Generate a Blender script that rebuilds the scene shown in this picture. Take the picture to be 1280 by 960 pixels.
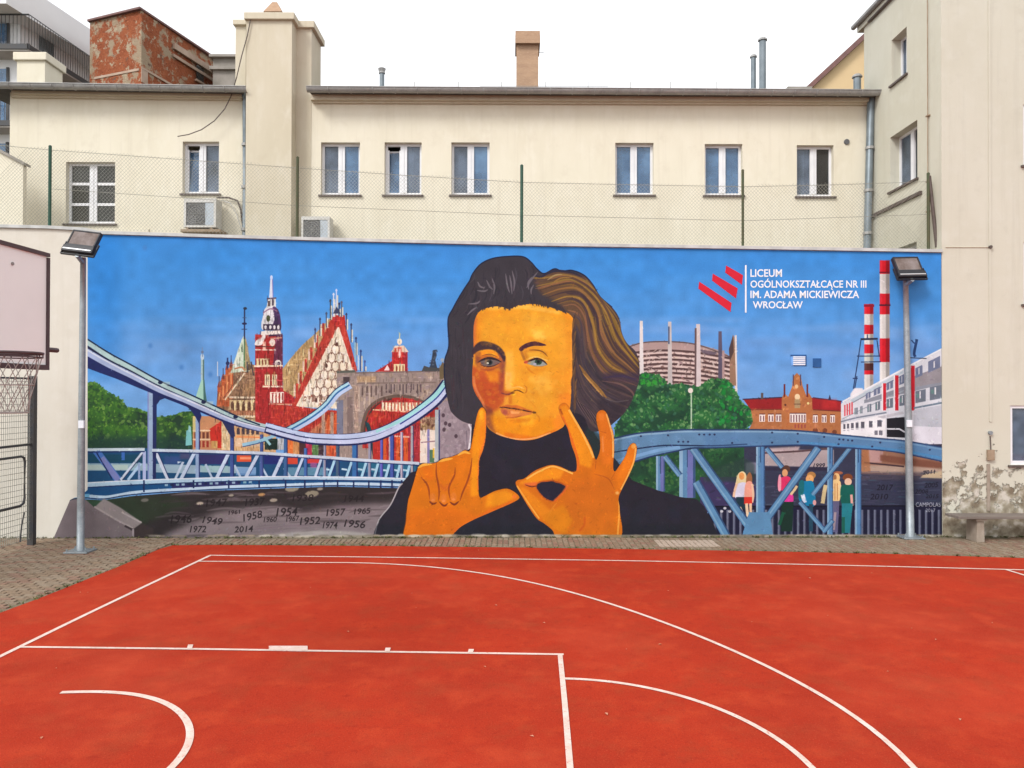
import bpy, math, random
import numpy as np
from mathutils import Vector, Matrix

for o in list(bpy.data.objects):
    bpy.data.objects.remove(o)
scene = bpy.context.scene
COL = scene.collection
rad = math.radians
rng = random.Random(7)

# ------------------------------------------------------------------ camera
CAM_H, CAM_F, PITCH, ROLL = 2.7726, 964.5, 0.0089, 0.0022
cd = bpy.data.cameras.new('camera')
cd.sensor_width = 36.0
cd.lens = CAM_F / 1280.0 * 36.0
cd.clip_start, cd.clip_end = 0.05, 2000.0
cam = bpy.data.objects.new('camera', cd)
COL.objects.link(cam)
_r0, _u0 = Vector((1, 0, 0)), Vector((0, -math.sin(PITCH), math.cos(PITCH)))
FWD = Vector((0, math.cos(PITCH), math.sin(PITCH)))
RGT = _r0 * math.cos(ROLL) + _u0 * math.sin(ROLL)
UPV = _u0 * math.cos(ROLL) - _r0 * math.sin(ROLL)
m = Matrix((RGT, UPV, -FWD)).transposed().to_4x4()
m.translation = (0, 0, CAM_H)
cam.matrix_world = m
scene.camera = cam

# ------------------------------------------------------------------ light
SUN_EL, SUN_AZ = rad(42), rad(220)      # azimuth clockwise from +Y: behind the camera, to the left
world = bpy.data.worlds.new('World')
scene.world = world
world.use_nodes = True
wn, wl = world.node_tree.nodes, world.node_tree.links
wn.clear()
w_out = wn.new('ShaderNodeOutputWorld')
w_bg = wn.new('ShaderNodeBackground')
w_sky = wn.new('ShaderNodeTexSky')
w_sky.sky_type = 'NISHITA'
w_sky.sun_disc = False
w_sky.sun_elevation = SUN_EL
w_sky.sun_rotation = SUN_AZ
w_sky.dust_density = 1.0
w_sky.air_density = 1.5
w_hs = wn.new('ShaderNodeHueSaturation')
w_hs.inputs['Saturation'].default_value = 0.10     # closed bright cloud cover: nearly white
wl.new(w_sky.outputs[0], w_hs.inputs['Color'])
w_mix = wn.new('ShaderNodeMix')                      # half of it an even layer of cloud
w_mix.data_type = 'RGBA'
w_mix.inputs[0].default_value = 0.5
w_mix.inputs[7].default_value = (5.2, 5.25, 5.4, 1)
wl.new(w_hs.outputs[0], w_mix.inputs[6])
wl.new(w_mix.outputs[2], w_bg.inputs['Color'])
w_bg.inputs['Strength'].default_value = 0.15
wl.new(w_bg.outputs[0], w_out.inputs[0])

sd = bpy.data.lights.new('sun', 'SUN')
sd.energy = 1.3
sd.angle = rad(18)
sd.color = (1.0, 0.98, 0.95)
sun = bpy.data.objects.new('sun', sd)
COL.objects.link(sun)
sdir = Vector((math.sin(SUN_AZ) * math.cos(SUN_EL), math.cos(SUN_AZ) * math.cos(SUN_EL), math.sin(SUN_EL)))
sun.rotation_euler = sdir.to_track_quat('Z', 'Y').to_euler()
sun.location = sdir * 60

vs = scene.view_settings
vs.view_transform = 'Standard'
vs.look = 'None'
vs.exposure = 0.88
vs.gamma = 1.0

# ------------------------------------------------------------------ survey helpers (a traced photo pixel -> a point on a real plane)
def ray(x, y):
    return FWD * CAM_F + RGT * (x - 640.0) + UPV * (480.0 - y)
def on_y(x, y, Y):
    d = ray(x, y); t = Y / d.y
    return Vector((d.x * t, Y, CAM_H + d.z * t))
def on_x(x, y, X):
    d = ray(x, y); t = X / d.x
    return Vector((X, d.y * t, CAM_H + d.z * t))
def on_z(x, y, Z=0.0):
    d = ray(x, y); t = (Z - CAM_H) / d.z
    return Vector((d.x * t, d.y * t, Z))
# the courtyard wall stands a little askew: y = WY0 + WK * x
WY0, WK = 14.66, 0.018
def on_w(x, y, off=0.0):
    d = ray(x, y); t = (WY0 - off) / (d.y - WK * d.x)
    return Vector((d.x * t, d.y * t, CAM_H + d.z * t))
def wall_y(X):
    return WY0 + WK * X
# ------------------------------------------------------------------ the mural: flat paint on the wall, brushed into an image in wall metres
PPM = 165.0
M_X0, M_X1, M_ZT, M_ZB = -8.75, 8.30, 5.78, -0.06
MW, MH = int((M_X1 - M_X0) * PPM), int((M_ZT - M_ZB) * PPM)
ART = np.zeros((MH, MW, 3), np.float32)
_F = np.array(FWD) * CAM_F; _R = np.array(RGT); _U = np.array(UPV)
def T(pts):
    p = np.asarray(pts, float).reshape(-1, 2)
    d = _F + (p[:, :1] - 640) * _R + (480 - p[:, 1:2]) * _U
    t = WY0 / (d[:, 1] - WK * d[:, 0])
    return np.stack([(d[:, 0] * t - M_X0) * PPM, (M_ZT - (CAM_H + d[:, 2] * t)) * PPM], 1)
def smooth(p, closed=False, n=6):
    p = np.asarray(p, float)
    if len(p) < 3: return p
    q = np.vstack([p[-1:], p, p[:2]]) if closed else np.vstack([2 * p[:1] - p[1:2], p, 2 * p[-1:] - p[-2:-1]])
    k = len(p) if closed else len(p) - 1
    t = (np.arange(n) / n)[:, None]
    o = []
    for i in range(k):
        a, b, c, d = q[i], q[i + 1], q[i + 2], q[i + 3]
        o.append(.5 * (2 * b + (c - a) * t + (2 * a - 5 * b + 4 * c - d) * t * t + (3 * b - a - 3 * c + d) * t ** 3))
    if not closed: o.append(p[-1:])
    return np.vstack(o)
SUB = 4
def raster(polys):
    """coverage of closed polygons given in canvas pixels: (y0, x0, mask)"""
    allp = np.vstack(polys)
    x0 = max(0, int(np.floor(allp[:, 0].min())) - 1); x1 = min(MW, int(np.ceil(allp[:, 0].max())) + 2)
    y0 = max(0, int(np.floor(allp[:, 1].min())) - 1); y1 = min(MH, int(np.ceil(allp[:, 1].max())) + 2)
    if x1 <= x0 or y1 <= y0: return None
    h, w = y1 - y0, x1 - x0
    out = np.zeros((h * SUB, w + 2), np.float32)
    for P in polys:
        A = P; B = np.roll(P, -1, 0)
        ya, yb = (A[:, 1] - y0) * SUB - .5, (B[:, 1] - y0) * SUB - .5
        lo, hi = np.minimum(ya, yb), np.maximum(ya, yb)
        r0 = np.clip(np.ceil(lo), 0, h * SUB).astype(int); r1 = np.clip(np.ceil(hi), 0, h * SUB).astype(int)
        cnt = np.maximum(r1 - r0, 0)
        tot = int(cnt.sum())
        if tot == 0: continue
        ei = np.repeat(np.arange(len(A)), cnt)
        rows = np.arange(tot) - np.repeat(np.cumsum(cnt) - cnt, cnt) + r0[ei]
        tt = (rows - ya[ei]) / (yb[ei] - ya[ei])
        xc = np.clip(A[ei, 0] + (B[ei, 0] - A[ei, 0]) * tt - x0, 0, w)
        s = np.where(yb[ei] > ya[ei], 1.0, -1.0)
        fi = xc.astype(int); fr = xc - fi
        acc = np.zeros_like(out)
        np.add.at(acc, (rows, fi), s * (1 - fr)); np.add.at(acc, (rows, fi + 1), s * fr)
        out += np.clip(np.abs(np.cumsum(acc, 1)), 0, 1)
    mk = np.clip(out[:, :w], 0, 1).reshape(h, SUB, w).mean(1)
    return y0, x0, mk
def soften(mk, r):
    for ax in (0, 1):
        for _ in range(2):
            k = max(1, int(r)); 
            pad = [(0, 0), (0, 0)]; pad[ax] = (k + 1, k)
            c = np.cumsum(np.pad(mk, pad, mode='edge'), ax)
            n = mk.shape[ax]
            mk = (np.take(c, range(2 * k + 1, 2 * k + 1 + n), ax) - np.take(c, range(0, n), ax)) / (2 * k + 1)
    return mk
def put(polys, col, a=1.0, blur=0, clip=None):
    if blur:
        allp = np.vstack(polys); b = int(blur * 3) + 2
        ex = np.array([[allp[:, 0].min() - b, allp[:, 1].min() - b], [allp[:, 0].max() + b, allp[:, 1].max() + b]])
        polys = polys + [np.array([ex[0], ex[0] + 1e-4, ex[0] + [0, 1e-4]]), np.array([ex[1], ex[1] + 1e-4, ex[1] + [0, 1e-4]])]
    r = raster(polys)
    if r is None: return
    y0, x0, mk = r
    if blur: mk = soften(mk, blur)
    h, w = mk.shape
    if clip is not None: mk = mk * clip[y0:y0 + h, x0:x0 + w]
    mk = (mk * a)[..., None]
    v = ART[y0:y0 + h, x0:x0 + w]
    v += (np.asarray(col, np.float32) / 255.0 - v) * mk
def fill(pts, col, a=1.0, blur=0, sm=False, clip=None):
    p = smooth(pts, True) if sm else pts
    put([T(p)], col, a, blur, clip)
def fills(list_of_pts, col, a=1.0, blur=0, clip=None):
    put([T(p) for p in list_of_pts], col, a, blur, clip)
def rect(x0, y0, x1, y1):
    return [(x0, y0), (x1, y0), (x1, y1), (x0, y1)]
KW = PPM / 66.0
def ribbon(pts, w0, w1=None, sm=True, taper=False):
    p = T(smooth(pts) if sm else pts)
    w1 = w0 if w1 is None else w1
    n = len(p)
    t = np.linspace(0, 1, n)
    w = (w0 + (w1 - w0) * t) * KW * .5
    if taper: w = w * np.sqrt(np.clip(np.sin(np.pi * np.clip(t, .02, .98)), .0, 1))
    d = np.gradient(p, axis=0); d /= np.maximum(np.linalg.norm(d, axis=1, keepdims=True), 1e-6)
    nn = np.stack([-d[:, 1], d[:, 0]], 1) * w[:, None]
    return np.vstack([p + nn, (p - nn)[::-1]])
def stroke(pts, w0, col, w1=None, a=1.0, sm=True, taper=False, blur=0, clip=None):
    put([ribbon(pts, w0, w1, sm, taper)], col, a, blur, clip)
def strokes(lst, w, col, a=1.0, sm=False, taper=False, clip=None):
    put([ribbon(p, w, None, sm, taper) for p in lst], col, a, 0, clip)
def mask_of(pts, sm=False):
    full = np.zeros((MH, MW), np.float32)
    y0, x0, mk = raster([T(smooth(pts, True) if sm else pts)])
    full[y0:y0 + mk.shape[0], x0:x0 + mk.shape[1]] = mk
    return full
def ell(cx, cy, rx, ry, n=14, ang=0.0):
    t = np.linspace(0, 2 * np.pi, n, endpoint=False); c, s = math.cos(ang), math.sin(ang)
    x, y = rx * np.cos(t), ry * np.sin(t)
    return np.stack([cx + x * c - y * s, cy + x * s + y * c], 1)
NR = np.random.RandomState(11)
def dabs(x0, y0, x1, y1, n, cols, size, clip=None, a=.85, flat=.6, seed=1):
    r = np.random.RandomState(seed)
    by = {}
    for i in range(n):
        c = cols[r.randint(len(cols))]
        s = size * (0.5 + r.rand())
        by.setdefault((c, r.randint(4)), []).append(ell(x0 + (x1 - x0) * r.rand(), y0 + (y1 - y0) * r.rand(), s, s * flat, 7, r.rand() * 3))
    items = list(by.items()); r.shuffle(items)
    for (c, _), L in items:
        fills(L, c, a, 0, clip)
def foliage(outline, dark, mid, light, n, size, seed, sm=True):
    """a painted tree mass: dark ground, mid clumps, light leaf dabs on the sunny side of every clump"""
    mk = mask_of(outline, sm)
    o = np.asarray(outline, float); x0, y0 = o.min(0); x1, y1 = o.max(0)
    fill(outline, dark, sm=sm)
    r = np.random.RandomState(seed)
    for k in range(n):
        cx, cy = x0 + (x1 - x0) * r.rand(), y0 + (y1 - y0) * r.rand() ** .9
        s = size * (.6 + .8 * r.rand())
        fill(ell(cx, cy, s, s * .8, 9, r.rand()), mid, .5, 3, clip=mk)
        L = [ell(cx + s * (r.rand() - .75) * 1.3, cy + s * (r.rand() - .8) * 1.1, 1.0 + r.rand() * 1.4, .7 + r.rand() * .7, 6, r.rand() * 3) for _ in range(9)]
        fills(L[:5], mid, .9, 0, mk); fills(L[5:], light, .8, 0, mk)
        L = [ell(cx + s * (r.rand() - .1) * 1.0, cy + s * (r.rand() * .9), 1.2 + r.rand(), .9, 6, r.rand() * 3) for _ in range(4)]
        fills(L, dark, .8, 0, mk)
def ragged(outline, cols, n, seed, sm=True, y_max=9999):
    o = smooth(outline, False, 10) if sm else np.asarray(outline, float); r = np.random.RandomState(seed)
    for k in range(n):
        p = o[r.randint(len(o))]
        if p[1] > y_max: continue
        fill(ell(p[0] + r.randn() * .7, p[1] + .6 + r.randn() * .6, 1.2 + 1.8 * r.rand(), .9 + 1.2 * r.rand(), 7, r.rand() * 3), cols[r.randint(len(cols))], .9)
_fc = {}
def glyphs(txt, bold=.014):
    """outline triangles of a line of text, height 1 = cap height, left edge at 0, baseline at 0"""
    if (txt, bold) in _fc: return _fc[(txt, bold)]
    cu = bpy.data.curves.new('lettering', 'FONT'); cu.body = txt; cu.resolution_u = 3; cu.offset = bold
    ob = bpy.data.objects.new('lettering', cu); COL.objects.link(ob)
    dg = bpy.context.evaluated_depsgraph_get()
    me = ob.evaluated_get(dg).to_mesh(); me.calc_loop_triangles()
    v = np.array([q.co[:2] for q in me.vertices]); tr = np.array([q.vertices[:] for q in me.loop_triangles])
    bpy.data.objects.remove(ob); bpy.data.curves.remove(cu)
    v[:, 0] -= v[:, 0].min(); v = v / 0.7
    _fc[(txt, bold)] = (v, tr)
    return v, tr
def write(txt, cx, cy, width, height, col, ang=0.0, a=1.0, slant=.15, clip=None, bold=.014):
    v, tr = glyphs(txt, bold)
    q = v.copy(); q[:, 0] = (q[:, 0] / max(q[:, 0].max(), 1e-6) - .5) * width; q[:, 1] = (q[:, 1] - .5) * height
    q[:, 0] += q[:, 1] * slant
    c, s = math.cos(ang), math.sin(ang)
    p = np.stack([cx + q[:, 0] * c + q[:, 1] * s, cy + q[:, 0] * s - q[:, 1] * c], 1)
    p = T(p)
    put([p[t] for t in tr], col, a, 0, clip)

def paint():
    yy, xx = np.mgrid[0:MH, 0:MW].astype(np.float32)
    # ---- sky
    v = yy / PPM * 66 + 288
    stops = [(288, (58, 140, 221)), (350, (66, 146, 222)), (395, (78, 152, 224)), (425, (100, 160, 226)), (500, (114, 168, 227)), (900, (114, 168, 227))]
    for c in range(3):
        ART[..., c] = np.interp(v, [s[0] for s in stops], [s[1][c] / 255 for s in stops])
    r = np.random.RandomState(3)
    for k in range(170):                                    # roller passes of slightly different blue
        x, y = 110 + 1070 * r.rand(), 292 + 190 * r.rand()
        w, h = 20 + 70 * r.rand(), 3 + 9 * r.rand()
        d = r.randint(-9, 10); b = np.array([72, 150, 224]) + (y - 350) * np.array([.28, .1, .02]) + d
        fill(ell(x, y, w, h, 16), b, .35, 10)
    for k in range(60):
        x, y = 115 + 1060 * r.rand(), 395 + 20 * r.rand()
        fill(ell(x, y, 25 + 30 * r.rand(), 3, 12), (120, 172, 232), .22, 6)
    for k in range(90):
        x, y = 115 + 1060 * r.rand(), 408 + 85 * r.rand()
        fill(ell(x, y, 14 + 34 * r.rand(), 3 + 7 * r.rand(), 14), [(134, 180, 234), (122, 168, 226), (142, 178, 230), (104, 156, 224)][k % 4], .30, 9)
    fill(rect(106, 288, 150, 470), (26, 124, 214), .45, 26)
    for x, y in [(188, 432), (227, 459), (263, 468), (181, 310), (1035, 372)]: fill(ell(x, y, 3, 3.5, 8), (70, 130, 200), .7, 3)
    # ---- left trees
    foliage([(104, 482), (112, 479), (121, 480), (133, 490), (150, 499), (159, 510), (172, 511), (184, 516), (196, 521), (212, 520), (226, 516), (241, 514), (246, 520), (246, 566), (104, 566)],
            (34, 62, 44), (58, 108, 40), (112, 156, 58), 95, 10, 5)
    ragged([(104, 482), (112, 479), (121, 480), (133, 490), (150, 499), (159, 510), (172, 511), (184, 516), (196, 521), (212, 520), (226, 516), (241, 514)], [(58, 104, 44), (80, 128, 50), (44, 84, 48), (98, 140, 60)], 150, 51)
    dabs(106, 482, 245, 545, 260, [(84, 130, 48), (62, 110, 44), (30, 60, 40), (44, 90, 40), (130, 170, 80)], 2.6, mask_of([(104, 482), (112, 479), (121, 480), (133, 490), (150, 499), (159, 510), (172, 511), (184, 516), (196, 521), (212, 520), (226, 516), (241, 514), (246, 566), (104, 566)], True), .6, .6, 52)
    fill(rect(104, 545, 246, 566), (24, 52, 58), .7, 10)
    # ---- thin green spire
    fill([(252, 474), (246, 492), (243, 504), (259, 504), (257, 490), (255.5, 474)], (166, 212, 192))
    fill([(254, 474), (254.5, 504), (259, 504), (257, 490), (255.5, 474)], (70, 112, 108))
    fill(rect(251.3, 449, 255.2, 475), (176, 206, 206)); fill(rect(253.6, 449, 255.2, 475), (84, 116, 110))
    fill(ell(253, 446, 2.2, 4), (196, 216, 226)); stroke([(253, 434), (253.2, 446)], 1.2, (120, 150, 190)); fill(ell(253, 440, 1.8, 1.8), (110, 130, 160))
    # ---- church body, pinnacles, arcade
    fill([(270, 512), (273, 480), (280, 470), (288, 458), (300, 452), (318, 456), (332, 470), (336, 535), (300, 535)], (140, 104, 78))
    dabs(272, 456, 334, 500, 260, [(112, 82, 66), (170, 132, 96), (96, 70, 60), (186, 150, 116)], 1.6, mask_of([(270, 512), (273, 480), (280, 470), (288, 458), (300, 452), (318, 456), (332, 470), (336, 512)]), .8, .5, 4)
    for x, y in [(274, 484), (279, 474), (284, 462), (289, 458)]:
        fill(rect(x - 2.2, y, x + 2.4, 508), (186, 92, 54)); fill([(x - 2.6, y), (x, y - 9), (x + 2.6, y)], (150, 70, 46)); stroke([(x, y - 14), (x, y)], 1.0, (60, 60, 90)); fill(rect(x - .8, y + 8, x + .8, 500), (226, 150, 96))
    stroke([(272, 452), (272, 470)], 1.0, (210, 220, 230)); stroke([(284.5, 447), (284.5, 460)], 2, (44, 60, 110)); fill(ell(284.6, 454, 2.4, 2.4), (36, 46, 90))
    fill([(305.5, 418), (302.4, 424), (288, 466), (312, 464), (313.5, 458), (309, 430)], (206, 222, 196)); fill([(306, 419), (305.5, 464), (313, 462), (313.5, 458), (309, 430)], (172, 154, 112))
    stroke([(305.8, 424), (305.2, 462)], 1.6, (86, 128, 90)); fill([(298, 436), (292, 462), (297, 462), (301, 436)], (232, 240, 226), .8, 2)
    stroke([(293, 461), (302, 459), (306, 463)], 2, (186, 128, 92)); stroke([(302, 434), (303, 440)], 1.4, (70, 110, 80))
    stroke([(305.8, 384), (305.6, 424)], 1.7, (38, 46, 84)); fill(ell(306.4, 385.5, 2.4, 1.8), (40, 50, 70)); fill(ell(305.6, 404.5, 3.2, 1.5), (38, 40, 80)); stroke([(302, 411.5), (309, 411.5)], 1, (50, 60, 100)); stroke([(303.2, 397), (308, 397)], .9, (60, 80, 120))
    fill([(305, 468), (283, 497), (330, 497), (321, 470)], (146, 112, 84)); dabs(286, 470, 330, 496, 120, [(118, 88, 70), (178, 142, 104), (104, 80, 62)], 1.8, mask_of([(305, 468), (283, 497), (330, 497), (321, 470)]), .8, .6, 8)
    fill([(304, 480), (304, 496), (318, 496), (318, 480)], (168, 128, 90), .7)
    stroke([(306, 466), (281, 500)], 1.7, (236, 220, 186), sm=False); stroke([(304, 464), (279, 498)], 1.0, (104, 74, 60), sm=False)
    fill(ell(311, 459, 3, 4), (96, 80, 66)); stroke([(309, 452), (309, 466)], 1.4, (60, 60, 70)); stroke([(314, 452), (317, 470)], 1.6, (70, 60, 66))
    fill(rect(287, 499, 332, 535), (206, 178, 132)); fill(rect(287, 512, 332, 519), (176, 118, 86))
    for k in range(6):
        x = 290.5 + k * 7
        fill([(x - 2, 513), (x - 2, 504), (x, 501), (x + 2, 504), (x + 2, 513)], (96, 66, 52)); fill(rect(x + 2.4, 501, x + 4.4, 513), (238, 214, 160))
    stroke([(287, 496.5), (333, 497)], 2.2, (238, 222, 192), sm=False); stroke([(287, 499), (333, 499.5)], 1.2, (92, 64, 52), sm=False)
    stroke([(296, 520), (332, 520.5)], 1.8, (240, 222, 190), sm=False); stroke([(296, 523), (332, 523.5)], 1.4, (108, 78, 64), sm=False)
    fill([(331.5, 500), (337, 505), (337.5, 535), (331.5, 535)], (38, 38, 44))
    # ---- houses seen between the cables on the left
    fill(rect(241, 520, 296, 566), (196, 140, 100)); fill(rect(288, 530, 345, 566), (214, 170, 122))
    fill([(262, 536), (277, 526), (277, 560), (264, 560)], (196, 48, 36)); fill(rect(277, 526, 289, 562), (226, 196, 150)); fill(rect(241, 520, 247, 540), (210, 196, 128))
    for y in (538, 549): stroke([(241, y), (263, y)], 1.6, (230, 200, 164), sm=False)
    for k in range(4): fill(rect(243 + k * 5, 540, 246 + k * 5, 548), (112, 60, 48)); fill(rect(243 + k * 5, 551, 246 + k * 5, 559), (150, 50, 40))
    fill(rect(264, 551, 272, 560), (196, 152, 92))
    for k in range(5): fill([(296 + k * 6, 543), (296 + k * 6, 536), (298 + k * 6, 534), (300 + k * 6, 536), (300 + k * 6, 543)], (74, 62, 70))
    stroke([(294, 545.5), (325, 546.5)], 2.0, (230, 146, 92), sm=False); fill(rect(294, 548, 325, 558), (222, 190, 156)); 
    fill([(233, 538), (239, 536), (240, 556), (232, 557)], (126, 196, 196)); fill([(236, 531), (239, 534), (238, 540), (235, 540)], (150, 206, 206))
    fill(rect(331, 548, 347, 562), (24, 46, 40)); fill(rect(347, 548, 361, 562), (190, 196, 200))
    for x, c in [(362, (226, 110, 44)), (370, (206, 140, 80)), (378, (70, 40, 40)), (386, (176, 40, 70)), (394, (90, 130, 70)), (402, (60, 40, 46)), (409, (216, 110, 60)), (416, (224, 90, 50)), (426, (150, 120, 70)), (434, (120, 96, 84)), (449, (190, 60, 50)), (455, (150, 40, 50)), (463, (196, 70, 50)), (472, (60, 70, 100)), (480, (200, 84, 40)), (486, (180, 60, 50))]:
        fill(rect(x - 4, 548, x + 5, 576), c, .95)
    # ---- town hall tower
    fill(rect(319, 418, 353, 536), (170, 42, 42)); fill([(345, 420), (353.5, 418), (353.5, 457), (341, 457)], (98, 40, 66)); fill(rect(344, 457, 353.5, 500), (150, 36, 46), .7)
    fill([(338.2, 346), (340.2, 346), (341.5, 372), (336.6, 372)], (224, 230, 244)); stroke([(340.6, 348), (341.3, 372)], 1.1, (120, 120, 190), sm=False); fill(ell(339.3, 347, 1.7, 3), (200, 216, 248))
    fill([(335, 374), (344.5, 372), (345, 384), (333, 385)], (226, 226, 222)); fill(rect(335, 376, 337.6, 383), (92, 72, 72)); fill(rect(340, 374, 342, 382), (60, 46, 70)); stroke([(333.6, 373.5), (345.5, 372.5)], 2, (90, 76, 96), sm=False)
    fill([(333, 384), (345, 384), (349, 394), (350, 410), (328, 412), (329, 394)], (222, 222, 226), sm=True); fill([(341, 384), (346, 385), (350, 394), (351, 412), (340, 412), (343, 398)], (74, 48, 92), sm=True)
    fill(ell(335.2, 398, 2.2, 4.2), (60, 66, 40)); fill(ell(345, 399, 1.6, 3.4), (40, 30, 60)); stroke([(329, 391), (338, 386), (347, 389)], 1.5, (150, 110, 140))
    fill(rect(329, 405, 351, 413), (60, 48, 70)); 
    for x in (332, 338, 343, 348): fill(ell(x, 409, 1.5, 2.6), (228, 224, 226))
    fill([(327, 414), (350, 413), (352, 418), (326, 419)], (240, 230, 222)); stroke([(336, 419.5), (352, 418.5)], 2.2, (70, 44, 70), sm=False); stroke([(338, 423), (353, 422)], 1.6, (200, 140, 120), sm=False)
    fill([(318.5, 431), (321, 425), (326, 423), (331, 414), (335, 415), (330, 425), (327, 431)], (240, 232, 226), sm=True); fill(ell(340.5, 428, 3.6, 4.6), (236, 214, 200)); fill(rect(328.5, 427, 332.4, 437), (242, 188, 166))
    stroke([(319, 433), (345, 433.5)], 1.3, (92, 44, 40), sm=False); stroke([(319, 437), (345, 437.5)], 1.5, (238, 206, 186), sm=False)
    fill(rect(320.5, 448, 337, 456.5), (226, 208, 160)); fills([rect(323.5 + k * 4, 449, 325 + k * 4, 456) for k in range(4)], (120, 40, 36))
    fill(ell(347.5, 454, 4.4, 4.4), (230, 222, 214)); fill(ell(348.5, 455, 2, 3), (80, 60, 80)); stroke([(317.5, 457.6), (353.5, 457.2)], 2.2, (240, 216, 184), sm=False); stroke([(318, 460), (353, 459.6)], 1.4, (116, 30, 34), sm=False)
    for x in (331, 340): fill(rect(x, 468, x + 6.4, 481.5), (240, 224, 178)); fills([rect(x + 1.8, 470, x + 2.8, 481), rect(x + 4.4, 470, x + 5.2, 481)], (120, 70, 50)); fill([(x, 468), (x + 3, 464), (x + 6.4, 468)], (140, 70, 40))
    stroke([(328, 483), (360, 483)], 2, (240, 224, 196), sm=False); stroke([(328, 486), (362, 486)], 1.4, (130, 30, 36), sm=False)
    fill(rect(337, 486, 368, 506), (176, 40, 44)); fill(rect(337.5, 490, 355, 503.5), (244, 232, 214)); fills([rect(340 + k * 4.2, 491, 341.8 + k * 4.2, 503.5) for k in range(4)], (150, 44, 44)); stroke([(336, 505), (368, 505.5)], 1.8, (214, 160, 130), sm=False)
    # ---- town hall roof and gable
    roof = [(353, 461), (364, 447), (377, 432), (396, 415), (412, 398), (420, 400), (372, 498), (354, 488)]
    fill(roof, (190, 158, 108)); mk = mask_of(roof)
    rr = np.random.RandomState(5)
    for k in range(70):
        x, y = 352 + 62 * rr.rand(), 405 + 90 * rr.rand(); l = 6 + 12 * rr.rand()
        stroke([(x, y), (x - l * .35, y + l)], 1.4 + rr.rand() * 1.4, [(136, 104, 80), (214, 184, 132), (150, 120, 92), (222, 200, 160), (116, 88, 76)][rr.randint(5)], a=.85, taper=True, clip=mk)
    gable = [(422, 408), (440, 459), (446, 470), (446, 512), (368, 508)]
    fill(gable, (238, 226, 200)); mk = mask_of(gable)
    fill([(422, 420), (400, 470), (380, 505), (400, 505), (418, 450)], (250, 240, 222), .6, 4, clip=mk)
    inner = mask_of([(421, 420), (437, 458), (444, 503), (379, 504)]); L = []
    for j in range(8):
        for i in range(9):
            e = ell(377 + i * 9.4 + (j % 2) * 4.7, 426 + j * 10.6, 4.5, 6.4, 12); L.append(np.vstack([e, e[:1]]))
    strokes(L, .8, (128, 92, 78), .95, False, False, inner); fills([ell(381.5 + i * 9.4 - (j % 2) * 4.7, 431 + j * 10.6, 1.0, 1.6, 6) for j in range(7) for i in range(8)], (104, 66, 56), .9, 0, inner)
    fills([rect(390 + k * 9, 494, 394 + k * 9, 502) for k in range(5)], (110, 74, 62), .8, 0, inner)
    for x, y in [(421, 430), (408, 457), (395, 500), (410, 498)]: fill(ell(x, y, 1.6, 3), (90, 56, 48))
    for x, y in [(386, 498), (381, 500), (402, 503)]: dabs(x - 4, y - 4, x + 5, y + 4, 14, [(110, 60, 50), (160, 80, 66), (250, 240, 220)], 1.0, mk, .9, .6, x)
    fill([(414, 398), (421, 400), (422, 409), (376, 497), (370, 508), (364, 508)], (180, 58, 46)); stroke([(423, 409), (371, 507)], 1.4, (244, 226, 200), sm=False)
    L = [rect(x - 1.2, y - 13, x + 1.6, y + 3) for x, y in [(404, 417), (396, 432), (389, 447), (382, 462), (376, 477), (371, 492)]]
    fills(L, (188, 62, 50)); fills([rect(x[0][0] - 2.4, x[0][1] + 2, x[0][0] - .6, x[2][1]) for x in L], (236, 206, 190))
    fill([(424, 398), (430, 400), (447, 464), (440, 461), (422, 409)], (188, 60, 48)); stroke([(423, 409), (440, 461)], 1.6, (246, 234, 214), sm=False)
    fill([(416, 394), (431, 394), (432, 405), (424, 409), (414, 404)], (186, 48, 42)); fill(rect(418, 397, 421, 403), (150, 30, 40))
    for x, y0, y1, c in [(394, 410, 428, (60, 70, 110)), (400, 397, 420, (52, 62, 96)), (408, 390, 410, (70, 84, 110)), (413, 374, 400, (64, 74, 84)), (417, 366, 396, (206, 218, 240)), (420.5, 361, 394, (190, 206, 244)), (424, 378, 396, (48, 56, 92)), (427, 376, 396, (88, 96, 120)), (433, 391, 412, (52, 62, 96)), (439, 404, 428, (50, 62, 100)), (445, 421, 444, (48, 60, 104)), (451, 437, 464, (48, 66, 120)), (456, 450, 464, (70, 90, 150))]:
        stroke([(x, y0), (x, y1)], 1.5, c, sm=False); fill(ell(x, y0 + 2, 1.4, 1.4), c); fill(rect(x + .6, y0 + 8, x + 2.2, y1), (226, 220, 196), .9)
    fill([(416, 392), (421, 383), (426, 392)], (60, 66, 96))
    fill(rect(443, 428, 445, 452), (150, 190, 206)); fill(rect(447, 444, 449, 462), (190, 210, 230))
    fill([(337, 505), (367, 507), (402, 512), (440, 514), (440, 548), (361, 540), (342, 534)], (174, 50, 42)); dabs(342, 508, 432, 540, 150, [(206, 64, 46), (160, 40, 50), (214, 80, 56)], 2.2, mask_of([(337, 505), (367, 507), (402, 512), (440, 514), (440, 548), (361, 540), (342, 534)]), .6, .5, 9)
    fill([(398, 530), (440, 505), (440, 548), (380, 545)], (196, 120, 84)); fills([rect(x, 515, x + 4, 548) for x in (402, 413)], (180, 150, 130)); fills([rect(x, 518, x + 4, 548) for x in (408, 417)], (206, 92, 50))
    # ---- red house behind the bridge gate
    fill([(466, 466), (480, 458), (490, 451), (490, 466)], (180, 42, 44)); fill([(480, 463), (484, 456), (488, 463)], (240, 220, 216))
    fill(rect(490, 438, 509.5, 466), (190, 42, 40)); fill(rect(504, 438, 509.5, 466), (160, 40, 56), .8)
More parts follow.
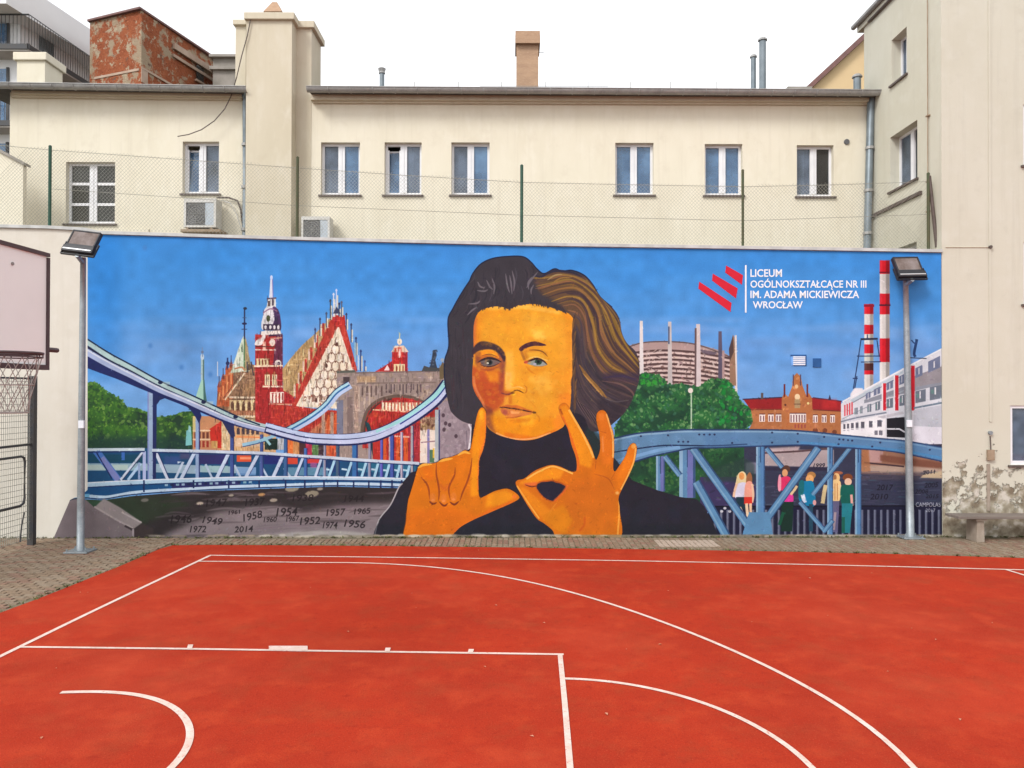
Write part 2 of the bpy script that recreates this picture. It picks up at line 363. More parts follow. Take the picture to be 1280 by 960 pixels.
    fill([(489, 440), (494, 432), (505, 432), (511, 440)], (238, 214, 188)); fill(ell(499.5, 427, 3, 4), (248, 234, 210)); stroke([(499.5, 416), (499.5, 428)], 1.3, (200, 206, 170)); fill(rect(497, 434, 502, 447), (226, 110, 90)); fill(rect(498.4, 436, 500.6, 447), (250, 220, 210)); fill(rect(493, 435, 495.6, 440), (190, 80, 60))
    fill(rect(492, 455, 506, 466), (238, 220, 170)); fills([rect(495 + k * 4, 457, 496.6 + k * 4, 466) for k in range(3)], (160, 70, 50))
    # ---- stone bridge gate
    stone = [(421, 466), (428, 463), (444, 463), (446, 465), (546, 463), (552, 455), (560, 458), (562, 600), (421, 600)]
    fill(stone, (156, 140, 132)); mk = mask_of(stone)
    dabs(421, 462, 562, 560, 420, [(170, 152, 142), (140, 124, 120), (176, 156, 132), (150, 136, 142), (128, 114, 108)], 3.0, mk, .5, .6, 12)
    fill([(446, 470), (470, 470), (470, 478), (446, 478)], (196, 160, 110), .6, 2)
    stroke([(421, 465), (444, 464)], 3, (92, 96, 88), sm=False); fill(rect(429, 471, 437, 479), (72, 60, 64)); stroke([(446, 466), (545, 464)], 1.5, (120, 104, 100), sm=False); stroke([(446, 479), (545, 478)], 1.6, (126, 110, 104), sm=False)
    fills([rect(x, 482, x + 2.2, 494 + (k % 3)) for k, x in enumerate((452, 458, 463, 469, 476))], (104, 88, 84)); fills([rect(x, 480, x + 1.8, 487 + (k * 5) % 7) for k, x in enumerate((482, 488, 492, 499, 503, 507, 513, 516, 521, 525))], (96, 82, 84)); fills([rect(x, 488, x + 2, 491) for x in (482, 486, 512, 520, 530)], (100, 84, 84))
    fills([rect(x, 484, x + 2, 512) for x in (448, 455, 461)], (186, 168, 152)); fills([rect(434, 496, 441, 545)], (128, 112, 108)); fill(rect(443, 482, 448, 542), (178, 154, 138)); fill(rect(421, 500, 429, 542), (92, 110, 150), .6)
    arch = [(453, 560), (454, 530), (460, 512), (472, 501), (488, 496), (500, 495), (514, 497), (530, 503), (548, 510), (548, 560)]
    fill(arch, (178, 44, 40), sm=False); mk = mask_of(arch)
    stroke([(452, 545), (454, 528), (460, 512), (472, 501), (488, 496), (500, 495), (516, 497), (532, 504)], 4, (104, 88, 78)); stroke([(455, 545), (457, 530), (463, 515), (474, 504), (490, 498.5)], 2, (70, 60, 54))
    fill(rect(476, 501, 530, 514), (170, 40, 44), clip=mk); fill(rect(477, 503, 529, 513.5), (246, 236, 200), clip=mk); fills([rect(480 + k * 4.2, 502, 481.8 + k * 4.2, 514) for k in range(12)], (190, 90, 70), clip=mk); stroke([(466, 512), (500, 514), (530, 516)], 1.6, (240, 200, 160), clip=mk)
    dabs(458, 514, 530, 545, 120, [(196, 60, 44), (160, 40, 44), (204, 84, 50), (150, 60, 40)], 2.4, mk, .6, .6, 13)
    fill([(456, 526), (462, 530), (475, 570), (466, 570)], (26, 58, 66)); stroke([(459, 528), (474, 568)], 3, (30, 72, 80))
    # statues
    fill([(535, 463), (538, 456), (540, 446), (541, 438), (545, 437), (546, 444), (544, 450), (547, 462)], (54, 66, 84)); fill([(527, 464), (530, 457), (536, 459), (550, 460), (556, 464)], (72, 76, 78)); dabs(537, 438, 547, 462, 20, [(92, 108, 130), (40, 50, 66)], 1.2, None, .7, .6, 14); fill([(549, 462), (553, 452), (556, 456), (558, 470), (550, 476)], (110, 96, 70)); fill(ell(553, 450, 2.5, 2.5), (150, 170, 190))
    # right pier and red facade columns
    fill([(548, 505), (562, 500), (590, 528), (592, 580), (548, 580)], (152, 138, 146)); dabs(549, 508, 592, 580, 130, [(166, 150, 158), (134, 120, 128), (176, 162, 168)], 2.6, mask_of([(548, 505), (562, 500), (590, 528), (592, 580), (548, 580)]), .6, .6, 15)
    for x, y in [(554, 519), (557, 529), (562, 531), (555, 537), (570, 545)]: fill(ell(x, y, 2.2, 2.6), (82, 66, 76))
    stroke([(586, 530), (589, 540), (586, 562)], 2.4, (226, 222, 226)); stroke([(583, 538), (584, 560)], 1.2, (120, 108, 120))
    fill(rect(466, 534, 525, 578), (184, 48, 42)); fills([rect(x, 545, x + 5, 578) for x in (478, 495, 505)], (210, 90, 44)); fills([rect(x, 540, x + 3, 578) for x in (486, 501)], (190, 178, 186)); fill(rect(510, 530, 524, 578), (166, 48, 58)); stroke([(493, 545), (512, 546)], 2, (226, 180, 160), sm=False)
    fill(rect(525, 536, 548, 580), (232, 220, 206)); fill(rect(525, 521, 548, 537), (150, 120, 96)); dabs(525, 520, 546, 537, 40, [(96, 60, 50), (200, 170, 130), (120, 96, 50)], 1.8, None, .8, .7, 16); fills([rect(534, 536, 537, 580)], (130, 126, 176)); stroke([(526, 553), (546, 551)], 1.5, (150, 120, 130), sm=False); fill(rect(537, 562, 543, 578), (80, 120, 90)); fill(rect(541, 560, 543, 572), (226, 190, 70))
    # ---- gothic fuss: thin upright marks all over the old town
    rr = np.random.RandomState(31)
    pts = np.stack([268 + 282 * rr.rand(5200), 366 + 205 * rr.rand(5200)], 1); C = T(pts)
    for (x, y), (cx, cy) in zip(pts, C):
        c = ART[int(cy), int(cx)] * 255
        if c[2] > c[0] + 35: continue
        if c[0] - c[2] < 34 and x > 418 and rr.rand() < .8: continue
        q = rr.rand(); l = 1.2 + 3.4 * rr.rand() * (1 if q < .75 else .6)
        col = c * (.55 + .25 * rr.rand()) if q < .62 else np.clip(c * 1.15 + 34, 0, 245)
        w = .35 + .35 * rr.rand()
        fill(rect(x - w, y - l, x + w, y + l) if q < .75 or q > .9 else rect(x - l, y - w, x + l, y + w), col, .5)
    # ---- truss deck, water behind it
    fill([(104, 560), (180, 560), (245, 562), (320, 564), (415, 571), (450, 575), (530, 579), (520, 604), (414, 602), (320, 605), (240, 610), (160, 616), (130, 621), (104, 619)], (22, 74, 116))
    fills([rect(246, 568, 285, 580)], (44, 44, 100)); fill(rect(296, 569, 314, 577), (214, 84, 50)); fill(rect(300, 571, 314, 574), (240, 150, 110)); fill(rect(330, 568, 353, 580), (30, 40, 110)); fill(rect(358, 572, 372, 580), (206, 70, 50)); fill(rect(383, 571, 400, 579), (204, 60, 60)); fill(rect(388, 578, 396, 585), (190, 90, 150), .7); fill(rect(405, 573, 420, 590), (24, 60, 110)); fill(rect(446, 577, 520, 590), (40, 110, 140), .8)
    fill([(104, 579), (180, 579), (320, 584), (320, 592), (180, 588), (104, 588)], (146, 176, 190)); fill(rect(108, 581, 160, 587), (190, 208, 196), .7); fill([(190, 580), (245, 582), (245, 592), (190, 590)], (150, 178, 196)); fill(rect(252, 582, 285, 590), (150, 186, 190), .8); fill(rect(295, 584, 320, 594), (112, 156, 206), .8); fill(rect(360, 584, 410, 594), (120, 168, 190), .7)
    fill(rect(110, 568, 178, 578), (14, 70, 92), .8); fill(rect(205, 570, 225, 580), (60, 80, 140), .7, 3); fill(rect(152, 564, 156, 575), (60, 110, 190)); fill(rect(225, 566, 238, 574), (92, 76, 116), .7, 3)
    fill([(104, 609), (180, 607), (320, 600), (415, 599), (520, 601), (520, 606), (415, 604), (320, 606), (240, 611), (160, 616), (130, 621), (104, 619)], (20, 78, 130)); fill([(215, 604), (300, 601), (300, 606), (215, 611)], (36, 42, 96)); 
    for k in range(16): fill(rect(206 + k * 7, 604.5 - k * .25, 210 + k * 7, 607.5 - k * .25), [(170, 200, 220), (24, 34, 70), (150, 190, 200)][k % 3], .8)
    lt, dk, pale = (178, 196, 222), (26, 36, 92), (204, 214, 232)
    # diagonals
    stroke([(120, 563), (148, 600)], 9, (70, 116, 190), sm=False); stroke([(127, 572), (148, 600)], 7, (124, 132, 190), sm=False); stroke([(121, 566), (140, 598)], 1.5, (20, 40, 90), sm=False)
    stroke([(179, 565), (151, 600)], 3.6, pale, sm=False); stroke([(176, 579), (160, 600)], 3.4, (176, 206, 236), sm=False); stroke([(179, 567), (153, 600)], 1.0, (40, 50, 90), sm=False); stroke([(174, 578), (174, 599)], 2.6, (150, 170, 210), sm=False); stroke([(180.5, 564), (180.5, 600)], 4, (176, 186, 226), sm=False)
    stroke([(195, 566), (210, 599)], 4, pale, sm=False); stroke([(198, 566), (212, 599)], 1, dk, sm=False); stroke([(222, 578), (229, 577), (219, 599)], 3, (190, 206, 226), sm=False)
    P = [((243, 566), (226, 599)), ((286, 566), (271, 597)), ((323, 567), (307, 597)), ((354, 569), (341, 597)), ((379, 571), (369, 596)), ((402, 572), (394, 596)), ((419, 573), (411, 596)), ((440, 576), (433, 596)), ((458, 577), (452, 596)), ((473, 578), (468, 596)), ((487, 579), (482, 597)), ((500, 580), (496, 597)), ((512, 581), (508, 597))]
    for k, (a, b) in enumerate(P):
        w = 4.2 if k < 4 else 3.2
        stroke([(a[0] + 2, a[1]), (b[0] + 2, b[1])], w * .5, dk, sm=False, a=.8); stroke([a, b], w, (192, 210, 234) if k < 6 else (166, 212, 234), sm=False)
        if k in (1, 2, 3, 4): stroke([(b[0] - 14, a[1] + 14), (b[0] - 6, b[1])], 2.6, (176, 196, 220), sm=False)
        stroke([(a[0] + 3, a[1] - 2), (a[0] + 3, b[1])], 2.4, (120, 160, 206), sm=False)
        if k > 5: stroke([(b[0] - 6, b[1] - 10), (b[0] + 1, b[1] - 9)], 2.2, (190, 220, 236), sm=False)
    # hangers
    for x, y0, w, c in [(247, 513, 5, (146, 170, 206)), (290, 530, 4.5, (62, 84, 150)), (327, 543, 4, (70, 90, 150)), (357, 548, 4.5, (60, 100, 150)), (382, 560, 4, (70, 110, 176)), (406, 550, 3, (150, 150, 170)), (422, 550, 4, (70, 96, 120)), (443.5, 550, 6.5, (54, 110, 170)), (462, 549, 3.4, (150, 150, 170)), (477, 548, 3.4, (96, 96, 190)), (490, 544, 4.6, (70, 90, 170)), (502, 540, 3, (190, 180, 196)), (515, 532, 3.4, (170, 170, 176)), (546.5, 512, 5.6, (176, 186, 190))]:
        y1 = 600 if x < 530 else 578
        stroke([(x, y0), (x, y1)], w, c, sm=False); stroke([(x + w * .45, y0), (x + w * .45, y1)], w * .3, dk, sm=False, a=.8)
    # left tower post with its bracket
    fill([(190, 486), (208, 497), (200, 500), (196, 506), (195, 600), (190, 600)], (30, 40, 92)); fill(rect(184.5, 486, 191, 602), (150, 174, 204)); stroke([(185.2, 488), (185.2, 602)], 1.2, (120, 130, 190), sm=False)
    fill([(228, 503), (250, 514), (252, 520), (249, 530), (245, 522), (238, 512)], dk); fill([(276, 524), (292, 532), (294, 545), (290, 548)], (40, 46, 90))
    # rails
    stroke([(104, 562), (181, 561.5)], 3.6, (200, 216, 226), sm=False); stroke([(104, 565), (181, 564.4)], 1.2, dk, sm=False); stroke([(190, 562.6), (245, 563.6), (288, 565), (324, 566), (356, 568), (380, 570), (408, 571.5), (440, 574), (470, 576), (524, 579)], 3.6, (198, 212, 228)); stroke([(190, 565.4), (245, 566.4), (288, 567.6), (324, 568.6), (356, 570.6), (408, 574), (440, 576.6), (524, 581.6)], 1.1, dk)
    stroke([(104, 606), (180, 602), (250, 599.5), (320, 597.5), (414, 597.5), (470, 598), (521, 600)], 5.6, (176, 206, 228), 4.0); stroke([(104, 603.5), (180, 599.8), (320, 595.8), (414, 596), (521, 598.6)], 1.2, (226, 232, 242)); stroke([(104, 609.4), (180, 605.4), (320, 600.4), (414, 600), (521, 602.6)], 1.1, (24, 46, 96))
    stroke([(104, 619), (130, 621), (146, 619), (165, 615.6), (190, 613.4), (240, 610.6), (290, 608), (325, 607), (370, 605.6), (417, 604.4), (465, 604.8), (516, 606.4)], 3.4, (190, 214, 234)); stroke([(104, 621.6), (130, 623.4), (165, 618), (240, 613), (325, 609.4), (417, 606.8), (516, 608.8)], 1.3, (22, 44, 84))
    for x in (180, 242, 286, 324, 357, 381, 405, 422, 442, 461, 476, 490, 502): stroke([(x, 600), (x, 610 if x > 200 else 615)], 2.0, (22, 40, 88), sm=False)
    # chains
    top = [(104, 421), (111, 425), (137, 441.5), (164, 456), (200, 476), (231, 490), (255, 501), (295, 519.5), (325, 531), (350, 538)]
    bot = [(350, 543), (320, 538.5), (287, 530), (250, 515), (225, 505), (185, 489.5), (147, 474), (125, 466), (104, 458)]
    fill(np.vstack([smooth(top), smooth(bot)]), dk)
    stroke([(104, 425), (112, 429), (137, 445.5), (164, 459.5), (200, 479), (231, 493), (255, 504), (295, 522), (335, 533.5)], 7.5, (176, 204, 204), 4.4); stroke([(104, 430.5), (137, 450.5), (164, 464), (200, 483.2), (255, 507.5), (295, 525), (335, 536)], 2.0, (24, 30, 60))
    stroke([(104, 437), (120, 446.5), (137, 456), (164, 469), (200, 487.4), (231, 500), (255, 511), (295, 527.6), (335, 538.5), (360, 543)], 8.4, (166, 180, 216), 4.8); stroke([(104, 434.5), (137, 453.4), (200, 485), (255, 508.8), (295, 526), (345, 538.6)], 1.6, (214, 220, 234)); stroke(top[:9], 1.8, (20, 36, 66))
    for x, y in [(200.5, 478), (254.5, 502.5), (294.5, 521)]: fill(ell(x, y, 3, 2.2), (24, 34, 70)); fill(rect(x + 3, y - 1, x + 12, y + 3), (196, 216, 206), .5)
    back = [(437, 481), (421, 491.5), (408, 507), (392, 520), (374, 531), (357, 540)]
    stroke(back, 10.5, (24, 44, 84)); stroke([(x + 1, y) for x, y in back], 9.2, (186, 206, 238)); stroke(back, 2, (40, 104, 160)); stroke([(x - 2, y - 2) for x, y in back], 2.6, (166, 214, 226))
    stroke([(303, 556), (325, 551), (344, 544)], 4, (146, 192, 214)); stroke([(303, 558.4), (325, 553.4), (340, 548)], 1, (40, 60, 110)); stroke([(330, 546), (338, 556)], 3, (150, 200, 210)); 
    lo = [(332, 534), (357, 541), (384, 547), (414, 549), (442, 548.5), (470, 543.5), (500, 530), (524, 515), (545, 498), (560, 479)]
    stroke([(x, y + .5) for x, y in lo], 13.5, (26, 34, 84), 17); stroke([(x, y - 3.6) for x, y in lo], 4.6, (190, 208, 240), 7.2); stroke([(x + .6, y + 3) for x, y in lo], 4.2, (196, 208, 238), 7); stroke([(470, 539.6), (500, 526), (524, 510), (545, 493), (558, 476)], 3, (160, 222, 224), 6); stroke([(500, 530), (524, 514.6), (545, 498), (558, 482)], 1.6, (40, 62, 140))
    # ---- river bed with the years
    bed = [(104, 624), (130, 625), (165, 620), (240, 614), (325, 611), (417, 608), (500, 610), (500, 672), (104, 690)]
    fill(bed, (48, 42, 44)); mk = mask_of(bed)
    fill([(104, 622), (170, 622), (185, 650), (150, 655), (104, 640)], (52, 84, 62), .9, 8, clip=mk); fill([(128, 622), (210, 618), (240, 630), (180, 655)], (46, 56, 42), .9, 8, clip=mk)
    fill([(196, 682), (206, 668), (236, 654), (272, 640), (310, 634), (345, 632), (380, 640), (420, 632), (470, 629), (500, 628), (500, 690), (196, 690)], (132, 120, 124), 1, 9, clip=mk)
    rr = np.random.RandomState(8)
    for k in range(90):
        x, y = 190 + 300 * rr.rand(), 616 + 56 * rr.rand()
        stroke([(x, y), (x + 8 + 20 * rr.rand(), y - 3 * rr.rand()), (x + 30 + 20 * rr.rand(), y - 4 * rr.rand())], 1 + 2.4 * rr.rand(), [(112, 100, 106), (150, 138, 142), (72, 62, 66), (118, 100, 112), (58, 50, 52)][rr.randint(5)], a=.45, taper=True, blur=1, clip=mk)
    for x, y, w, c in [(250, 629, 4.5, (206, 190, 172)), (289, 619, 3.4, (176, 166, 152)), (327, 618, 4.5, (196, 150, 96)), (342, 625, 5, (176, 166, 150)), (365, 610.5, 9, (150, 144, 124)), (390, 617, 9, (150, 142, 122)), (400, 611, 4, (166, 156, 140)), (181, 625, 5, (120, 116, 110))]: fill(ell(x, y, w, w * .45, 9, -.1), c, .9, 1, clip=mk)
    fill([(320, 671), (375, 664), (400, 662), (440, 664), (470, 668), (470, 674), (320, 676)], (176, 170, 166), .8, 3, clip=mk)
    dark = (34, 28, 32)
    for t, x, y, w, h, an in [('1947', 271, 628, 26, 9, -.05), ('1937', 319, 627, 24, 9, -.06), ('1946', 227, 648.5, 26, 10, -.03), ('1949', 266, 650.5, 24, 8.5, .12), ('1972', 248, 661, 20, 8, 0), ('1958', 316, 644.5, 24, 9, -.22), ('2014', 305, 661, 23, 7.5, -.05), ('1954', 359, 639.5, 26, 10.5, -.04), ('1967', 366, 648, 16, 6, -.1), ('1952', 388, 650.5, 25, 9, -.05), ('1957', 420, 640, 23, 8.5, -.05), ('1965', 453, 638.5, 20, 7, -.06), ('1956', 444, 654.5, 26, 9, .08), ('1974', 413, 656, 18, 8, 0), ('1960', 338, 649, 16, 6, -.04), ('1938', 379, 622, 26, 8, -.03), ('1944', 443, 623, 24, 8, 0), ('1961', 293, 640, 14, 5, -.1)]:
        write(t, x, y, w, h, dark, an, .9, .2)
    # painted abutment
    fill([(96, 622), (84, 622), (60, 690), (167, 684), (167, 660), (145, 650), (118, 634), (108, 625)], (124, 112, 116)); fill([(88, 625), (70, 684), (120, 684), (120, 640), (104, 632)], (112, 100, 104), .6, 5)
    fill([(118, 634), (130, 623), (150, 634), (178, 653), (167, 661), (145, 650)], (150, 140, 140), 1, 1); stroke([(118, 633), (145, 649), (166, 660)], 2.2, (170, 158, 158), sm=False); stroke([(152, 640), (177, 653)], 2, (178, 168, 168)); stroke([(156, 657), (166, 662)], 2.6, (64, 54, 58), sm=False); fill([(167, 662), (178, 654), (192, 660), (190, 684), (167, 684)], (64, 54, 54), .85, 2); stroke([(166.5, 661), (166.5, 684)], 2.4, (164, 152, 156), sm=False)
    stroke([(82, 628), (90, 621), (112, 619)], 4, (110, 170, 206)); stroke([(82, 630), (90, 624), (112, 622)], 1.2, (24, 44, 70))
    # =================== right side
    # stadium
    body = [(780, 436), (786, 432), (800, 428), (822, 426), (854, 427), (879, 432), (900, 438), (912, 445), (913, 492), (780, 492)]
    fill(body, (176, 152, 148)); mk = mask_of(body)
    for k in range(9):
        y = 439 + k * 5.6
        stroke([(780, y + 3), (822, y - 1), (856, y), (880, y + 3), (913, y + 9)], 2.4, (84, 64, 64), clip=mk); stroke([(780, y + 6), (822, y + 2), (856, y + 3), (880, y + 6), (913, y + 12)], 2.0, (226, 206, 198), a=.8, clip=mk)
    stroke([(780, 436), (800, 429), (822, 427), (854, 428), (879, 433), (912, 446)], 1.6, (100, 84, 84)); dabs(800, 450, 912, 490, 60, [(236, 222, 214), (120, 90, 84), (150, 120, 110)], 2.2, mk, .7, .4, 21)
    dabs(790, 438, 912, 490, 240, [(70, 52, 54), (96, 72, 70), (232, 218, 212), (60, 46, 50), (210, 190, 180)], 2.4, mk, .6, .28, 29)
    fill([(872, 436), (896, 440), (893, 444), (880, 442)], (96, 84, 100), .8)
    for x, y0, y1, w, c in [(801.5, 401, 472, 5.4, (226, 222, 220)), (837, 402, 486, 6, (198, 192, 190)), (872.5, 405, 490, 7, (214, 204, 204)), (900, 414, 476, 6, (92, 86, 106)), (919.5, 419, 500, 3.4, (224, 214, 206))]:
        stroke([(x, y0), (x + .5, y1)], w * .7, c, w, sm=False)
    stroke([(836, 408), (836, 430)], 1.8, (70, 86, 120), sm=False); stroke([(869.5, 410), (869, 486)], 2.4, (104, 84, 84), sm=False); fill([(916, 418), (918, 422), (920, 482), (912, 482), (912, 444)], (150, 118, 96)); fill([(916, 419), (917, 440), (912, 452), (911, 436)], (84, 66, 66)); stroke([(904, 438), (904, 476)], 3, (176, 150, 148), sm=False)
    # right trees
    tr = [(768, 545), (772, 528), (791, 496), (799, 470), (812, 468), (826, 471), (834, 480), (854, 480), (875, 483), (888, 475), (904, 474), (915, 483), (926, 502), (943, 513), (941, 526), (930, 545), (930, 625), (768, 625)]
    foliage(tr, (30, 70, 50), (44, 112, 58), (112, 160, 96), 150, 10, 22)
    mk = mask_of(tr, True); ragged(tr, [(38, 100, 58), (56, 124, 64), (30, 80, 52), (80, 144, 80)], 170, 53, True, 535); dabs(772, 470, 940, 540, 420, [(44, 104, 60), (30, 76, 54), (70, 132, 76), (56, 110, 88), (120, 164, 110), (24, 64, 50)], 2.4, mk, .6, .6, 54)
    dabs(900, 476, 944, 530, 90, [(20, 140, 52), (34, 158, 66), (22, 110, 50)], 2.4, mk, .7, .7, 23); dabs(800, 468, 830, 482, 40, [(40, 160, 50), (60, 150, 60)], 2, mk, .7, .7, 24); fill(rect(768, 560, 930, 626), (28, 62, 44), .45, 8, clip=mk); dabs(768, 565, 930, 620, 90, [(50, 104, 54), (70, 120, 60), (24, 50, 40)], 3, mk, .6, .6, 25)
    stroke([(864, 488), (864, 536)], 1.8, (176, 204, 176), sm=False); fill(ell(863, 488, 3.2, 3.4), (228, 220, 210)); fill(ell(863.5, 483, 2.2, 1.6), (60, 80, 70))
    # brick school
    fill([(938, 508), (1052, 508), (1052, 548), (930, 548), (941, 527)], (178, 114, 72)); dabs(940, 510, 1052, 546, 140, [(190, 126, 82), (160, 98, 60), (198, 140, 104), (170, 108, 58)], 2.2, None, .5, .5, 26)
    fill([(929, 499), (980, 496), (980, 511), (938, 511), (934, 506)], (150, 34, 38)); fill([(1014, 497), (1051, 501), (1052, 514), (1014, 511)], (158, 36, 42)); stroke([(928, 499), (979, 496.5)], 1.4, (60, 46, 70)); stroke([(1016, 497), (1052, 501.5)], 1.4, (74, 40, 60)); fill(rect(1028, 499, 1046, 510), (206, 50, 50), .5, 3)
    fill(rect(951, 491, 954, 499), (92, 80, 80)); fill([(1035, 500), (1037, 493), (1039, 500)], (54, 54, 80)); stroke([(938, 512), (978, 511.5)], 1.2, (120, 50, 40)); stroke([(1016, 512), (1052, 514)], 1.2, (110, 44, 40))
    gab = [(977, 540), (977, 498), (980, 491), (985, 496), (990, 483), (991, 471), (996, 466), (1001, 471), (1003, 482), (1008, 495), (1011, 491), (1015, 498), (1016, 540)]
    fill(gab, (184, 116, 70)); dabs(977, 470, 1016, 540, 90, [(216, 144, 92), (180, 104, 56), (170, 100, 70), (226, 160, 104)], 1.9, mask_of(gab), .6, .6, 27)
    for x, y in [(980.5, 480), (1009, 480)]: stroke([(x, y), (x, 496)], 2.2, (112, 44, 44), sm=False)
    for x in (991.5, 1000.5): stroke([(x, 468), (x, 482)], 1.4, (90, 70, 86), sm=False)
    fill(ell(996.5, 496, 3.4, 3.8), (238, 214, 170)); fill(rect(993, 499, 1000, 510), (176, 150, 110)); stroke([(992, 505), (1001, 505)], 1.2, (110, 80, 60)); fill(ell(995.5, 483, 2.2, 2.6), (226, 190, 140)); fill(ell(981.5, 506, 1.4, 1.4), (90, 50, 40)); fill(ell(1010, 504, 1.6, 1.6), (240, 220, 150))
    def win(x0, x1, y0, y1, n):
        fill(rect(x0, y0, x1, y1), (242, 234, 228)); w = (x1 - x0) / n
        fills([rect(x0 + (i + .28) * w, y0 + 1.4, x0 + (i + .72) * w, y1 - .6) for i in range(n)], (124, 84, 92)); stroke([(x0, y0 - .6), (x1, y0 - .6)], 1.2, (104, 60, 60), sm=False)
    for x in (949, 960, 969.5): win(x, x + 7, 518, 527, 2)
    win(987, 1007.5, 517, 528, 6); fills([rect(993 + 4 * k, 530, 995 + 4 * k, 535) for k in range(4)], (160, 80, 70))
    for x in (1016, 1027, 1037.5): win(x, x + 6, 519, 528, 2)
    fills([ell(1019, 538, 3.4, 3), ell(1031, 538, 3, 3), ell(1043, 540, 3, 3)], (120, 66, 46))
    # chimneys
    def chim(x0, x1, bands):
        for y0, y1, c in bands:
            fill(rect(x0, y0, x1, y1), c); fill(rect(x0, y0, x0 + (x1 - x0) * .25, y1), tuple(min(255, q + 26) for q in c), .7, 1); fill(rect(x0 + (x1 - x0) * .62, y0, x1, y1), tuple(int(q * .62) for q in c), .75, 1)
    R_, W_ = (208, 24, 40), (214, 212, 208)
    chim(1099.6, 1111.8, [(325.5, 343, R_), (342.5, 367.4, W_), (367, 393.4, R_), (393, 423.4, W_), (423, 453, R_), (452.6, 480, W_)]); stroke([(1099, 340.5), (1112, 340.5)], 1.6, (110, 20, 40), sm=False); stroke([(1099, 381.4), (1113, 381.4)], 2, (70, 24, 44), sm=False)
    chim(1080.3, 1091.5, [(380, 393, R_), (392.6, 406.4, W_), (406, 418, R_), (417.6, 430.8, W_), (430.5, 442, R_), (441.7, 454.4, (196, 200, 190)), (454, 463.4, (84, 44, 44)), (463, 468.4, R_), (468, 490, W_)]); stroke([(1079.6, 382), (1092.6, 382)], 3, (140, 20, 44), sm=False)
    stroke([(1075.5, 424), (1097, 423.4)], 2.6, (40, 46, 66), sm=False)
    for a, b in [((1076, 425), (1072, 452)), ((1072, 452), (1066.5, 486)), ((1096, 425), (1099, 446)), ((1071, 445), (1100, 445)), ((1076, 452.5), (1101, 452)), ((1066, 473), (1072, 473)), ((1068, 487), (1071, 470)), ((1084, 424), (1084, 418))]: stroke([a, b], 1.3, (36, 56, 96), sm=False)
    # pale modern school block
    fill([(1051, 505), (1054, 502), (1066, 497), (1082, 487), (1129, 461), (1179, 435), (1179, 562), (1051, 546)], (216, 220, 228))
    fill([(1063, 492), (1068, 485), (1078, 485), (1080, 492), (1070, 500), (1062, 502)], (238, 236, 240), 1, 1); fill([(1062, 500), (1082, 489), (1129, 463), (1129, 466), (1084, 492), (1066, 503)], (190, 206, 216)); stroke([(1053, 502), (1082, 486.5), (1129, 461), (1179, 435)], 1.8, (236, 240, 244), sm=False); stroke([(1066, 503), (1084, 493), (1130, 468)], 1.2, (130, 140, 156), sm=False)
    def par(x0, x1, yt0, yt1, h0, h1): return [(x0, yt0), (x1, yt1), (x1, yt1 + h1), (x0, yt0 + h0)]
    def lin(x, a, b): return a[1] + (b[1] - a[1]) * (x - a[0]) / (b[0] - a[0])
    fill(par(1080, 1179, 500, 466, 4, 14), (142, 148, 160)); fill(par(1142, 1179, 470, 457, 14, 20), (150, 146, 152))
    for x, w in [(1082, 6), (1092, 8), (1108, 8), (1124, 6), (1132, 6), (1144, 9), (1160, 15)]:
        y = lin(x, (1082, 492), (1160, 452)); fill(par(x, x + w, y, y - w * .5, 7 + (x - 1082) * .09, 7.6 + (x - 1082) * .09), (112, 122, 150)); fill(par(x + w * .45, x + w * .56, y, y - 1, 8, 8), (226, 228, 232))
    stroke([(1052, 524), (1068, 516), (1108, 497), (1130, 488)], 1.2, (160, 170, 180), sm=False)
    for x, w in [(1068, 4), (1075, 3), (1084, 5), (1094, 6), (1108, 8), (1124, 8), (1144, 13), (1162, 15)]:
        y = lin(x, (1068, 510), (1162, 484)); fill(par(x, x + w, y, y - w * .22, 8 + (x - 1068) * .09, 8.5 + (x - 1068) * .09), (110, 120, 134)); fill(par(x + w * .4, x + w * .52, y, y, 9, 9), (230, 232, 236)); fill(par(x + w * .1, x + w * .34, y + 3, y + 3, 5, 5), (96, 150, 136), .6)
    for x, w, y0, y1 in [(1103.6, 3.8, 479, 513), (1118.6, 4.4, 469, 513), (1138.4, 4.8, 457, 513)]: fill(rect(x, y0, x + w, y1), (200, 34, 50)); fill(rect(x - 1.6, y0, x, y1), (244, 236, 240))
    for k in range(4): fill(rect(1055 + k * 3, 506 - k * 1.2, 1056.8 + k * 3, 520 - k * .8), (214, 76, 86))
    stroke([(1051, 527), (1070, 522), (1108, 515.5)], 2, (130, 140, 156), sm=False); stroke([(1142, 510), (1179, 503)], 2.4, (112, 130, 146), sm=False)
    fill([(1051, 530), (1108, 517), (1108, 547), (1051, 543)], (240, 241, 245)); fill([(1096, 521), (1128, 514), (1130, 517), (1104, 523)], (196, 196, 204))
    for x, w, y in [(1054, 2.6, 530), (1058.6, 2.6, 529.5), (1063.6, 3.4, 528.5), (1069.4, 3.6, 528), (1076, 4.4, 527), (1086, 4.6, 526), (1096.4, 5.6, 525)]: fill(rect(x, y, x + w, y + 4 + w * .8), (92, 92, 104)); stroke([(x, y + 8), (x + w, y + 8)], 1, (150, 150, 160), sm=False)
    fill(rect(1093, 538, 1103, 543.6), (120, 120, 132)); fill(rect(1097, 538, 1098.4, 543.6), (240, 240, 244))
    fill([(1108, 523), (1131, 521), (1131, 547), (1108, 546)], (32, 32, 40)); stroke([(1108, 536), (1124, 536), (1131, 540)], 2, (214, 216, 224), sm=False); stroke([(1107.5, 519), (1107.5, 547)], 1.6, (220, 222, 230), sm=False)
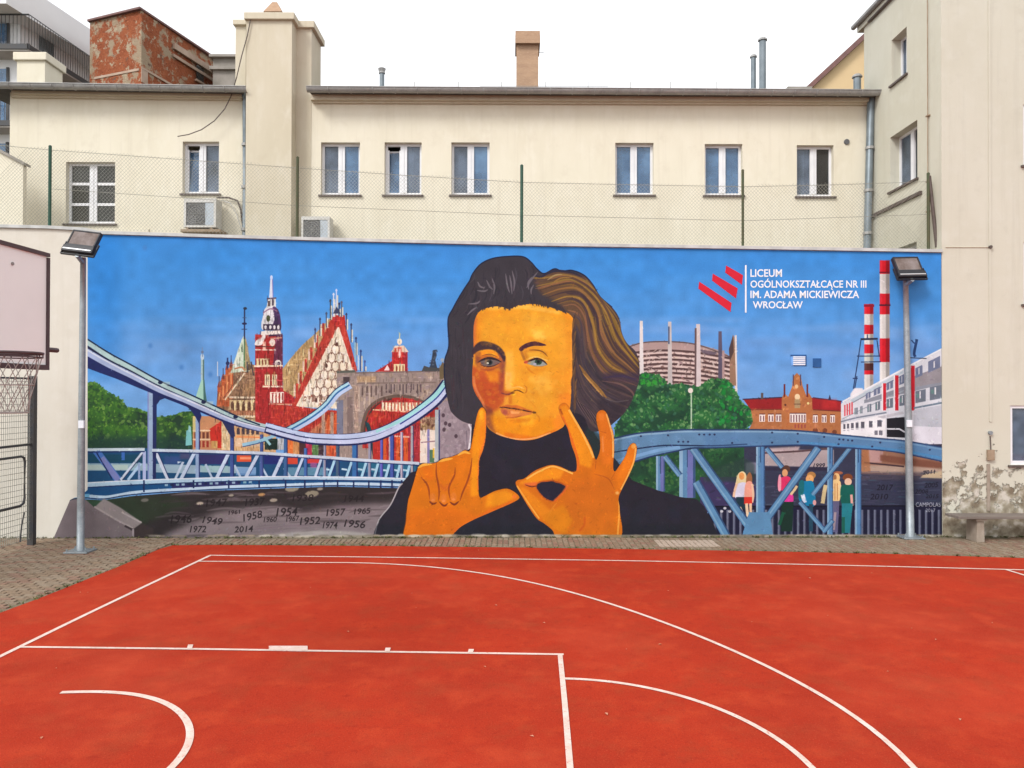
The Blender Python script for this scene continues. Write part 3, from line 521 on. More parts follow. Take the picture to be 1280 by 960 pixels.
    fill([(1142, 512), (1178, 506), (1178, 534), (1142, 532)], (190, 194, 204)); fill([(1142, 533), (1178, 534), (1178, 558), (1142, 553)], (226, 226, 236))
    stroke([(1146, 424), (1142.6, 441), (1144, 446)], 3.4, (34, 62, 110)); stroke([(1139, 425), (1143, 429), (1146, 427)], 1.6, (40, 70, 120)); stroke([(1137, 447), (1146, 447.5), (1158, 448)], 1.2, (50, 60, 80))
    # river bank and water behind the blue bridge
    fill(rect(930, 555, 1180, 640), (52, 55, 78)); fill([(952, 562), (1042, 562), (1042, 584), (952, 582)], (172, 158, 160), 1, 1); fill([(958, 560), (1000, 558), (996, 566), (968, 567)], (196, 176, 178), .9, 2); stroke([(956, 566), (996, 564), (1040, 560)], 2.4, (90, 70, 74)); fill(rect(952, 584, 1042, 588), (44, 40, 62), .9, 1); fill(rect(932, 578, 946, 592), (172, 160, 190), .8, 2)
    fill([(1075, 560), (1180, 572), (1180, 596), (1075, 592)], (150, 108, 88)); fill([(1085, 562), (1104, 564), (1102, 578), (1086, 578)], (186, 150, 150), .8, 1); fill([(1100, 568), (1180, 578), (1180, 588), (1100, 576)], (122, 76, 60), .9, 2); fill([(1076, 581), (1130, 582), (1180, 586), (1180, 594), (1120, 592), (1076, 590)], (188, 164, 148), .9, 2); stroke([(1080, 578), (1130, 583)], 2, (70, 50, 56)); fill(rect(1076, 590, 1180, 600), (80, 72, 84), .7, 3); fill([(1155, 592), (1180, 588), (1180, 598), (1150, 597)], (206, 184, 150), .9, 1)
    fill([(1078, 562), (1086, 562), (1088, 590), (1076, 590)], (170, 110, 70), .7, 1)
    rr = np.random.RandomState(9)
    for k in range(210):
        x, y = 930 + 245 * rr.rand(), 588 + 44 * rr.rand()
        stroke([(x, y), (x + 6 + 14 * rr.rand(), y + rr.rand() * 2 - 1)], 1 + 1.6 * rr.rand(), [(84, 92, 120), (38, 38, 60), (110, 116, 138), (60, 90, 108), (76, 66, 92)][rr.randint(5)], a=.7, taper=True)
    fill(rect(875, 596, 946, 640), (60, 52, 92)); dabs(876, 596, 945, 640, 60, [(84, 70, 120), (44, 40, 70), (70, 80, 90)], 3, None, .6, .4, 31); fill([(880, 590), (930, 572), (944, 580), (944, 602), (880, 602)], (40, 62, 58), .7, 4)
    for t, x, y, w, h, an in [('1999', 1024, 581.5, 14, 5, 0), ('2017', 1106, 609, 20, 7, 0), ('2010', 1099, 620.5, 22, 7, 0), ('2011', 1161, 590, 15, 5, -.1), ('2005', 1164, 606, 17, 6, -.05), ('2008', 1152, 614, 16, 5, 0), ('2015', 1165, 620, 16, 5, 0)]:
        write(t, x, y, w, h, (24, 22, 38), an, .9, .2)
    # railing
    fill([(885, 632), (1180, 631), (1180, 676), (885, 676)], (26, 26, 52)); stroke([(885, 633), (1180, 632)], 1.6, (18, 18, 36), sm=False)
    fills([rect(x, 637, x + 2.4, 670) for x in range(892, 1176, 8)], (108, 112, 134)); fills([rect(x + 2.4, 637, x + 3.4, 670) for x in range(892, 1176, 8)], (60, 62, 86)); stroke([(885, 669.5), (1180, 669.5)], 1.4, (60, 60, 90), sm=False)
    for x, y in [(902, 639), (912, 639), (906, 635)]: fill(ell(x, y, 2, 1.6), (196, 196, 206))
    write('CAMPOLAS', 1160, 630.5, 31, 5.4, (206, 208, 218), 0, .85, 0, None, 0.0); write('2017', 1163, 637.5, 12, 4.4, (206, 208, 218), 0, .8, 0, None, 0.0)
    # people leaning on the railing (painted)
    def limb(p, w, c, w1=None): stroke(p, w, c, w1)
    sk = (232, 190, 160)
    fill([(921, 596), (927, 589), (932, 592), (933, 600), (930, 610), (921, 610), (917, 622)], (228, 208, 158), sm=True); fill(ell(927, 595, 3.4, 4.6), (222, 150, 84)); fill([(920, 606), (933, 604), (934, 622), (919, 622)], (218, 214, 236), sm=True); limb([(921, 604), (918, 614), (917, 621)], 3, sk); fill(rect(920, 621, 932, 636), (24, 52, 66)); limb([(924, 634), (932, 650)], 4.4, (236, 200, 170)); 
    fill([(933, 596), (937, 590), (940, 596), (939, 606), (933, 606)], (160, 104, 66), sm=True); fill([(932, 604), (940, 603), (941, 622), (931, 623)], (238, 164, 142), sm=True); limb([(940, 605), (941.5, 618), (940, 628)], 2.8, sk); fill(rect(930, 621, 940, 630), (214, 52, 40)); limb([(933, 629), (934, 640), (936, 652)], 3.6, (240, 206, 172)); limb([(938, 629), (938.5, 650)], 3.2, (240, 200, 164)); limb([(932, 655), (932.5, 667)], 2.6, (240, 220, 200))
    fill(ell(982.5, 586, 5.2, 4.8), (84, 56, 48)); fill(ell(981, 591, 3.6, 4.8), (220, 160, 112)); fill([(974, 598), (984, 595), (989, 600), (987, 612), (974, 612), (972, 604)], (224, 52, 104), sm=True); fill([(973, 596), (976, 594), (976, 612), (972.5, 612)], (244, 160, 180), sm=True); fill([(982, 618), (990, 616), (991, 627), (980, 627)], (216, 56, 148), sm=True); limb([(988, 618), (993, 612), (996, 607)], 3.4, (226, 196, 150)); fill([(977, 627), (992, 627), (990, 664), (976, 664)], (20, 48, 40), sm=False); limb([(979, 640), (974, 656)], 4, (20, 84, 60))
    fill(ell(1014, 594, 5.6, 4.6), (176, 126, 70)); fill(ell(1012, 598.5, 5, 5.4), (228, 168, 104)); fill([(1001, 604), (1008, 601), (1017, 604), (1018, 632), (1001, 628), (998, 618)], (16, 122, 166), sm=True); fill([(999, 602), (1005, 602), (1003, 622), (998, 620)], (22, 106, 116), sm=True); limb([(1003, 618), (1006, 628)], 5, (206, 216, 236)); fill(rect(1011, 630, 1016, 664), (34, 70, 92)); fill(ell(1018, 628, 2.2, 3.4), (224, 160, 160))
    fill(ell(1047.5, 591, 6, 2.2), (166, 100, 70)); fill(ell(1045.5, 597, 4.2, 6), (234, 192, 130)); fill(ell(1043.6, 596.5, 2, 3.6), (150, 94, 60), .8); fill([(1040, 602), (1048, 600), (1051, 606), (1049, 626), (1039, 626)], (240, 204, 142), sm=True); fills([rect(1043, 604, 1044, 625), rect(1046, 604, 1047, 625)], (196, 130, 84)); limb([(1032, 606), (1030, 616), (1028, 629)], 5, (206, 186, 140)); limb([(1049, 606), (1052, 618), (1054, 627)], 4, (236, 210, 160)); fill([(1039, 626), (1049, 626), (1047, 665), (1041, 665), (1039, 650)], (96, 92, 126)); limb([(1044, 640), (1042, 662)], 3, (160, 140, 150))
    fill(ell(1059.5, 596.5, 6.4, 4.6), (128, 70, 40)); fill(ell(1060, 602, 4.6, 4.6), (236, 196, 168)); fill([(1051, 608), (1060, 606), (1067, 608), (1066, 630), (1052, 630)], (14, 92, 82), sm=True); limb([(1064, 618), (1065, 632)], 3.2, (230, 170, 160)); fill([(1052, 629), (1066, 629), (1062, 666), (1052, 666)], (34, 124, 138)); fill(rect(1052, 646, 1056, 666), (24, 94, 80))
    # blue bridge
    B, Bd, Bl = (92, 138, 178), (48, 76, 116), (144, 180, 208)
    for x0, x1, y0, y1, m_ in [(820, 831, 570, 614, 1), (849, 869, 562, 622, 1), (945, 956, 556, 668, 0), (1034, 1041, 556, 668, 0), (1069, 1076.5, 556, 668, 0)]:
        fill(rect(x0, y0, x1, y1), B); fill(rect(x0 + (x1 - x0) * .5, y0, x1, y1), (112, 112, 176) if m_ else (84, 130, 180), .85); fill(rect(x0, y0, x0 + (x1 - x0) * .22, y1), Bl, .9); fill(rect(x1 - (x1 - x0) * .14, y0, x1, y1), Bd, .9); stroke([((x0 + x1) / 2, y0), ((x0 + x1) / 2, y0 + 22)], 1.2, Bd, sm=False)
    for a, b, w in [((831, 570), (850, 594), 7), ((866, 560), (939, 662), 10.5), ((870, 602), (908, 670), 11), ((1023, 559), (950, 660), 10), ((958, 560), (978, 584), 6), ((1063, 559), (1016, 618), 6), ((1000, 627), (1032, 664), 6), ((1030, 664), (1041, 650), 6)]:
        stroke([a, b], w, Bd, sm=False); stroke([(a[0] - .6, a[1] + .4), (b[0] - .6, b[1] + .4)], w * .78, B, sm=False); stroke([(a[0] - w * .2, a[1] + w * .12), (b[0] - w * .2, b[1] + w * .12)], w * .2, Bl, sm=False, a=.6)
    fill([(936, 640), (962, 640), (966, 668), (928, 668)], B)
    ut = [(762, 549), (768, 547.5), (797, 541.5), (826, 539), (854, 537), (891, 537), (947, 537), (1000, 538.4), (1050, 543.4), (1099, 548), (1131, 551), (1180, 559.5)]
    ub = [(1180, 577), (1132, 567), (1106, 563), (1072, 560.4), (1024, 557.5), (1000, 556), (934, 558), (890, 559.6), (865, 560), (844, 564), (816, 570), (796, 576), (768, 584), (762, 585)]
    fill(np.vstack([smooth(ut), smooth(ub)]), (96, 138, 176)); mk = mask_of(np.vstack([smooth(ut), smooth(ub)]))
    stroke([(762, 566), (797, 560.5), (826, 557), (846, 556.5), (890, 557), (934, 555)], 1.7, (30, 48, 84)); stroke(ut, 1.8, (40, 62, 100)); stroke([(x, y + 2.4) for x, y in ut], 2, Bl, a=.8); stroke(ub, 1.8, (34, 54, 96)); stroke([(762, 578), (796, 569.5), (826, 562), (850, 559)], 4, (130, 176, 222), a=.7, clip=mk); fill([(880, 540), (1180, 545), (1180, 580), (880, 560)], (78, 122, 172), .4, 6, clip=mk); stroke([(1000, 553), (1072, 557.6), (1132, 564), (1180, 573)], 3, (70, 140, 196), a=.6, clip=mk)
    for x, y in [(801, 545), (835, 544), (874, 543), (880, 543), (887, 543), (893, 543), (848, 552), (854, 552), (860, 552), (915, 553.5), (965, 540.6), (965, 553), (997, 542), (997, 552), (1049, 549), (1054, 549.4), (1060, 550), (1065, 550.6), (1048, 555), (1100, 553), (1162, 562), (1030, 546), (1090, 558)]: fill(ell(x, y, 1.5, 1.3, 7), (40, 48, 84))
    # ---- wall base patch under the suit
    # ---- black coat
    coat = [(590, 526), (606, 520), (722, 505), (745, 545), (770, 575), (790, 600), (820, 612), (850, 621), (871, 624), (880, 633), (891, 653), (902, 680), (464, 680), (468, 664), (474, 648), (488, 630), (498, 609), (514, 590), (560, 580), (588, 560)]
    fill(coat, (38, 35, 47)); mk = mask_of(coat)
    dabs(470, 530, 895, 672, 260, [(42, 38, 52), (34, 32, 42), (38, 36, 56), (32, 36, 48)], 12, mk, .35, .6, 41); stroke([(468, 670), (474, 649), (488, 631), (498, 610), (503, 604)], 1.6, (176, 172, 176)); fill(rect(464, 655, 905, 680), (30, 32, 42), .6, 4, clip=mk)
    fill([(735, 530), (752, 545), (748, 580), (722, 570)], (34, 52, 52), .8, 4); fill([(776, 540), (766, 560), (768, 590), (778, 575)], (34, 62, 70), .3, 3)
    # ---- hair
    hair = [(590, 530), (577, 526), (565, 516), (561, 506), (558, 491), (555.5, 470), (556, 450), (561, 432), (560, 400), (566, 386), (573, 373), (581, 360), (587, 351), (591, 342), (601, 330), (616, 323), (636, 320.5), (654, 321), (664, 328), (671, 336), (680, 342), (693, 336), (702, 339), (715, 338), (730, 344), (741, 356), (750, 371), (765, 384), (774, 398), (777, 415), (783, 428), (794, 439), (799, 454), (798.5, 476), (791, 498), (782, 514), (770, 526), (756, 536), (738, 538), (716, 515), (606, 520), (598, 530)]
    fill(hair, (58, 54, 62), sm=True); hm = mask_of(hair, True)
    stroke(hair[4:28], 1.6, (28, 34, 60))
    rr = np.random.RandomState(17)
    # right, brown locks
    fill([(668, 350), (700, 342), (735, 350), (768, 392), (780, 430), (797, 452), (797, 480), (760, 478), (735, 440), (716, 400), (700, 380), (676, 366)], (104, 76, 54), .9, 6, clip=hm); fill([(715, 440), (745, 480), (796, 485), (780, 520), (740, 540), (714, 505)], (66, 54, 60), .9, 6, clip=hm)
    G = [[(664, 344), (680, 345), (700, 341), (728, 346), (748, 370), (770, 394), (778, 422), (797, 446)],
         [(668, 356), (690, 352), (715, 348), (742, 366), (760, 390), (770, 420), (786, 442), (799, 458)],
         [(676, 366), (700, 358), (722, 358), (746, 380), (756, 410), (768, 436), (784, 452), (799, 468)],
         [(684, 374), (708, 367), (728, 370), (744, 395), (748, 425), (762, 448), (780, 462), (799, 474)],
         [(700, 380), (718, 376), (732, 390), (736, 420), (744, 446), (760, 466), (780, 472), (797, 478)],
         [(716, 392), (726, 404), (728, 430), (732, 452), (744, 472), (758, 484), (776, 492), (790, 498)],
         [(717, 412), (721, 432), (724, 452), (731, 472), (744, 490), (757, 500), (770, 508), (782, 512)],
         [(716, 440), (718, 458), (722, 476), (730, 494), (742, 508), (752, 518), (762, 525), (770, 527)],
         [(715, 470), (716, 484), (718, 498), (724, 508), (732, 518), (738, 526), (744, 532), (752, 537)]]
    G = [np.array(g, float) for g in G]
    up = [(126, 96, 48), (148, 116, 52), (112, 84, 50), (96, 66, 54), (72, 54, 62), (164, 112, 74), (120, 86, 50), (58, 46, 56), (150, 120, 40)]
    lowc = [(76, 62, 68), (58, 50, 58), (96, 78, 74), (48, 42, 52), (104, 84, 72), (66, 58, 70)]
    for k in range(190):
        u = rr.rand() * (len(G) - 1.001); i = int(u); f = u - i
        g = G[i] * (1 - f) + G[i + 1] * f + rr.randn(1, 2) * .8
        s0 = rr.randint(0, 5); s1 = min(8, s0 + 3 + rr.randint(3))
        c = up[rr.randint(len(up))] if u < 4.6 else lowc[rr.randint(len(lowc))]
        stroke(g[s0:s1], 1.4 + 3.2 * rr.rand(), c, a=.62, taper=True, clip=hm)
    for u, c, w in [(0.3, (156, 122, 56), 2.6), (1.2, (158, 124, 56), 3), (2.3, (156, 112, 64), 3), (3.4, (164, 126, 60), 3), (4.2, (150, 104, 74), 2.6), (2.8, (60, 46, 56), 3.4), (3.8, (64, 50, 62), 4), (1.7, (70, 52, 52), 3), (.8, (72, 52, 56), 3)]:
        i = int(u); f = u - i; g = G[i] * (1 - f) + G[i + 1] * f; stroke(g, w, c, a=.7, taper=True, clip=hm)
    stroke([(724, 456), (735, 472), (748, 486), (758, 497)], 5, (150, 108, 52), a=.85, taper=True); stroke([(728, 466), (742, 482), (754, 496)], 2, (196, 150, 84), a=.8, taper=True); stroke([(752, 476), (775, 480), (790, 490), (793, 500)], 2.4, (120, 92, 84), a=.8, taper=True, clip=hm); fill([(752, 466), (800, 466), (799, 480), (756, 476)], (56, 46, 70), .7, 4, clip=hm); stroke([(754, 472), (776, 470), (796, 474)], 3, (62, 50, 74), taper=True, clip=hm)
    stroke([(756, 498), (770, 502), (786, 500)], 2, (120, 110, 110), a=.7, taper=True, clip=hm); fill([(745, 500), (785, 500), (776, 524), (752, 536)], (46, 40, 50), .6, 5, clip=hm)
    for k in range(10): stroke([(716 + k, 486 + k * 2), (722 + k * 2, 505 + k), (734 + k * 2, 524 + k)], 1.3, [(112, 92, 92), (54, 44, 52)][k % 2], a=.7, taper=True, clip=hm)
    stroke([(665, 343), (676, 346), (690, 339), (712, 340), (728, 346)], 3, (44, 42, 62), taper=True); stroke([(684, 350), (694, 344), (703, 343)], 2, (166, 140, 96), taper=True); stroke([(688, 356), (700, 348), (716, 346)], 2, (150, 112, 60), taper=True)
    # left, near black locks
    for k in range(70):
        x, y = 560 + 105 * rr.rand(), 330 + 60 * rr.rand()
        dx, dy = (x - 640) * .12, 10 + 14 * rr.rand()
        stroke([(x, y), (x + dx * .4 + 2, y + dy * .5), (x + dx, y + dy)], 1.2 + 1.6 * rr.rand(), [(78, 74, 84), (48, 44, 54), (70, 62, 70), (42, 40, 50)][rr.randint(4)], a=.6, taper=True, clip=hm)
    for p in [[(632, 342), (634, 356), (637, 366)], [(640, 338), (643, 352), (642, 364)], [(637, 344), (639, 356), (640, 368)], [(615, 348), (618, 358), (617, 368)], [(665, 346), (660, 354), (661, 362)], [(672, 340), (664, 350), (658, 360)], [(596, 363), (605, 364), (610, 362)], [(586, 380), (596, 379), (600, 376)], [(584, 394), (590, 388), (596, 384)], [(597, 352), (600, 358), (606, 360)], [(667, 356), (664, 362), (664, 368)], [(608, 350), (612, 358), (616, 362)]]:
        stroke(p, 2.2, (112, 106, 114), a=.85, taper=True)
    for k in range(26):
        y = 395 + 110 * rr.rand(); x = 562 + 24 * rr.rand()
        stroke([(x, y), (x - 1 + 3 * rr.rand(), y + 12), (x + 2 * rr.rand(), y + 22)], 1.6, [(70, 64, 74), (46, 44, 54), (66, 48, 56)][rr.randint(3)], a=.6, taper=True, clip=hm)
    # ---- face
    face = [(592, 410), (595, 396), (600, 389), (606, 385.6), (619, 383), (629, 384), (636, 386.4), (642, 384), (649, 381.4), (667, 380), (680, 382), (689, 384.4), (702, 389), (709, 391), (715, 396), (717.5, 403), (716.5, 413), (715, 432), (715.5, 459), (714, 489), (712, 512), (706, 530), (700, 536), (687, 542), (668, 549), (650, 550), (632, 546.4), (618, 541), (608, 531), (604, 508), (595, 493), (590.6, 480), (590.6, 461), (592, 442)]
    fill(face, (238, 163, 38), sm=True); fm = mask_of(face, True)
    fill([(588, 380), (600, 380), (600, 430), (594, 450), (588, 450)], (238, 140, 26), .8, 6, clip=fm); fill([(588, 395), (597, 395), (594, 440), (588, 440)], (196, 96, 60), .7, 4, clip=fm)
    fill([(655, 392), (690, 396), (700, 420), (686, 428), (664, 420), (654, 405)], (247, 181, 56), .7, 9, clip=fm); fill([(664, 412), (680, 414), (682, 424), (668, 424)], (255, 214, 90), .7, 4, clip=fm); fill([(700, 400), (716, 405), (714, 500), (702, 505), (700, 440)], (240, 166, 50), .6, 5, clip=fm); stroke([(717, 395), (714.5, 420), (714, 460), (713, 490)], 2.4, (252, 176, 92), a=.8, clip=fm)
    fill([(610, 384), (660, 381), (700, 389), (700, 393), (655, 386), (612, 388)], (253, 200, 90), .6, 2, clip=fm); fill([(702, 388), (719, 390), (718, 402), (706, 398)], (248, 150, 30), .7, 3, clip=fm)
    fill([(706, 400), (720, 400), (720, 500), (704, 500), (709, 450)], (236, 146, 30), .55, 6, clip=fm); fill([(597, 388), (640, 386), (640, 392), (606, 398), (600, 420), (594, 420)], (236, 150, 30), .5, 5, clip=fm)
    fill([(684, 470), (714, 455), (714, 520), (700, 540), (676, 548), (680, 520), (692, 500)], (238, 150, 34), .6, 10, clip=fm); fill([(668, 470), (686, 466), (692, 486), (678, 496), (668, 488)], (251, 190, 74), .5, 7, clip=fm); fill([(655, 494), (672, 488), (678, 506), (670, 512), (658, 508)], (240, 164, 42), .5, 5, clip=fm)
    # shaded cheek
    fill([(588, 455), (600, 461), (618, 462), (629, 464), (628, 488), (634, 496), (628, 506), (622, 512), (610, 518), (600, 510), (588, 485)], (196, 86, 38), .95, 5, clip=fm); fill([(592, 480), (602, 470), (624, 480), (626, 498), (612, 508), (600, 500)], (186, 76, 34), .75, 5, clip=fm); fill([(606, 463), (622, 463), (624, 476), (612, 478)], (238, 146, 28), .75, 4, clip=fm); stroke([(592, 470), (594, 484), (602, 500), (607, 512)], 3, (238, 150, 96), a=.6, clip=fm, blur=1)
    fill([(604, 505), (616, 512), (618, 530), (628, 540), (622, 546), (606, 530)], (120, 58, 50), .8, 4, clip=fm); fill([(612, 518), (640, 524), (690, 522), (702, 530), (660, 552), (620, 544)], (240, 148, 16), .85, 6, clip=fm); fill([(630, 540), (668, 546), (690, 538), (704, 530), (690, 544), (650, 552), (630, 548)], (224, 108, 20), .7, 3, clip=fm); fill([(648, 520), (664, 518), (668, 530), (652, 532)], (250, 184, 40), .8, 5, clip=fm); stroke([(620, 541), (634, 546.6), (652, 549), (670, 547), (688, 541)], 1.8, (250, 180, 120), a=.8, clip=fm)
    fill([(698, 492), (714, 490), (712, 520), (704, 534), (694, 536), (690, 528), (700, 515)], (240, 138, 34), .8, 5, clip=fm)
    # nose
    fill([(632, 440), (641, 438), (644, 470), (640, 486), (632, 486), (630, 462)], (250, 186, 70), .8, 4, clip=fm); fill([(631, 465), (639, 465), (640, 486), (632, 488)], (253, 186, 92), .7, 3, clip=fm)
    fill([(622, 436), (630, 440), (632, 452), (630, 470), (628, 490), (624, 488), (626, 466), (622, 452)], (132, 62, 60), .85, 3, clip=fm); fill([(624, 468), (630, 466), (630, 488), (639, 490), (637, 494), (624, 493)], (168, 74, 48), .8, 3, clip=fm)
    stroke([(639, 491.4), (642, 489), (646, 487.6), (650, 488.8), (655, 491.4)], 1.7, (92, 54, 20), taper=True); fill(ell(640.5, 491, 2.8, 1.3), (84, 44, 20), 1, 1); stroke([(640, 485), (648, 483.4), (656, 486)], 1.6, (252, 200, 110), a=.8, taper=True); stroke([(626, 491), (634, 493), (640, 491.6)], 2.2, (120, 54, 56), taper=True); fill([(634, 494), (640, 494), (640, 505), (635, 505)], (206, 108, 30), .7, 2, clip=fm); fill([(630, 496), (636, 495), (636, 507), (630, 507)], (246, 170, 60), .7, 2, clip=fm)
    stroke([(651, 437), (653, 443), (656, 450)], 3.2, (150, 92, 40), a=.75, blur=1); fill([(653, 438), (668, 436), (684, 440), (682, 447), (668, 444), (656, 449)], (196, 120, 36), .65, 3); fill([(655, 457), (668, 460), (684, 458), (680, 464), (664, 465)], (218, 134, 30), .55, 3)
    # mouth
    fill([(626, 508.6), (634, 505.6), (640, 506.6), (646, 506.4), (656, 510), (668, 515), (650, 513), (634, 510.6)], (200, 98, 44), .85, 1, sm=True)
    fill([(626, 510.6), (638, 511.4), (652, 513.6), (666, 516), (658, 519), (646, 521.4), (634, 520.6), (627, 516)], (216, 124, 66), .9, 1, sm=True); fill([(626, 511), (634, 512), (635, 519.6), (628, 517)], (160, 72, 66), .7, 2); fill([(638, 513.4), (650, 514.6), (648, 517.4), (639, 517)], (250, 178, 108), .85, 1)
    stroke([(624, 509.6), (630, 509), (636, 510), (645, 511), (655, 513), (662, 514.4), (670, 516)], 2.0, (84, 40, 30), taper=True); stroke([(631, 521.4), (641, 522), (652, 519.6)], 1.8, (182, 88, 38), a=.8, taper=True); fill(ell(668, 515.6, 2.2, 1.4), (74, 40, 26), .9, 1); stroke([(670, 517), (674, 522), (674, 527)], 1.8, (206, 124, 26), a=.7, blur=1)
    fill([(636, 524), (650, 523), (664, 522), (662, 526.6), (648, 529), (638, 528)], (216, 124, 18), .7, 2); stroke([(655, 491), (660, 498), (667, 506), (671, 512)], 1.8, (222, 140, 34), a=.6, blur=1, taper=True)
    fill([(650, 452), (656, 462), (658, 480), (655, 488), (651, 470)], (232, 154, 38), .6, 3, clip=fm); stroke([(655, 481), (658.4, 485), (657.6, 490), (654.6, 491.6)], 1.6, (196, 112, 30), a=.8, taper=True)
    # eyes and brows
    fill([(591, 436), (598, 428), (607, 426.6), (620, 430.6), (628, 437), (632, 446), (630, 452), (625, 444), (615, 437), (600, 438), (591, 443)], (56, 42, 54), .95, 1, sm=True); fill([(600, 440), (612, 437.6), (622, 443), (623, 448), (611, 446), (601, 449)], (246, 150, 30), 1, 1, sm=True); fill([(608, 441), (618, 442), (620, 446.6), (610, 445)], (252, 190, 40), .9, 1)
    fill([(594, 446), (612, 443), (628, 449), (627, 460), (612, 464), (596, 460)], (176, 92, 44), .75, 3, clip=fm)
    fill([(600, 451), (609, 449), (618, 450), (625, 453), (616, 456.6), (605, 457)], (112, 100, 98), 1, 0, sm=True); fill(ell(612, 453, 3.7, 3.4), (44, 54, 58)); fill(ell(612.4, 452.8, 1.7, 1.7), (18, 20, 24)); fill(ell(609.6, 453.8, 1.5, 1.1), (214, 222, 216), 1, 0); fill(ell(620.5, 453.8, 2.6, 1.2), (120, 86, 82), .9, 1); fill(ell(602.6, 454, 2, 1.4), (96, 74, 74), .9, 1)
    stroke([(597, 453), (603, 449.6), (611, 447.6), (619, 448.8), (627, 452.6)], 3.0, (48, 36, 44), taper=True); fill([(594, 441), (601, 439), (600, 452), (594, 456)], (120, 62, 50), .7, 3, clip=fm); stroke([(600, 455.6), (607, 458), (616, 457.4), (624, 454)], 1.5, (74, 46, 48), taper=True); stroke([(600, 461), (612, 462.4), (624, 458)], 2.0, (164, 74, 44), a=.7, taper=True, blur=1); stroke([(602, 444.6), (612, 442.6), (622, 446)], 1.4, (128, 66, 40), a=.8, taper=True)
    fill([(648.6, 436), (653, 431.6), (659, 428.6), (668, 426.6), (676, 428.4), (683, 431.4), (676, 432.4), (667, 432.4), (658, 435), (651.6, 439)], (72, 38, 50), 1, 0, sm=True); fill([(654, 436), (668, 433), (680, 434), (670, 436), (656, 439)], (226, 148, 40), .7, 1)
    fill([(658, 440), (674, 439), (683, 446), (676, 449), (662, 449)], (248, 186, 54), .8, 3); stroke([(661, 437.4), (671, 437.6), (679, 440), (684.6, 445.6)], 1.6, (128, 80, 30), taper=True); stroke([(658, 450), (664, 447), (672, 446.4), (682, 450), (687, 450)], 1.6, (252, 206, 110), a=.9, taper=True)
    fill([(656, 453), (662, 451), (671, 448.6), (679, 451.6), (684, 456), (676, 457.6), (665, 456.4)], (150, 158, 150), sm=True); fill(ell(672.8, 452.4, 4.6, 3.7), (44, 70, 54)); fill(ell(672.8, 452, 1.7, 1.7), (20, 26, 28)); fill(ell(668.4, 454.8, 2.2, 1.2), (186, 186, 206)); stroke([(655, 453.4), (662, 450.8), (671, 448.2), (679, 451), (684, 455.6)], 2.6, (56, 34, 34), taper=True); fill(ell(657.6, 452.6, 2.6, 2), (196, 70, 60), .9, 1); stroke([(664, 457), (675, 458.4), (684, 456)], 1.1, (190, 130, 60), taper=True)
    stroke([(657, 457), (663, 464), (670, 468)], 1.8, (214, 126, 24), a=.8, blur=1, taper=True); fill([(660, 470), (680, 472), (690, 478), (676, 480), (662, 478)], (252, 190, 74), .6, 4); fill(ell(667, 491, 1.7, 1.5), (206, 138, 40), .8, 1)
    for k in range(26): fill(ell(655 + 45 * rr.rand(), 460 + 40 * rr.rand(), 2 + 2 * rr.rand(), 1.4), [(252, 190, 76), (234, 164, 44)][k % 2], .35, 2, clip=fm)
    dabs(592, 386, 716, 548, 420, [(246, 178, 54), (226, 148, 32), (232, 140, 32), (242, 168, 44), (216, 128, 32)], 3.2, fm, .16, .6, 61)
    for k in range(22):                                       # strands that fall over temple and hairline
        y = 396 + 5 * k; x0 = 717 + rr.randn() * 1.2
        stroke([(x0 + 2, y - 8), (x0, y + 2), (x0 + .6, y + 16)], 1.6 + rr.rand(), [(92, 66, 52), (66, 50, 52), (124, 90, 50)][k % 3], a=.8, taper=True)
    for k in range(40):
        x = 604 + 104 * rr.rand(); yb = np.interp(x, [600, 606, 619, 636, 649, 667, 689, 702, 712], [389, 385.6, 383, 386.4, 381.4, 380, 384.4, 389, 394])
        stroke([(x + (640 - x) * .05, yb - 7), (x, yb - 1), (x - (640 - x) * .03, yb + 2.6 * rr.rand())], 1.8, (58, 50, 56), a=.8, taper=True)
    # ---- left hand (two fingers in an L)
    lh = [(602.5, 508.6), (598, 514), (594, 530), (590, 553), (587, 563), (581, 562), (573, 567), (562, 571), (552, 573), (546, 577), (536, 579), (527, 579), (521, 586), (516.6, 601), (512, 616), (509, 627), (507, 650), (507, 676), (556, 676), (566, 668), (576, 658), (592, 649), (608, 642), (624, 635), (640, 628), (649, 622.6), (648, 618), (640, 612), (632, 610), (619, 613), (606, 619.4), (599.6, 620), (598, 600), (598.6, 590), (599, 575), (604, 562), (607, 547), (608, 520), (606.4, 511.6)]
    fill(lh, (40, 26, 24), .9, 1, sm=True); fill([(x + (.8 if x < 560 else -.4), y + .6) for x, y in lh], (218, 118, 12), sm=True); lm = mask_of(lh, True)
    fill([(598, 514), (603, 510), (607, 514), (607, 546), (601, 566), (597, 600), (597, 620), (588, 620), (589, 575), (591, 550)], (240, 150, 18), .9, 3, clip=lm); fill([(599, 513), (604, 511), (604, 530), (600, 535)], (250, 184, 40), .8, 3, clip=lm); fill([(600, 524), (606, 524), (604, 560), (598, 570)], (232, 128, 20), .6, 3, clip=lm); stroke([(607, 516), (607, 545), (602, 562), (598.5, 578), (598, 612)], 2, (238, 120, 50), a=.7, clip=lm)
    fill([(505, 640), (560, 632), (600, 645), (560, 676), (505, 676)], (222, 108, 14), .7, 8, clip=lm); fill([(610, 617), (632, 612), (646, 620), (630, 630), (606, 634)], (240, 152, 22), .8, 4, clip=lm); fill([(566, 662), (610, 638), (644, 624), (640, 630), (600, 648), (570, 668)], (236, 104, 30), .7, 3, clip=lm); fill(ell(643, 620.6, 3, 2.6), (240, 120, 44), .8, 1)
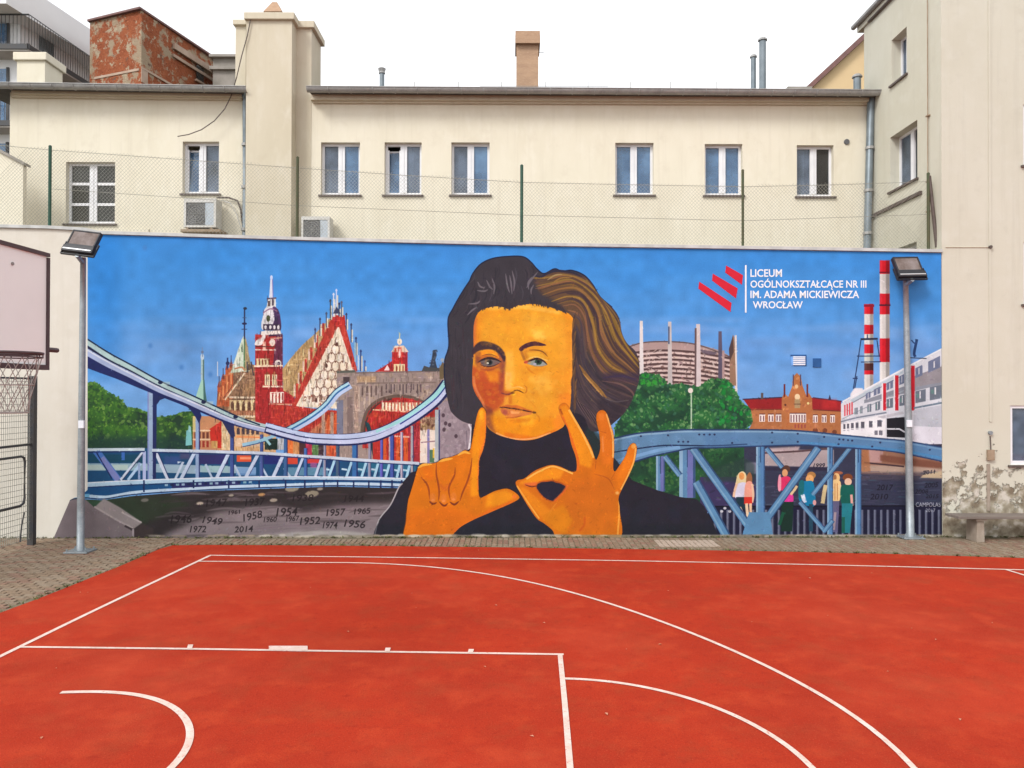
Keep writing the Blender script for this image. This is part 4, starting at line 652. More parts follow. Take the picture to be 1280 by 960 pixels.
    for p in [[(522, 585), (529, 581), (540, 580)], [(548, 577), (556, 574.6), (566, 573)], [(572, 569), (580, 565), (588, 567)]]: stroke(p, 3.2, (250, 184, 70), a=.9, taper=True)
    for p in [[(545.5, 578), (545.4, 592), (548, 606), (549, 616), (548, 626)], [(569, 584), (568, 594), (562, 606), (561, 614), (563, 625)], [(590, 572), (588, 588), (584, 602), (578, 616), (575, 626)], [(526, 596), (533, 604), (536, 612), (537, 624)]]: stroke(p, 2.4, (150, 66, 24), a=.9, taper=True)
    for p in [[(537, 626), (541, 629.6), (546, 628)], [(549, 627), (555, 632), (560, 629)], [(562, 627), (568, 630.4), (574, 626)]]: stroke(p, 2.6, (120, 50, 26), a=.95, taper=True)
    for x, y in [(541, 622), (554.5, 623), (567, 621)]: fill(ell(x, y, 4, 6), (226, 128, 50), .8, 2, clip=lm); fill(ell(x, y + 3, 2.4, 1.6), (244, 150, 84), .7, 1)
    stroke([(550, 605), (556, 612), (560, 605)], 4, (190, 86, 40), a=.5, blur=3); fill([(551, 578), (560, 578), (558, 600), (552, 600)], (226, 116, 16), .7, 3); fill([(572, 572), (584, 572), (580, 596), (570, 600)], (232, 126, 16), .7, 3); fill([(527, 584), (541, 584), (542, 600), (532, 600)], (224, 112, 12), .7, 3)
    stroke([(528, 597), (524, 590)], 2, (196, 92, 14), taper=True)
    # ---- right hand (ring sign)
    rh = [(644.6, 605), (647, 600), (655, 598), (667, 589), (678, 584), (689, 581), (700, 583), (711, 588), (720, 588.4), (720, 573), (714, 555), (710, 537), (706, 529), (701, 519), (698.6, 510), (701, 505.6), (706, 504), (711, 509), (717, 520), (730, 542), (739, 559), (743, 571), (745.6, 574), (750, 561), (749, 542), (745.6, 527), (746, 517), (751.6, 512.4), (758, 516), (763, 531), (766.6, 542), (767.6, 562), (766.4, 583), (768.6, 589), (774, 582), (781.6, 570), (786, 558), (792, 553.6), (796, 559), (793, 577), (786, 594), (776, 614), (773, 624), (774.5, 638), (772, 676), (704, 676), (690, 662), (680, 654), (671, 648), (661, 634), (652, 619)]
    fill(rh, (40, 26, 24), .9, 1, sm=True); fill(rh, (212, 112, 16), sm=True); rm = mask_of(rh, True)
    fill([(700, 508), (708, 506), (730, 545), (742, 570), (738, 585), (724, 580), (716, 552), (706, 526)], (240, 148, 22), .9, 3, clip=rm); stroke([(711, 512), (726, 538), (738, 562), (742, 572)], 2.6, (253, 190, 90), a=.9, clip=rm); stroke([(703, 520), (712, 542), (722, 572), (722, 588)], 2.4, (226, 104, 30), a=.8, clip=rm); stroke([(700, 511), (703, 518)], 2, (150, 70, 20), a=.7)
    fill([(747, 516), (755, 514), (764, 540), (764, 580), (752, 580), (752, 545)], (226, 118, 24), .9, 3, clip=rm); stroke([(758, 517), (763, 534), (766, 548), (766.4, 572)], 2.2, (252, 184, 100), a=.9, clip=rm); fill(ell(752, 521, 4, 5), (240, 130, 40), .8, 2, clip=rm); stroke([(750, 539), (758, 541)], 1.8, (170, 80, 20), taper=True); stroke([(753, 545), (754, 565)], 2.4, (240, 150, 90), a=.6, blur=1, clip=rm)
    fill([(786, 560), (793, 556), (793, 574), (782, 598), (774, 612), (770, 600), (780, 576)], (232, 124, 18), .9, 3, clip=rm); stroke([(794.6, 560), (792, 577), (785, 594), (776, 612)], 2, (252, 184, 90), a=.9, clip=rm); fill(ell(792, 557.6, 3, 3), (250, 180, 90), .8, 1, clip=rm)
    fill([(655, 600), (672, 590), (690, 583), (706, 587), (700, 598), (680, 600), (662, 607), (648, 604)], (238, 146, 24), .9, 3, clip=rm); stroke([(658, 598.6), (672, 590), (689, 583), (702, 586), (716, 592)], 2.2, (252, 190, 90), a=.9, clip=rm); fill([(654, 604), (672, 602), (670, 607), (658, 608)], (226, 104, 56), .8, 2, clip=rm); fill([(648, 606), (660, 612), (678, 628), (690, 640), (676, 646), (658, 626)], (238, 140, 22), .85, 4, clip=rm); stroke([(646, 607), (654, 619), (664, 634), (674, 648)], 2, (253, 184, 80), a=.7, clip=rm)
    hole = [(670.6, 608), (675, 603), (684, 602), (691, 601.4), (702, 605), (707.4, 609.6), (700, 618), (692, 625.4), (683, 623), (676, 617)]
    stroke(hole + hole[:1], 3.2, (176, 80, 30), a=.8, blur=1); fill(hole, (36, 34, 52), sm=True); stroke([(656, 605.6), (664, 608), (672, 607)], 1.8, (120, 52, 30), taper=True); stroke([(690, 598), (694, 602), (704, 604)], 1.6, (170, 80, 20), taper=True); stroke([(693, 626), (703, 616), (710, 606)], 3, (240, 110, 40), a=.7, blur=1); stroke([(683, 650), (690, 636), (696, 628)], 2, (226, 140, 40), a=.7, taper=True)
    fill([(712, 600), (760, 596), (770, 620), (766, 664), (716, 664), (706, 630)], (210, 108, 22), .7, 8, clip=rm); stroke([(768, 612), (760, 598), (742, 592)], 1.6, (176, 84, 20), a=.7, taper=True); stroke([(731, 646), (730, 656), (724, 664)], 2.6, (196, 84, 20), a=.7, blur=1); fill([(676, 646), (704, 630), (716, 650), (706, 668), (690, 660)], (226, 136, 16), .7, 4, clip=rm); stroke([(773.6, 626), (774, 640), (772, 668)], 2.2, (250, 170, 70), a=.8, clip=rm); stroke([(745, 576), (744, 586)], 2.2, (150, 60, 20), a=.8, taper=True); stroke([(769, 590), (764, 598)], 1.8, (150, 60, 20), a=.7, taper=True); fill(ell(771.5, 616, 2.4, 2), (250, 190, 110), .8, 1, clip=rm)
    # ---- brush marks: every area broken up by small strokes a little lighter or darker than what they lie on
    rr = np.random.RandomState(77)
    pts = np.stack([106 + 1072 * rr.rand(9000), 345 + 325 * rr.rand(9000)], 1)
    C = T(pts)
    for (x, y), (cx, cy) in zip(pts, C):
        ix, iy = int(np.clip(cx, 0, MW - 1)), int(np.clip(cy, 0, MH - 1)); c = ART[iy, ix] * 255
        if c[2] > 190 and c[2] > c[0] + 60: continue
        an = rr.rand() * 3.1; l = 1.0 + 1.8 * rr.rand(); k = .80 + .42 * rr.rand()
        fill(ell(x, y, l, .5 + .5 * rr.rand(), 6, an), np.clip(c * k + rr.randn(3) * 7, 0, 255), .42)
    # ---- soiled, scuffed foot of the wall, and a pale top rim
    fill([(60, 676), (240, 672), (470, 668.4), (1180, 667.6), (1180, 690), (60, 690)], (150, 140, 120), .8, 1)
    rr = np.random.RandomState(23)
    for k in range(120):
        x = 190 + 990 * rr.rand(); fill(ell(x, 668.4 + rr.rand() * 2, 3 + 8 * rr.rand(), .8 + rr.rand(), 8), [(226, 216, 200), (120, 110, 96), (196, 176, 150)][rr.randint(3)], .5, 1)
    # plaster grain: fine value noise over everything
    n1 = np.random.RandomState(2).rand(MH // 24 + 3, MW // 24 + 3).astype(np.float32)
    gx = np.linspace(0, n1.shape[1] - 1.001, MW); gy = np.linspace(0, n1.shape[0] - 1.001, MH)
    ix, iy = gx.astype(int), gy.astype(int); fx, fy = (gx - ix)[None, :], (gy - iy)[:, None]
    big = (n1[iy][:, ix] * (1 - fx) + n1[iy][:, ix + 1] * fx) * (1 - fy) + (n1[iy + 1][:, ix] * (1 - fx) + n1[iy + 1][:, ix + 1] * fx) * fy
    fine = np.random.RandomState(4).rand(MH, MW).astype(np.float32)
    ART[...] = np.clip(ART * (1 + (big[..., None] - .5) * .10 + (fine[..., None] - .5) * .07), 0, 1)
    fill([(60, 270), (109.6, 270), (109.6, 612), (100, 621), (60, 626)], (228, 224, 216))
paint()

# ------------------------------------------------------------------ mesh helpers
class MB:
    def __init__(s): s.v, s.f = [], []
    def add(s, vs, fs):
        n = len(s.v); s.v += [Vector(p) for p in vs]; s.f += [tuple(i + n for i in f) for f in fs]; return s
    def box(s, x0, x1, y0, y1, z0, z1):
        return s.add([(x0, y0, z0), (x1, y0, z0), (x1, y1, z0), (x0, y1, z0), (x0, y0, z1), (x1, y0, z1), (x1, y1, z1), (x0, y1, z1)],
                     [(0, 3, 2, 1), (4, 5, 6, 7), (0, 1, 5, 4), (1, 2, 6, 5), (2, 3, 7, 6), (3, 0, 4, 7)])
    def obox(s, c, ax, ay, az):
        c, ax, ay, az = map(Vector, (c, ax, ay, az))
        vs = [c + ax * i + ay * j + az * k for k in (-1, 1) for i, j in ((-1, -1), (1, -1), (1, 1), (-1, 1))]
        return s.add(vs, [(0, 3, 2, 1), (4, 5, 6, 7), (0, 1, 5, 4), (1, 2, 6, 5), (2, 3, 7, 6), (3, 0, 4, 7)])
    def prism(s, poly, ext):
        n = len(poly); poly = [Vector(p) for p in poly]; e = Vector(ext)
        return s.add(poly + [p + e for p in poly], [tuple(range(n))[::-1], tuple(range(n, 2 * n))] + [(i, (i + 1) % n, n + (i + 1) % n, n + i) for i in range(n)])
    def tube(s, pts, r, n=8, cap=True, closed=False):
        pts = [Vector(p) for p in pts]; m_ = len(pts); base = len(s.v)
        rs = r if isinstance(r, (list, tuple)) else [r] * m_
        for i, p in enumerate(pts):
            a = pts[(i - 1) % m_] if (i or closed) else p; b = pts[(i + 1) % m_] if (i < m_ - 1 or closed) else p
            d = (b - a).normalized(); u = d.cross(Vector((0, 0, 1)))
            if u.length < 1e-3: u = Vector((1, 0, 0))
            u.normalize(); w = d.cross(u)
            for k in range(n):
                t = 2 * math.pi * k / n; s.v.append(p + (u * math.cos(t) + w * math.sin(t)) * rs[i])
        for i in range(m_ if closed else m_ - 1):
            j = (i + 1) % m_
            for k in range(n): s.f.append((base + i * n + k, base + i * n + (k + 1) % n, base + j * n + (k + 1) % n, base + j * n + k))
        if cap and not closed: s.f += [tuple(base + k for k in range(n)), tuple(base + (m_ - 1) * n + k for k in range(n))[::-1]]
        return s
    def build(s, name, mt, parent=None, origin=None, smooth_=False, bevel=0):
        o0 = Vector(origin) if origin is not None else (root_loc(parent) if parent else Vector((0, 0, 0)))
        me = bpy.data.meshes.new(name); me.from_pydata([p - o0 for p in s.v], [], s.f); me.materials.append(mt); me.update()
        if smooth_: me.polygons.foreach_set('use_smooth', [True] * len(me.polygons))
        ob = bpy.data.objects.new(name, me); COL.objects.link(ob)
        if parent: ob.parent = parent
        elif origin is not None: ob.location = o0
        if bevel:
            b = ob.modifiers.new('edge', 'BEVEL'); b.width = bevel; b.segments = 2; b.limit_method = 'ANGLE'
        return ob
def root_loc(o):
    l = Vector((0, 0, 0))
    while o: l += o.location; o = o.parent
    return l
def tag(o, label=None, cat=None, group=None, kind=None):
    if label: o['label'] = label
    if cat: o['category'] = cat
    if group: o['group'] = group
    if kind: o['kind'] = kind
    return o
def thing(name, label, cat, loc, group=None):
    o = bpy.data.objects.new(name, None); o.empty_display_size = .2; COL.objects.link(o); o.location = loc
    return tag(o, label, cat, group)
def copy_tree(o, parent=None):
    c = o.copy(); COL.objects.link(c)
    if parent: c.parent = parent
    for ch in [q for q in bpy.data.objects if q.parent == o]: copy_tree(ch, c)
    return c

# ------------------------------------------------------------------ materials
def mat(name, c1, c2=None, scale=3.0, rough=.8, bump=0.0, bscale=60.0, spec=.3, metal=0.0, stretch=(1, 1, 1), c3=None, speck=None, contrast=(.35, .65), bdist=.01):
    mt = bpy.data.materials.new(name); mt.use_nodes = True
    N, L = mt.node_tree.nodes, mt.node_tree.links
    b = N['Principled BSDF']; b.inputs['Roughness'].default_value = rough; b.inputs['Metallic'].default_value = metal; b.inputs['Specular IOR Level'].default_value = spec
    b.inputs['Base Color'].default_value = (*c1, 1)
    tc = N.new('ShaderNodeNewGeometry'); mp = N.new('ShaderNodeMapping'); mp.inputs['Scale'].default_value = stretch; L.new(tc.outputs['Position'], mp.inputs[0])
    def noise(s, det=5, src=None):
        n = N.new('ShaderNodeTexNoise'); n.inputs['Scale'].default_value = s; n.inputs['Detail'].default_value = det; n.inputs['Roughness'].default_value = .6
        L.new(src or mp.outputs[0], n.inputs['Vector']); return n
    def ramp(src, lo, hi):
        r = N.new('ShaderNodeMapRange'); r.inputs['From Min'].default_value = lo; r.inputs['From Max'].default_value = hi; L.new(src, r.inputs['Value']); return r.outputs[0]
    def mix(f, a, bb):
        x = N.new('ShaderNodeMix'); x.data_type = 'RGBA'; L.new(f, x.inputs[0])
        for i, q in ((6, a), (7, bb)):
            if isinstance(q, tuple): x.inputs[i].default_value = (*q, 1)
            else: L.new(q, x.inputs[i])
        return x.outputs[2]
    col = None
    if c2:
        col = mix(ramp(noise(scale).outputs[0], *contrast), c1, c2)
        if c3: col = mix(ramp(noise(scale * 5.3, 3).outputs[0], .5, .8), col, c3)
        if speck:
            n = noise(speck[1], 2, tc.outputs['Position']); col = mix(ramp(n.outputs[0], speck[2], speck[2] + .06), col, speck[0])
        L.new(col, b.inputs['Base Color'])
    if bump:
        n = noise(bscale, 4, tc.outputs['Position']); bp = N.new('ShaderNodeBump'); bp.inputs['Strength'].default_value = bump; bp.inputs['Distance'].default_value = bdist
        L.new(n.outputs[0], bp.inputs['Height']); L.new(bp.outputs[0], b.inputs['Normal'])
    mt['h'] = 1
    return mt
M = {}
M['stucco'] = mat('cream_stucco', (.68, .632, .515), (.635, .585, .465), .9, .9, .25, 90, .15, stretch=(1, 1, .45), c3=(.69, .645, .535))
M['stucco_old'] = mat('yellowed_stucco', (.565, .51, .40), (.51, .455, .345), .8, .9, .25, 90, .15, stretch=(1, 1, .4), c3=(.58, .53, .43))
M['stucco_wall'] = mat('pale_wall_render', (.60, .57, .505), (.57, .535, .465), .7, .9, .3, 70, .15, c3=(.61, .58, .52))
M['stucco_block'] = mat('cream_block_render', (.525, .507, .425), (.495, .475, .39), .6, .9, .3, 70, .15, c3=(.535, .52, .445))
def streaked(key, col, amount=.5):
    mt = M[key]; N, L = mt.node_tree.nodes, mt.node_tree.links; b = N['Principled BSDF']; src = b.inputs['Base Color'].links[0].from_socket
    g = N.new('ShaderNodeNewGeometry')
    for sc, st, lo, hi, c in ((7.0, (1, 1, .05), .52, .80, col), (2.3, (1, 1, 1), .57, .74, tuple(q * 1.06 for q in col))):
        mp = N.new('ShaderNodeMapping'); mp.inputs['Scale'].default_value = st; L.new(g.outputs['Position'], mp.inputs[0])
        n = N.new('ShaderNodeTexNoise'); n.inputs['Scale'].default_value = sc; n.inputs['Detail'].default_value = 7; n.inputs['Roughness'].default_value = .65; L.new(mp.outputs[0], n.inputs['Vector'])
        r = N.new('ShaderNodeMapRange'); r.inputs['From Min'].default_value = lo; r.inputs['From Max'].default_value = hi; r.inputs['To Max'].default_value = amount; L.new(n.outputs[0], r.inputs['Value'])
        x = N.new('ShaderNodeMix'); x.data_type = 'RGBA'; L.new(r.outputs[0], x.inputs[0]); L.new(src, x.inputs[6]); x.inputs[7].default_value = (*c, 1); src = x.outputs[2]
    L.new(src, b.inputs['Base Color'])
streaked('stucco', (.54, .485, .385)); streaked('stucco_old', (.45, .395, .295)); streaked('stucco_wall', (.49, .455, .39)); streaked('stucco_block', (.41, .39, .325))
M['coping'] = mat('pale_coping', (.50, .51, .50), (.38, .39, .38), 5, .75, .1, 40)
def court_mat():
    mt = mat('red_rubber_court', (.385, .033, .013), (.315, .028, .0125), .5, .95, 0, 60, .06, c3=(.42, .046, .016))
    N, L = mt.node_tree.nodes, mt.node_tree.links; b = N['Principled BSDF']; src = b.inputs['Base Color'].links[0].from_socket
    g = N.new('ShaderNodeNewGeometry')
    def layer(src, scale, lo, hi, col, det=3):
        n = N.new('ShaderNodeTexNoise'); n.inputs['Scale'].default_value = scale; n.inputs['Detail'].default_value = det; n.inputs['Roughness'].default_value = .7; L.new(g.outputs['Position'], n.inputs['Vector'])
        r = N.new('ShaderNodeMapRange'); r.inputs['From Min'].default_value = lo; r.inputs['From Max'].default_value = hi; L.new(n.outputs[0], r.inputs['Value'])
        x = N.new('ShaderNodeMix'); x.data_type = 'RGBA'; L.new(r.outputs[0], x.inputs[0]); L.new(src, x.inputs[6]); x.inputs[7].default_value = (*col, 1)
        if scale < .5: r.inputs['To Max'].default_value = .6
        return x.outputs[2], n
    src, _ = layer(src, 1.7, .50, .76, (.29, .042, .017), 6)          # worn, dusty areas
    src, _ = layer(src, 9, .54, .80, (.27, .022, .011), 4)           # darker granules in clumps
    src, n1 = layer(src, 55, .52, .75, (.24, .020, .010), 3)         # single dark crumbs
    src, n2 = layer(src, 70, .60, .78, (.50, .085, .040), 2)         # pale crumbs
    src, _ = layer(src, .33, .48, .70, (.43, .058, .026), 5)         # broad faded areas
    src, _ = layer(src, 4.3, .66, .80, (.21, .024, .012), 8)         # small dark stains
    L.new(src, b.inputs['Base Color'])
    bp = N.new('ShaderNodeBump'); bp.inputs['Strength'].default_value = .6; bp.inputs['Distance'].default_value = .008; L.new(n1.outputs[0], bp.inputs['Height']); L.new(bp.outputs[0], b.inputs['Normal'])
    return mt
M['red_court'] = court_mat()
def line_mat():
    mt = mat('court_line_paint', (.70, .56, .50), (.60, .44, .37), 7, .8, .2, 200, .2)
    N, L = mt.node_tree.nodes, mt.node_tree.links; b = N['Principled BSDF']; src = b.inputs['Base Color'].links[0].from_socket
    g = N.new('ShaderNodeNewGeometry'); n = N.new('ShaderNodeTexNoise'); n.inputs['Scale'].default_value = 30; n.inputs['Detail'].default_value = 6; n.inputs['Roughness'].default_value = .75; L.new(g.outputs['Position'], n.inputs['Vector'])
    r = N.new('ShaderNodeMapRange'); r.inputs['From Min'].default_value = .56; r.inputs['From Max'].default_value = .68; L.new(n.outputs[0], r.inputs['Value'])
    x = N.new('ShaderNodeMix'); x.data_type = 'RGBA'; L.new(r.outputs[0], x.inputs[0]); L.new(src, x.inputs[6]); x.inputs[7].default_value = (.44, .12, .075, 1); L.new(x.outputs[2], b.inputs['Base Color'])
    return mt
M['line'] = line_mat()
M['paver_a'] = mat('paver_brown', (.265, .19, .13), (.185, .135, .095), 14, .95, .5, 120, .1)
M['paver_b'] = mat('paver_grey', (.29, .22, .16), (.205, .16, .115), 14, .95, .5, 120, .1)
M['paver_c'] = mat('paver_red', (.275, .17, .12), (.19, .125, .095), 14, .95, .5, 120, .1)
M['paver_pale'] = mat('paver_pale', (.46, .36, .29), (.37, .29, .23), 14, .95, .5, 120, .1)
M['ground'] = mat('yard_ground', (.16, .135, .105), (.10, .095, .07), 2.2, .97, .4, 60, .1, c3=(.10, .12, .05))
M['white'] = mat('white_window_paint', (.70, .70, .71), (.64, .64, .66), 4, .45)
M['sill'] = mat('dark_sill_metal', (.075, .055, .048), (.11, .085, .075), 6, .5)
M['zinc'] = mat('weathered_zinc', (.34, .34, .335), (.25, .25, .245), 5, .5, 0, 40, .5, .3, c3=(.40, .37, .34))
M['pipe'] = mat('blue_grey_pipe', (.19, .225, .25), (.14, .17, .19), 4, .45, 0, 40, .5, .3)
M['roof'] = mat('dark_felt_roof', (.10, .095, .09), (.07, .068, .066), 3, .9, .2, 60)
M['galv'] = mat('galvanised_steel', (.29, .325, .345), (.22, .25, .27), 9, .5, 0, 40, .5, .5, c3=(.36, .38, .39))
M['black'] = mat('black_powder_coat', (.018, .018, .022), (.028, .028, .032), 8, .45)
M['silver'] = mat('bare_aluminium', (.58, .58, .58), (.48, .48, .48), 12, .35, 0, 40, .5, .6)
M['green'] = mat('green_post', (.028, .085, .055), (.02, .06, .042), 6, .55)
M['olive'] = mat('rusty_olive_post', (.055, .075, .038), (.075, .07, .036), 8, .7)
M['wire'] = mat('fence_wire', (.22, .22, .18), (.29, .29, .25), 9, .6, 0, 40, .3, .2)
M['anthracite'] = mat('anthracite_steel', (.045, .048, .055), (.06, .055, .05), 7, .5)
M['frame_brown'] = mat('dark_board_frame', (.085, .058, .062), (.065, .05, .052), 9, .5)
M['board'] = mat('white_backboard', (.84, .87, .86), (.79, .82, .81), 1.1, .4)
M['net'] = mat('grey_net_cord', (.28, .255, .235), (.36, .34, .32), 20, .9)
M['ac'] = mat('aged_white_casing', (.56, .55, .53), (.47, .45, .41), 5, .5)
M['ac_dark'] = mat('dark_fan_grille', (.085, .085, .09), (.13, .13, .135), 15, .5)
M['ac_blue'] = mat('bluish_panel', (.36, .41, .46), (.42, .45, .48), 5, .4)
M['rusty'] = mat('rusty_board', (.24, .17, .11), (.32, .24, .17), 6, .9)
M['brick'] = mat('weathered_brick', (.30, .095, .05), (.36, .145, .085), 1.3, .95, .6, 14, .1, c3=(.33, .25, .17), bdist=.05)
M['brick_trim'] = mat('old_plaster_band', (.42, .32, .25), (.34, .24, .18), 2, .9)
M['grey_stone'] = mat('grey_stone', (.24, .22, .19), (.31, .28, .25), 2, .9)
M['chimney'] = mat('tan_brick', (.42, .275, .18), (.35, .225, .15), 3, .95, .4, 25, .1, c3=(.46, .33, .23), stretch=(1, 1, 3))
M['white_house'] = mat('smooth_white_render', (.72, .72, .725), (.68, .68, .685), .6, .85)
M['concrete'] = mat('balcony_concrete', (.44, .41, .375), (.37, .345, .315), 1.5, .9)
M['yellow'] = mat('yellow_render', (.60, .45, .26), (.56, .41, .235), .8, .9)
M['tile_red'] = mat('dark_red_verge', (.19, .10, .09), (.14, .08, .075), 4, .8)
M['bench'] = mat('bench_concrete', (.25, .20, .155), (.33, .275, .225), 5, .95, .5, 40)
M['bench_wood'] = mat('bench_plank', (.20, .165, .14), (.14, .115, .10), 9, .9, .3, 40, stretch=(.2, 1, 1))
M['letter'] = mat('white_lettering', (.70, .72, .76), (.64, .67, .72), 9, .8)
M['logo'] = mat('red_emblem', (.52, .010, .030), (.46, .009, .026), 6, .8)
M['vent_blue'] = mat('dark_blue_vent', (.010, .06, .19), (.014, .08, .24), 9, .6)
M['leaf'] = mat('dry_leaf', (.46, .17, .09), (.52, .26, .17), 5, .9)
M['moss'] = mat('moss', (.075, .095, .028), (.11, .10, .04), 9, .95)
M['curtain'] = mat('dark_red_curtain', (.16, .03, .04), (.09, .02, .028), 6, .9)
def glass(name, c1, c2, scale, ior=1.7, see=0.0):
    mt = mat(name, c1, c2, scale, .04, 0, 40, .5); N, L = mt.node_tree.nodes, mt.node_tree.links
    b = N['Principled BSDF']; b.inputs['IOR'].default_value = ior
    if see:
        t = N.new('ShaderNodeBsdfTransparent'); t.inputs[0].default_value = (.82, .88, .9, 1); x = N.new('ShaderNodeMixShader'); x.inputs[0].default_value = 1 - see
        L.new(t.outputs[0], x.inputs[1]); L.new(b.outputs[0], x.inputs[2]); L.new(x.outputs[0], N['Material Output'].inputs[0])
    return mt
M['glass_blue'] = glass('window_glass_blue', (.16, .30, .50), (.06, .13, .25), 1.5, 1.7, .4)  # pane tints: uneven sky and building reflections put into the base colour
M['glass_grey'] = glass('window_glass_grey', (.17, .22, .31), (.05, .065, .09), 1.7, 1.7, .45)
M['glass_dark'] = glass('window_glass_dark', (.035, .035, .035), (.08, .075, .07), 1.6, 1.45, .5)
M['blind'] = mat('white_blind', (.68, .70, .73), (.60, .62, .66), 6, .8)
M['room'] = mat('dim_room', (.10, .09, .08), (.06, .055, .05), 2, .9)  # darkness of the unlit room put into its wall and floor colour
M['lens'] = glass('lamp_glass', (.10, .065, .05), (.20, .16, .15), 4, 1.5)

def old_brick():
    mt = mat('ruined_brick', (.36, .115, .052), (.27, .078, .038), 2.2, .95, 0, 60, .1, c3=(.40, .14, .075))
    N, L = mt.node_tree.nodes, mt.node_tree.links; b = N['Principled BSDF']; src = b.inputs['Base Color'].links[0].from_socket
    g = N.new('ShaderNodeNewGeometry'); h = None
    mp = N.new('ShaderNodeMapping'); mp.inputs['Scale'].default_value = (1, 1, 3.2); L.new(g.outputs['Position'], mp.inputs[0])
    for scale, lo, hi, col, vec in ((9, .55, .62, (.15, .05, .03), mp.outputs[0]), (1.05, .53, .575, (.36, .275, .19), g.outputs['Position']), (2.6, .56, .60, (.42, .34, .24), g.outputs['Position']), (1.7, .62, .66, (.16, .10, .075), g.outputs['Position']), (4.2, .62, .66, (.45, .17, .09), mp.outputs[0])):
        n = N.new('ShaderNodeTexNoise'); n.inputs['Scale'].default_value = scale; n.inputs['Detail'].default_value = 9; n.inputs['Roughness'].default_value = .7; L.new(vec, n.inputs['Vector'])
        r = N.new('ShaderNodeMapRange'); r.inputs['From Min'].default_value = lo; r.inputs['From Max'].default_value = hi; L.new(n.outputs[0], r.inputs['Value'])
        x = N.new('ShaderNodeMix'); x.data_type = 'RGBA'; L.new(r.outputs[0], x.inputs[0]); L.new(src, x.inputs[6]); x.inputs[7].default_value = (*col, 1); src = x.outputs[2]; h = h or n
    L.new(src, b.inputs['Base Color'])
    bp = N.new('ShaderNodeBump'); bp.inputs['Strength'].default_value = .9; bp.inputs['Distance'].default_value = .08; L.new(h.outputs[0], bp.inputs['Height']); L.new(bp.outputs[0], b.inputs['Normal'])
    return mt
M['brick'] = old_brick()

# render that flakes off towards the ground: bare grey and brown patches with their own ragged shape
def peeling():
    mt = mat('flaking_render', (.525, .507, .425), (.495, .475, .39), .6, .9, .3, 70, .15)
    N, L = mt.node_tree.nodes, mt.node_tree.links; b = N['Principled BSDF']
    src = b.inputs['Base Color'].links[0].from_socket
    g = N.new('ShaderNodeNewGeometry'); sp = N.new('ShaderNodeSeparateXYZ'); L.new(g.outputs['Position'], sp.inputs[0])
    n = N.new('ShaderNodeTexNoise'); n.inputs['Scale'].default_value = 3.4; n.inputs['Detail'].default_value = 9; n.inputs['Roughness'].default_value = .68; L.new(g.outputs['Position'], n.inputs['Vector'])
    h = N.new('ShaderNodeMapRange'); h.inputs['From Min'].default_value = 2.3; h.inputs['From Max'].default_value = .2; h.inputs['To Min'].default_value = -.26; h.inputs['To Max'].default_value = .15; L.new(sp.outputs[2], h.inputs['Value'])
    a = N.new('ShaderNodeMath'); a.operation = 'ADD'; L.new(n.outputs[0], a.inputs[0]); L.new(h.outputs[0], a.inputs[1])
    t = N.new('ShaderNodeMapRange'); t.inputs['From Min'].default_value = .5; t.inputs['From Max'].default_value = .53; L.new(a.outputs[0], t.inputs['Value'])
    n2 = N.new('ShaderNodeTexNoise'); n2.inputs['Scale'].default_value = 6; n2.inputs['Detail'].default_value = 8; L.new(g.outputs['Position'], n2.inputs['Vector'])
    cr = N.new('ShaderNodeValToRGB'); e = cr.color_ramp; e.elements[0].position = .36; e.elements[0].color = (.17, .135, .095, 1); e.elements[1].position = .66; e.elements[1].color = (.50, .46, .40, 1)
    k = e.elements.new(.52); k.color = (.29, .255, .19, 1); L.new(n2.outputs[0], cr.inputs[0])
    mx = N.new('ShaderNodeMix'); mx.data_type = 'RGBA'; L.new(t.outputs[0], mx.inputs[0]); L.new(src, mx.inputs[6]); L.new(cr.outputs[0], mx.inputs[7]); L.new(mx.outputs[2], b.inputs['Base Color'])
    bp = N.new('ShaderNodeBump'); bp.inputs['Distance'].default_value = .03; bp.inputs['Strength'].default_value = .8; bp.invert = True; L.new(t.outputs[0], bp.inputs['Height'])
    old = b.inputs['Normal'].links[0].from_node; L.new(bp.outputs[0], old.inputs['Normal'])
    return mt
M['peel'] = peeling()

def art_material():
    img = bpy.data.images.new('mural_paint', MW, MH, alpha=False)
    px = np.ones((MH, MW, 4), np.float32); px[..., :3] = ART[::-1]
    img.pixels.foreach_set(px.ravel()); img.update(); img.pack()
    mt = bpy.data.materials.new('mural_paint'); mt.use_nodes = True
    N, L = mt.node_tree.nodes, mt.node_tree.links; b = N['Principled BSDF']
    b.inputs['Roughness'].default_value = .75; b.inputs['Specular IOR Level'].default_value = .2
    t = N.new('ShaderNodeTexImage'); t.image = img; t.extension = 'EXTEND'
    k = N.new('ShaderNodeMix'); k.data_type = 'RGBA'; k.blend_type = 'MULTIPLY'; k.inputs[0].default_value = 1; k.inputs[7].default_value = (MURAL_K, MURAL_K, MURAL_K, 1)
    L.new(t.outputs[0], k.inputs[6]); L.new(k.outputs[2], b.inputs['Base Color'])
    g = N.new('ShaderNodeNewGeometry'); n = N.new('ShaderNodeTexNoise'); n.inputs['Scale'].default_value = 70; n.inputs['Detail'].default_value = 4; L.new(g.outputs['Position'], n.inputs['Vector'])
    bp = N.new('ShaderNodeBump'); bp.inputs['Strength'].default_value = .3; bp.inputs['Distance'].default_value = .01; L.new(n.outputs[0], bp.inputs['Height']); L.new(bp.outputs[0], b.inputs['Normal'])
    return mt
MURAL_K = .72
M['mural'] = art_material()

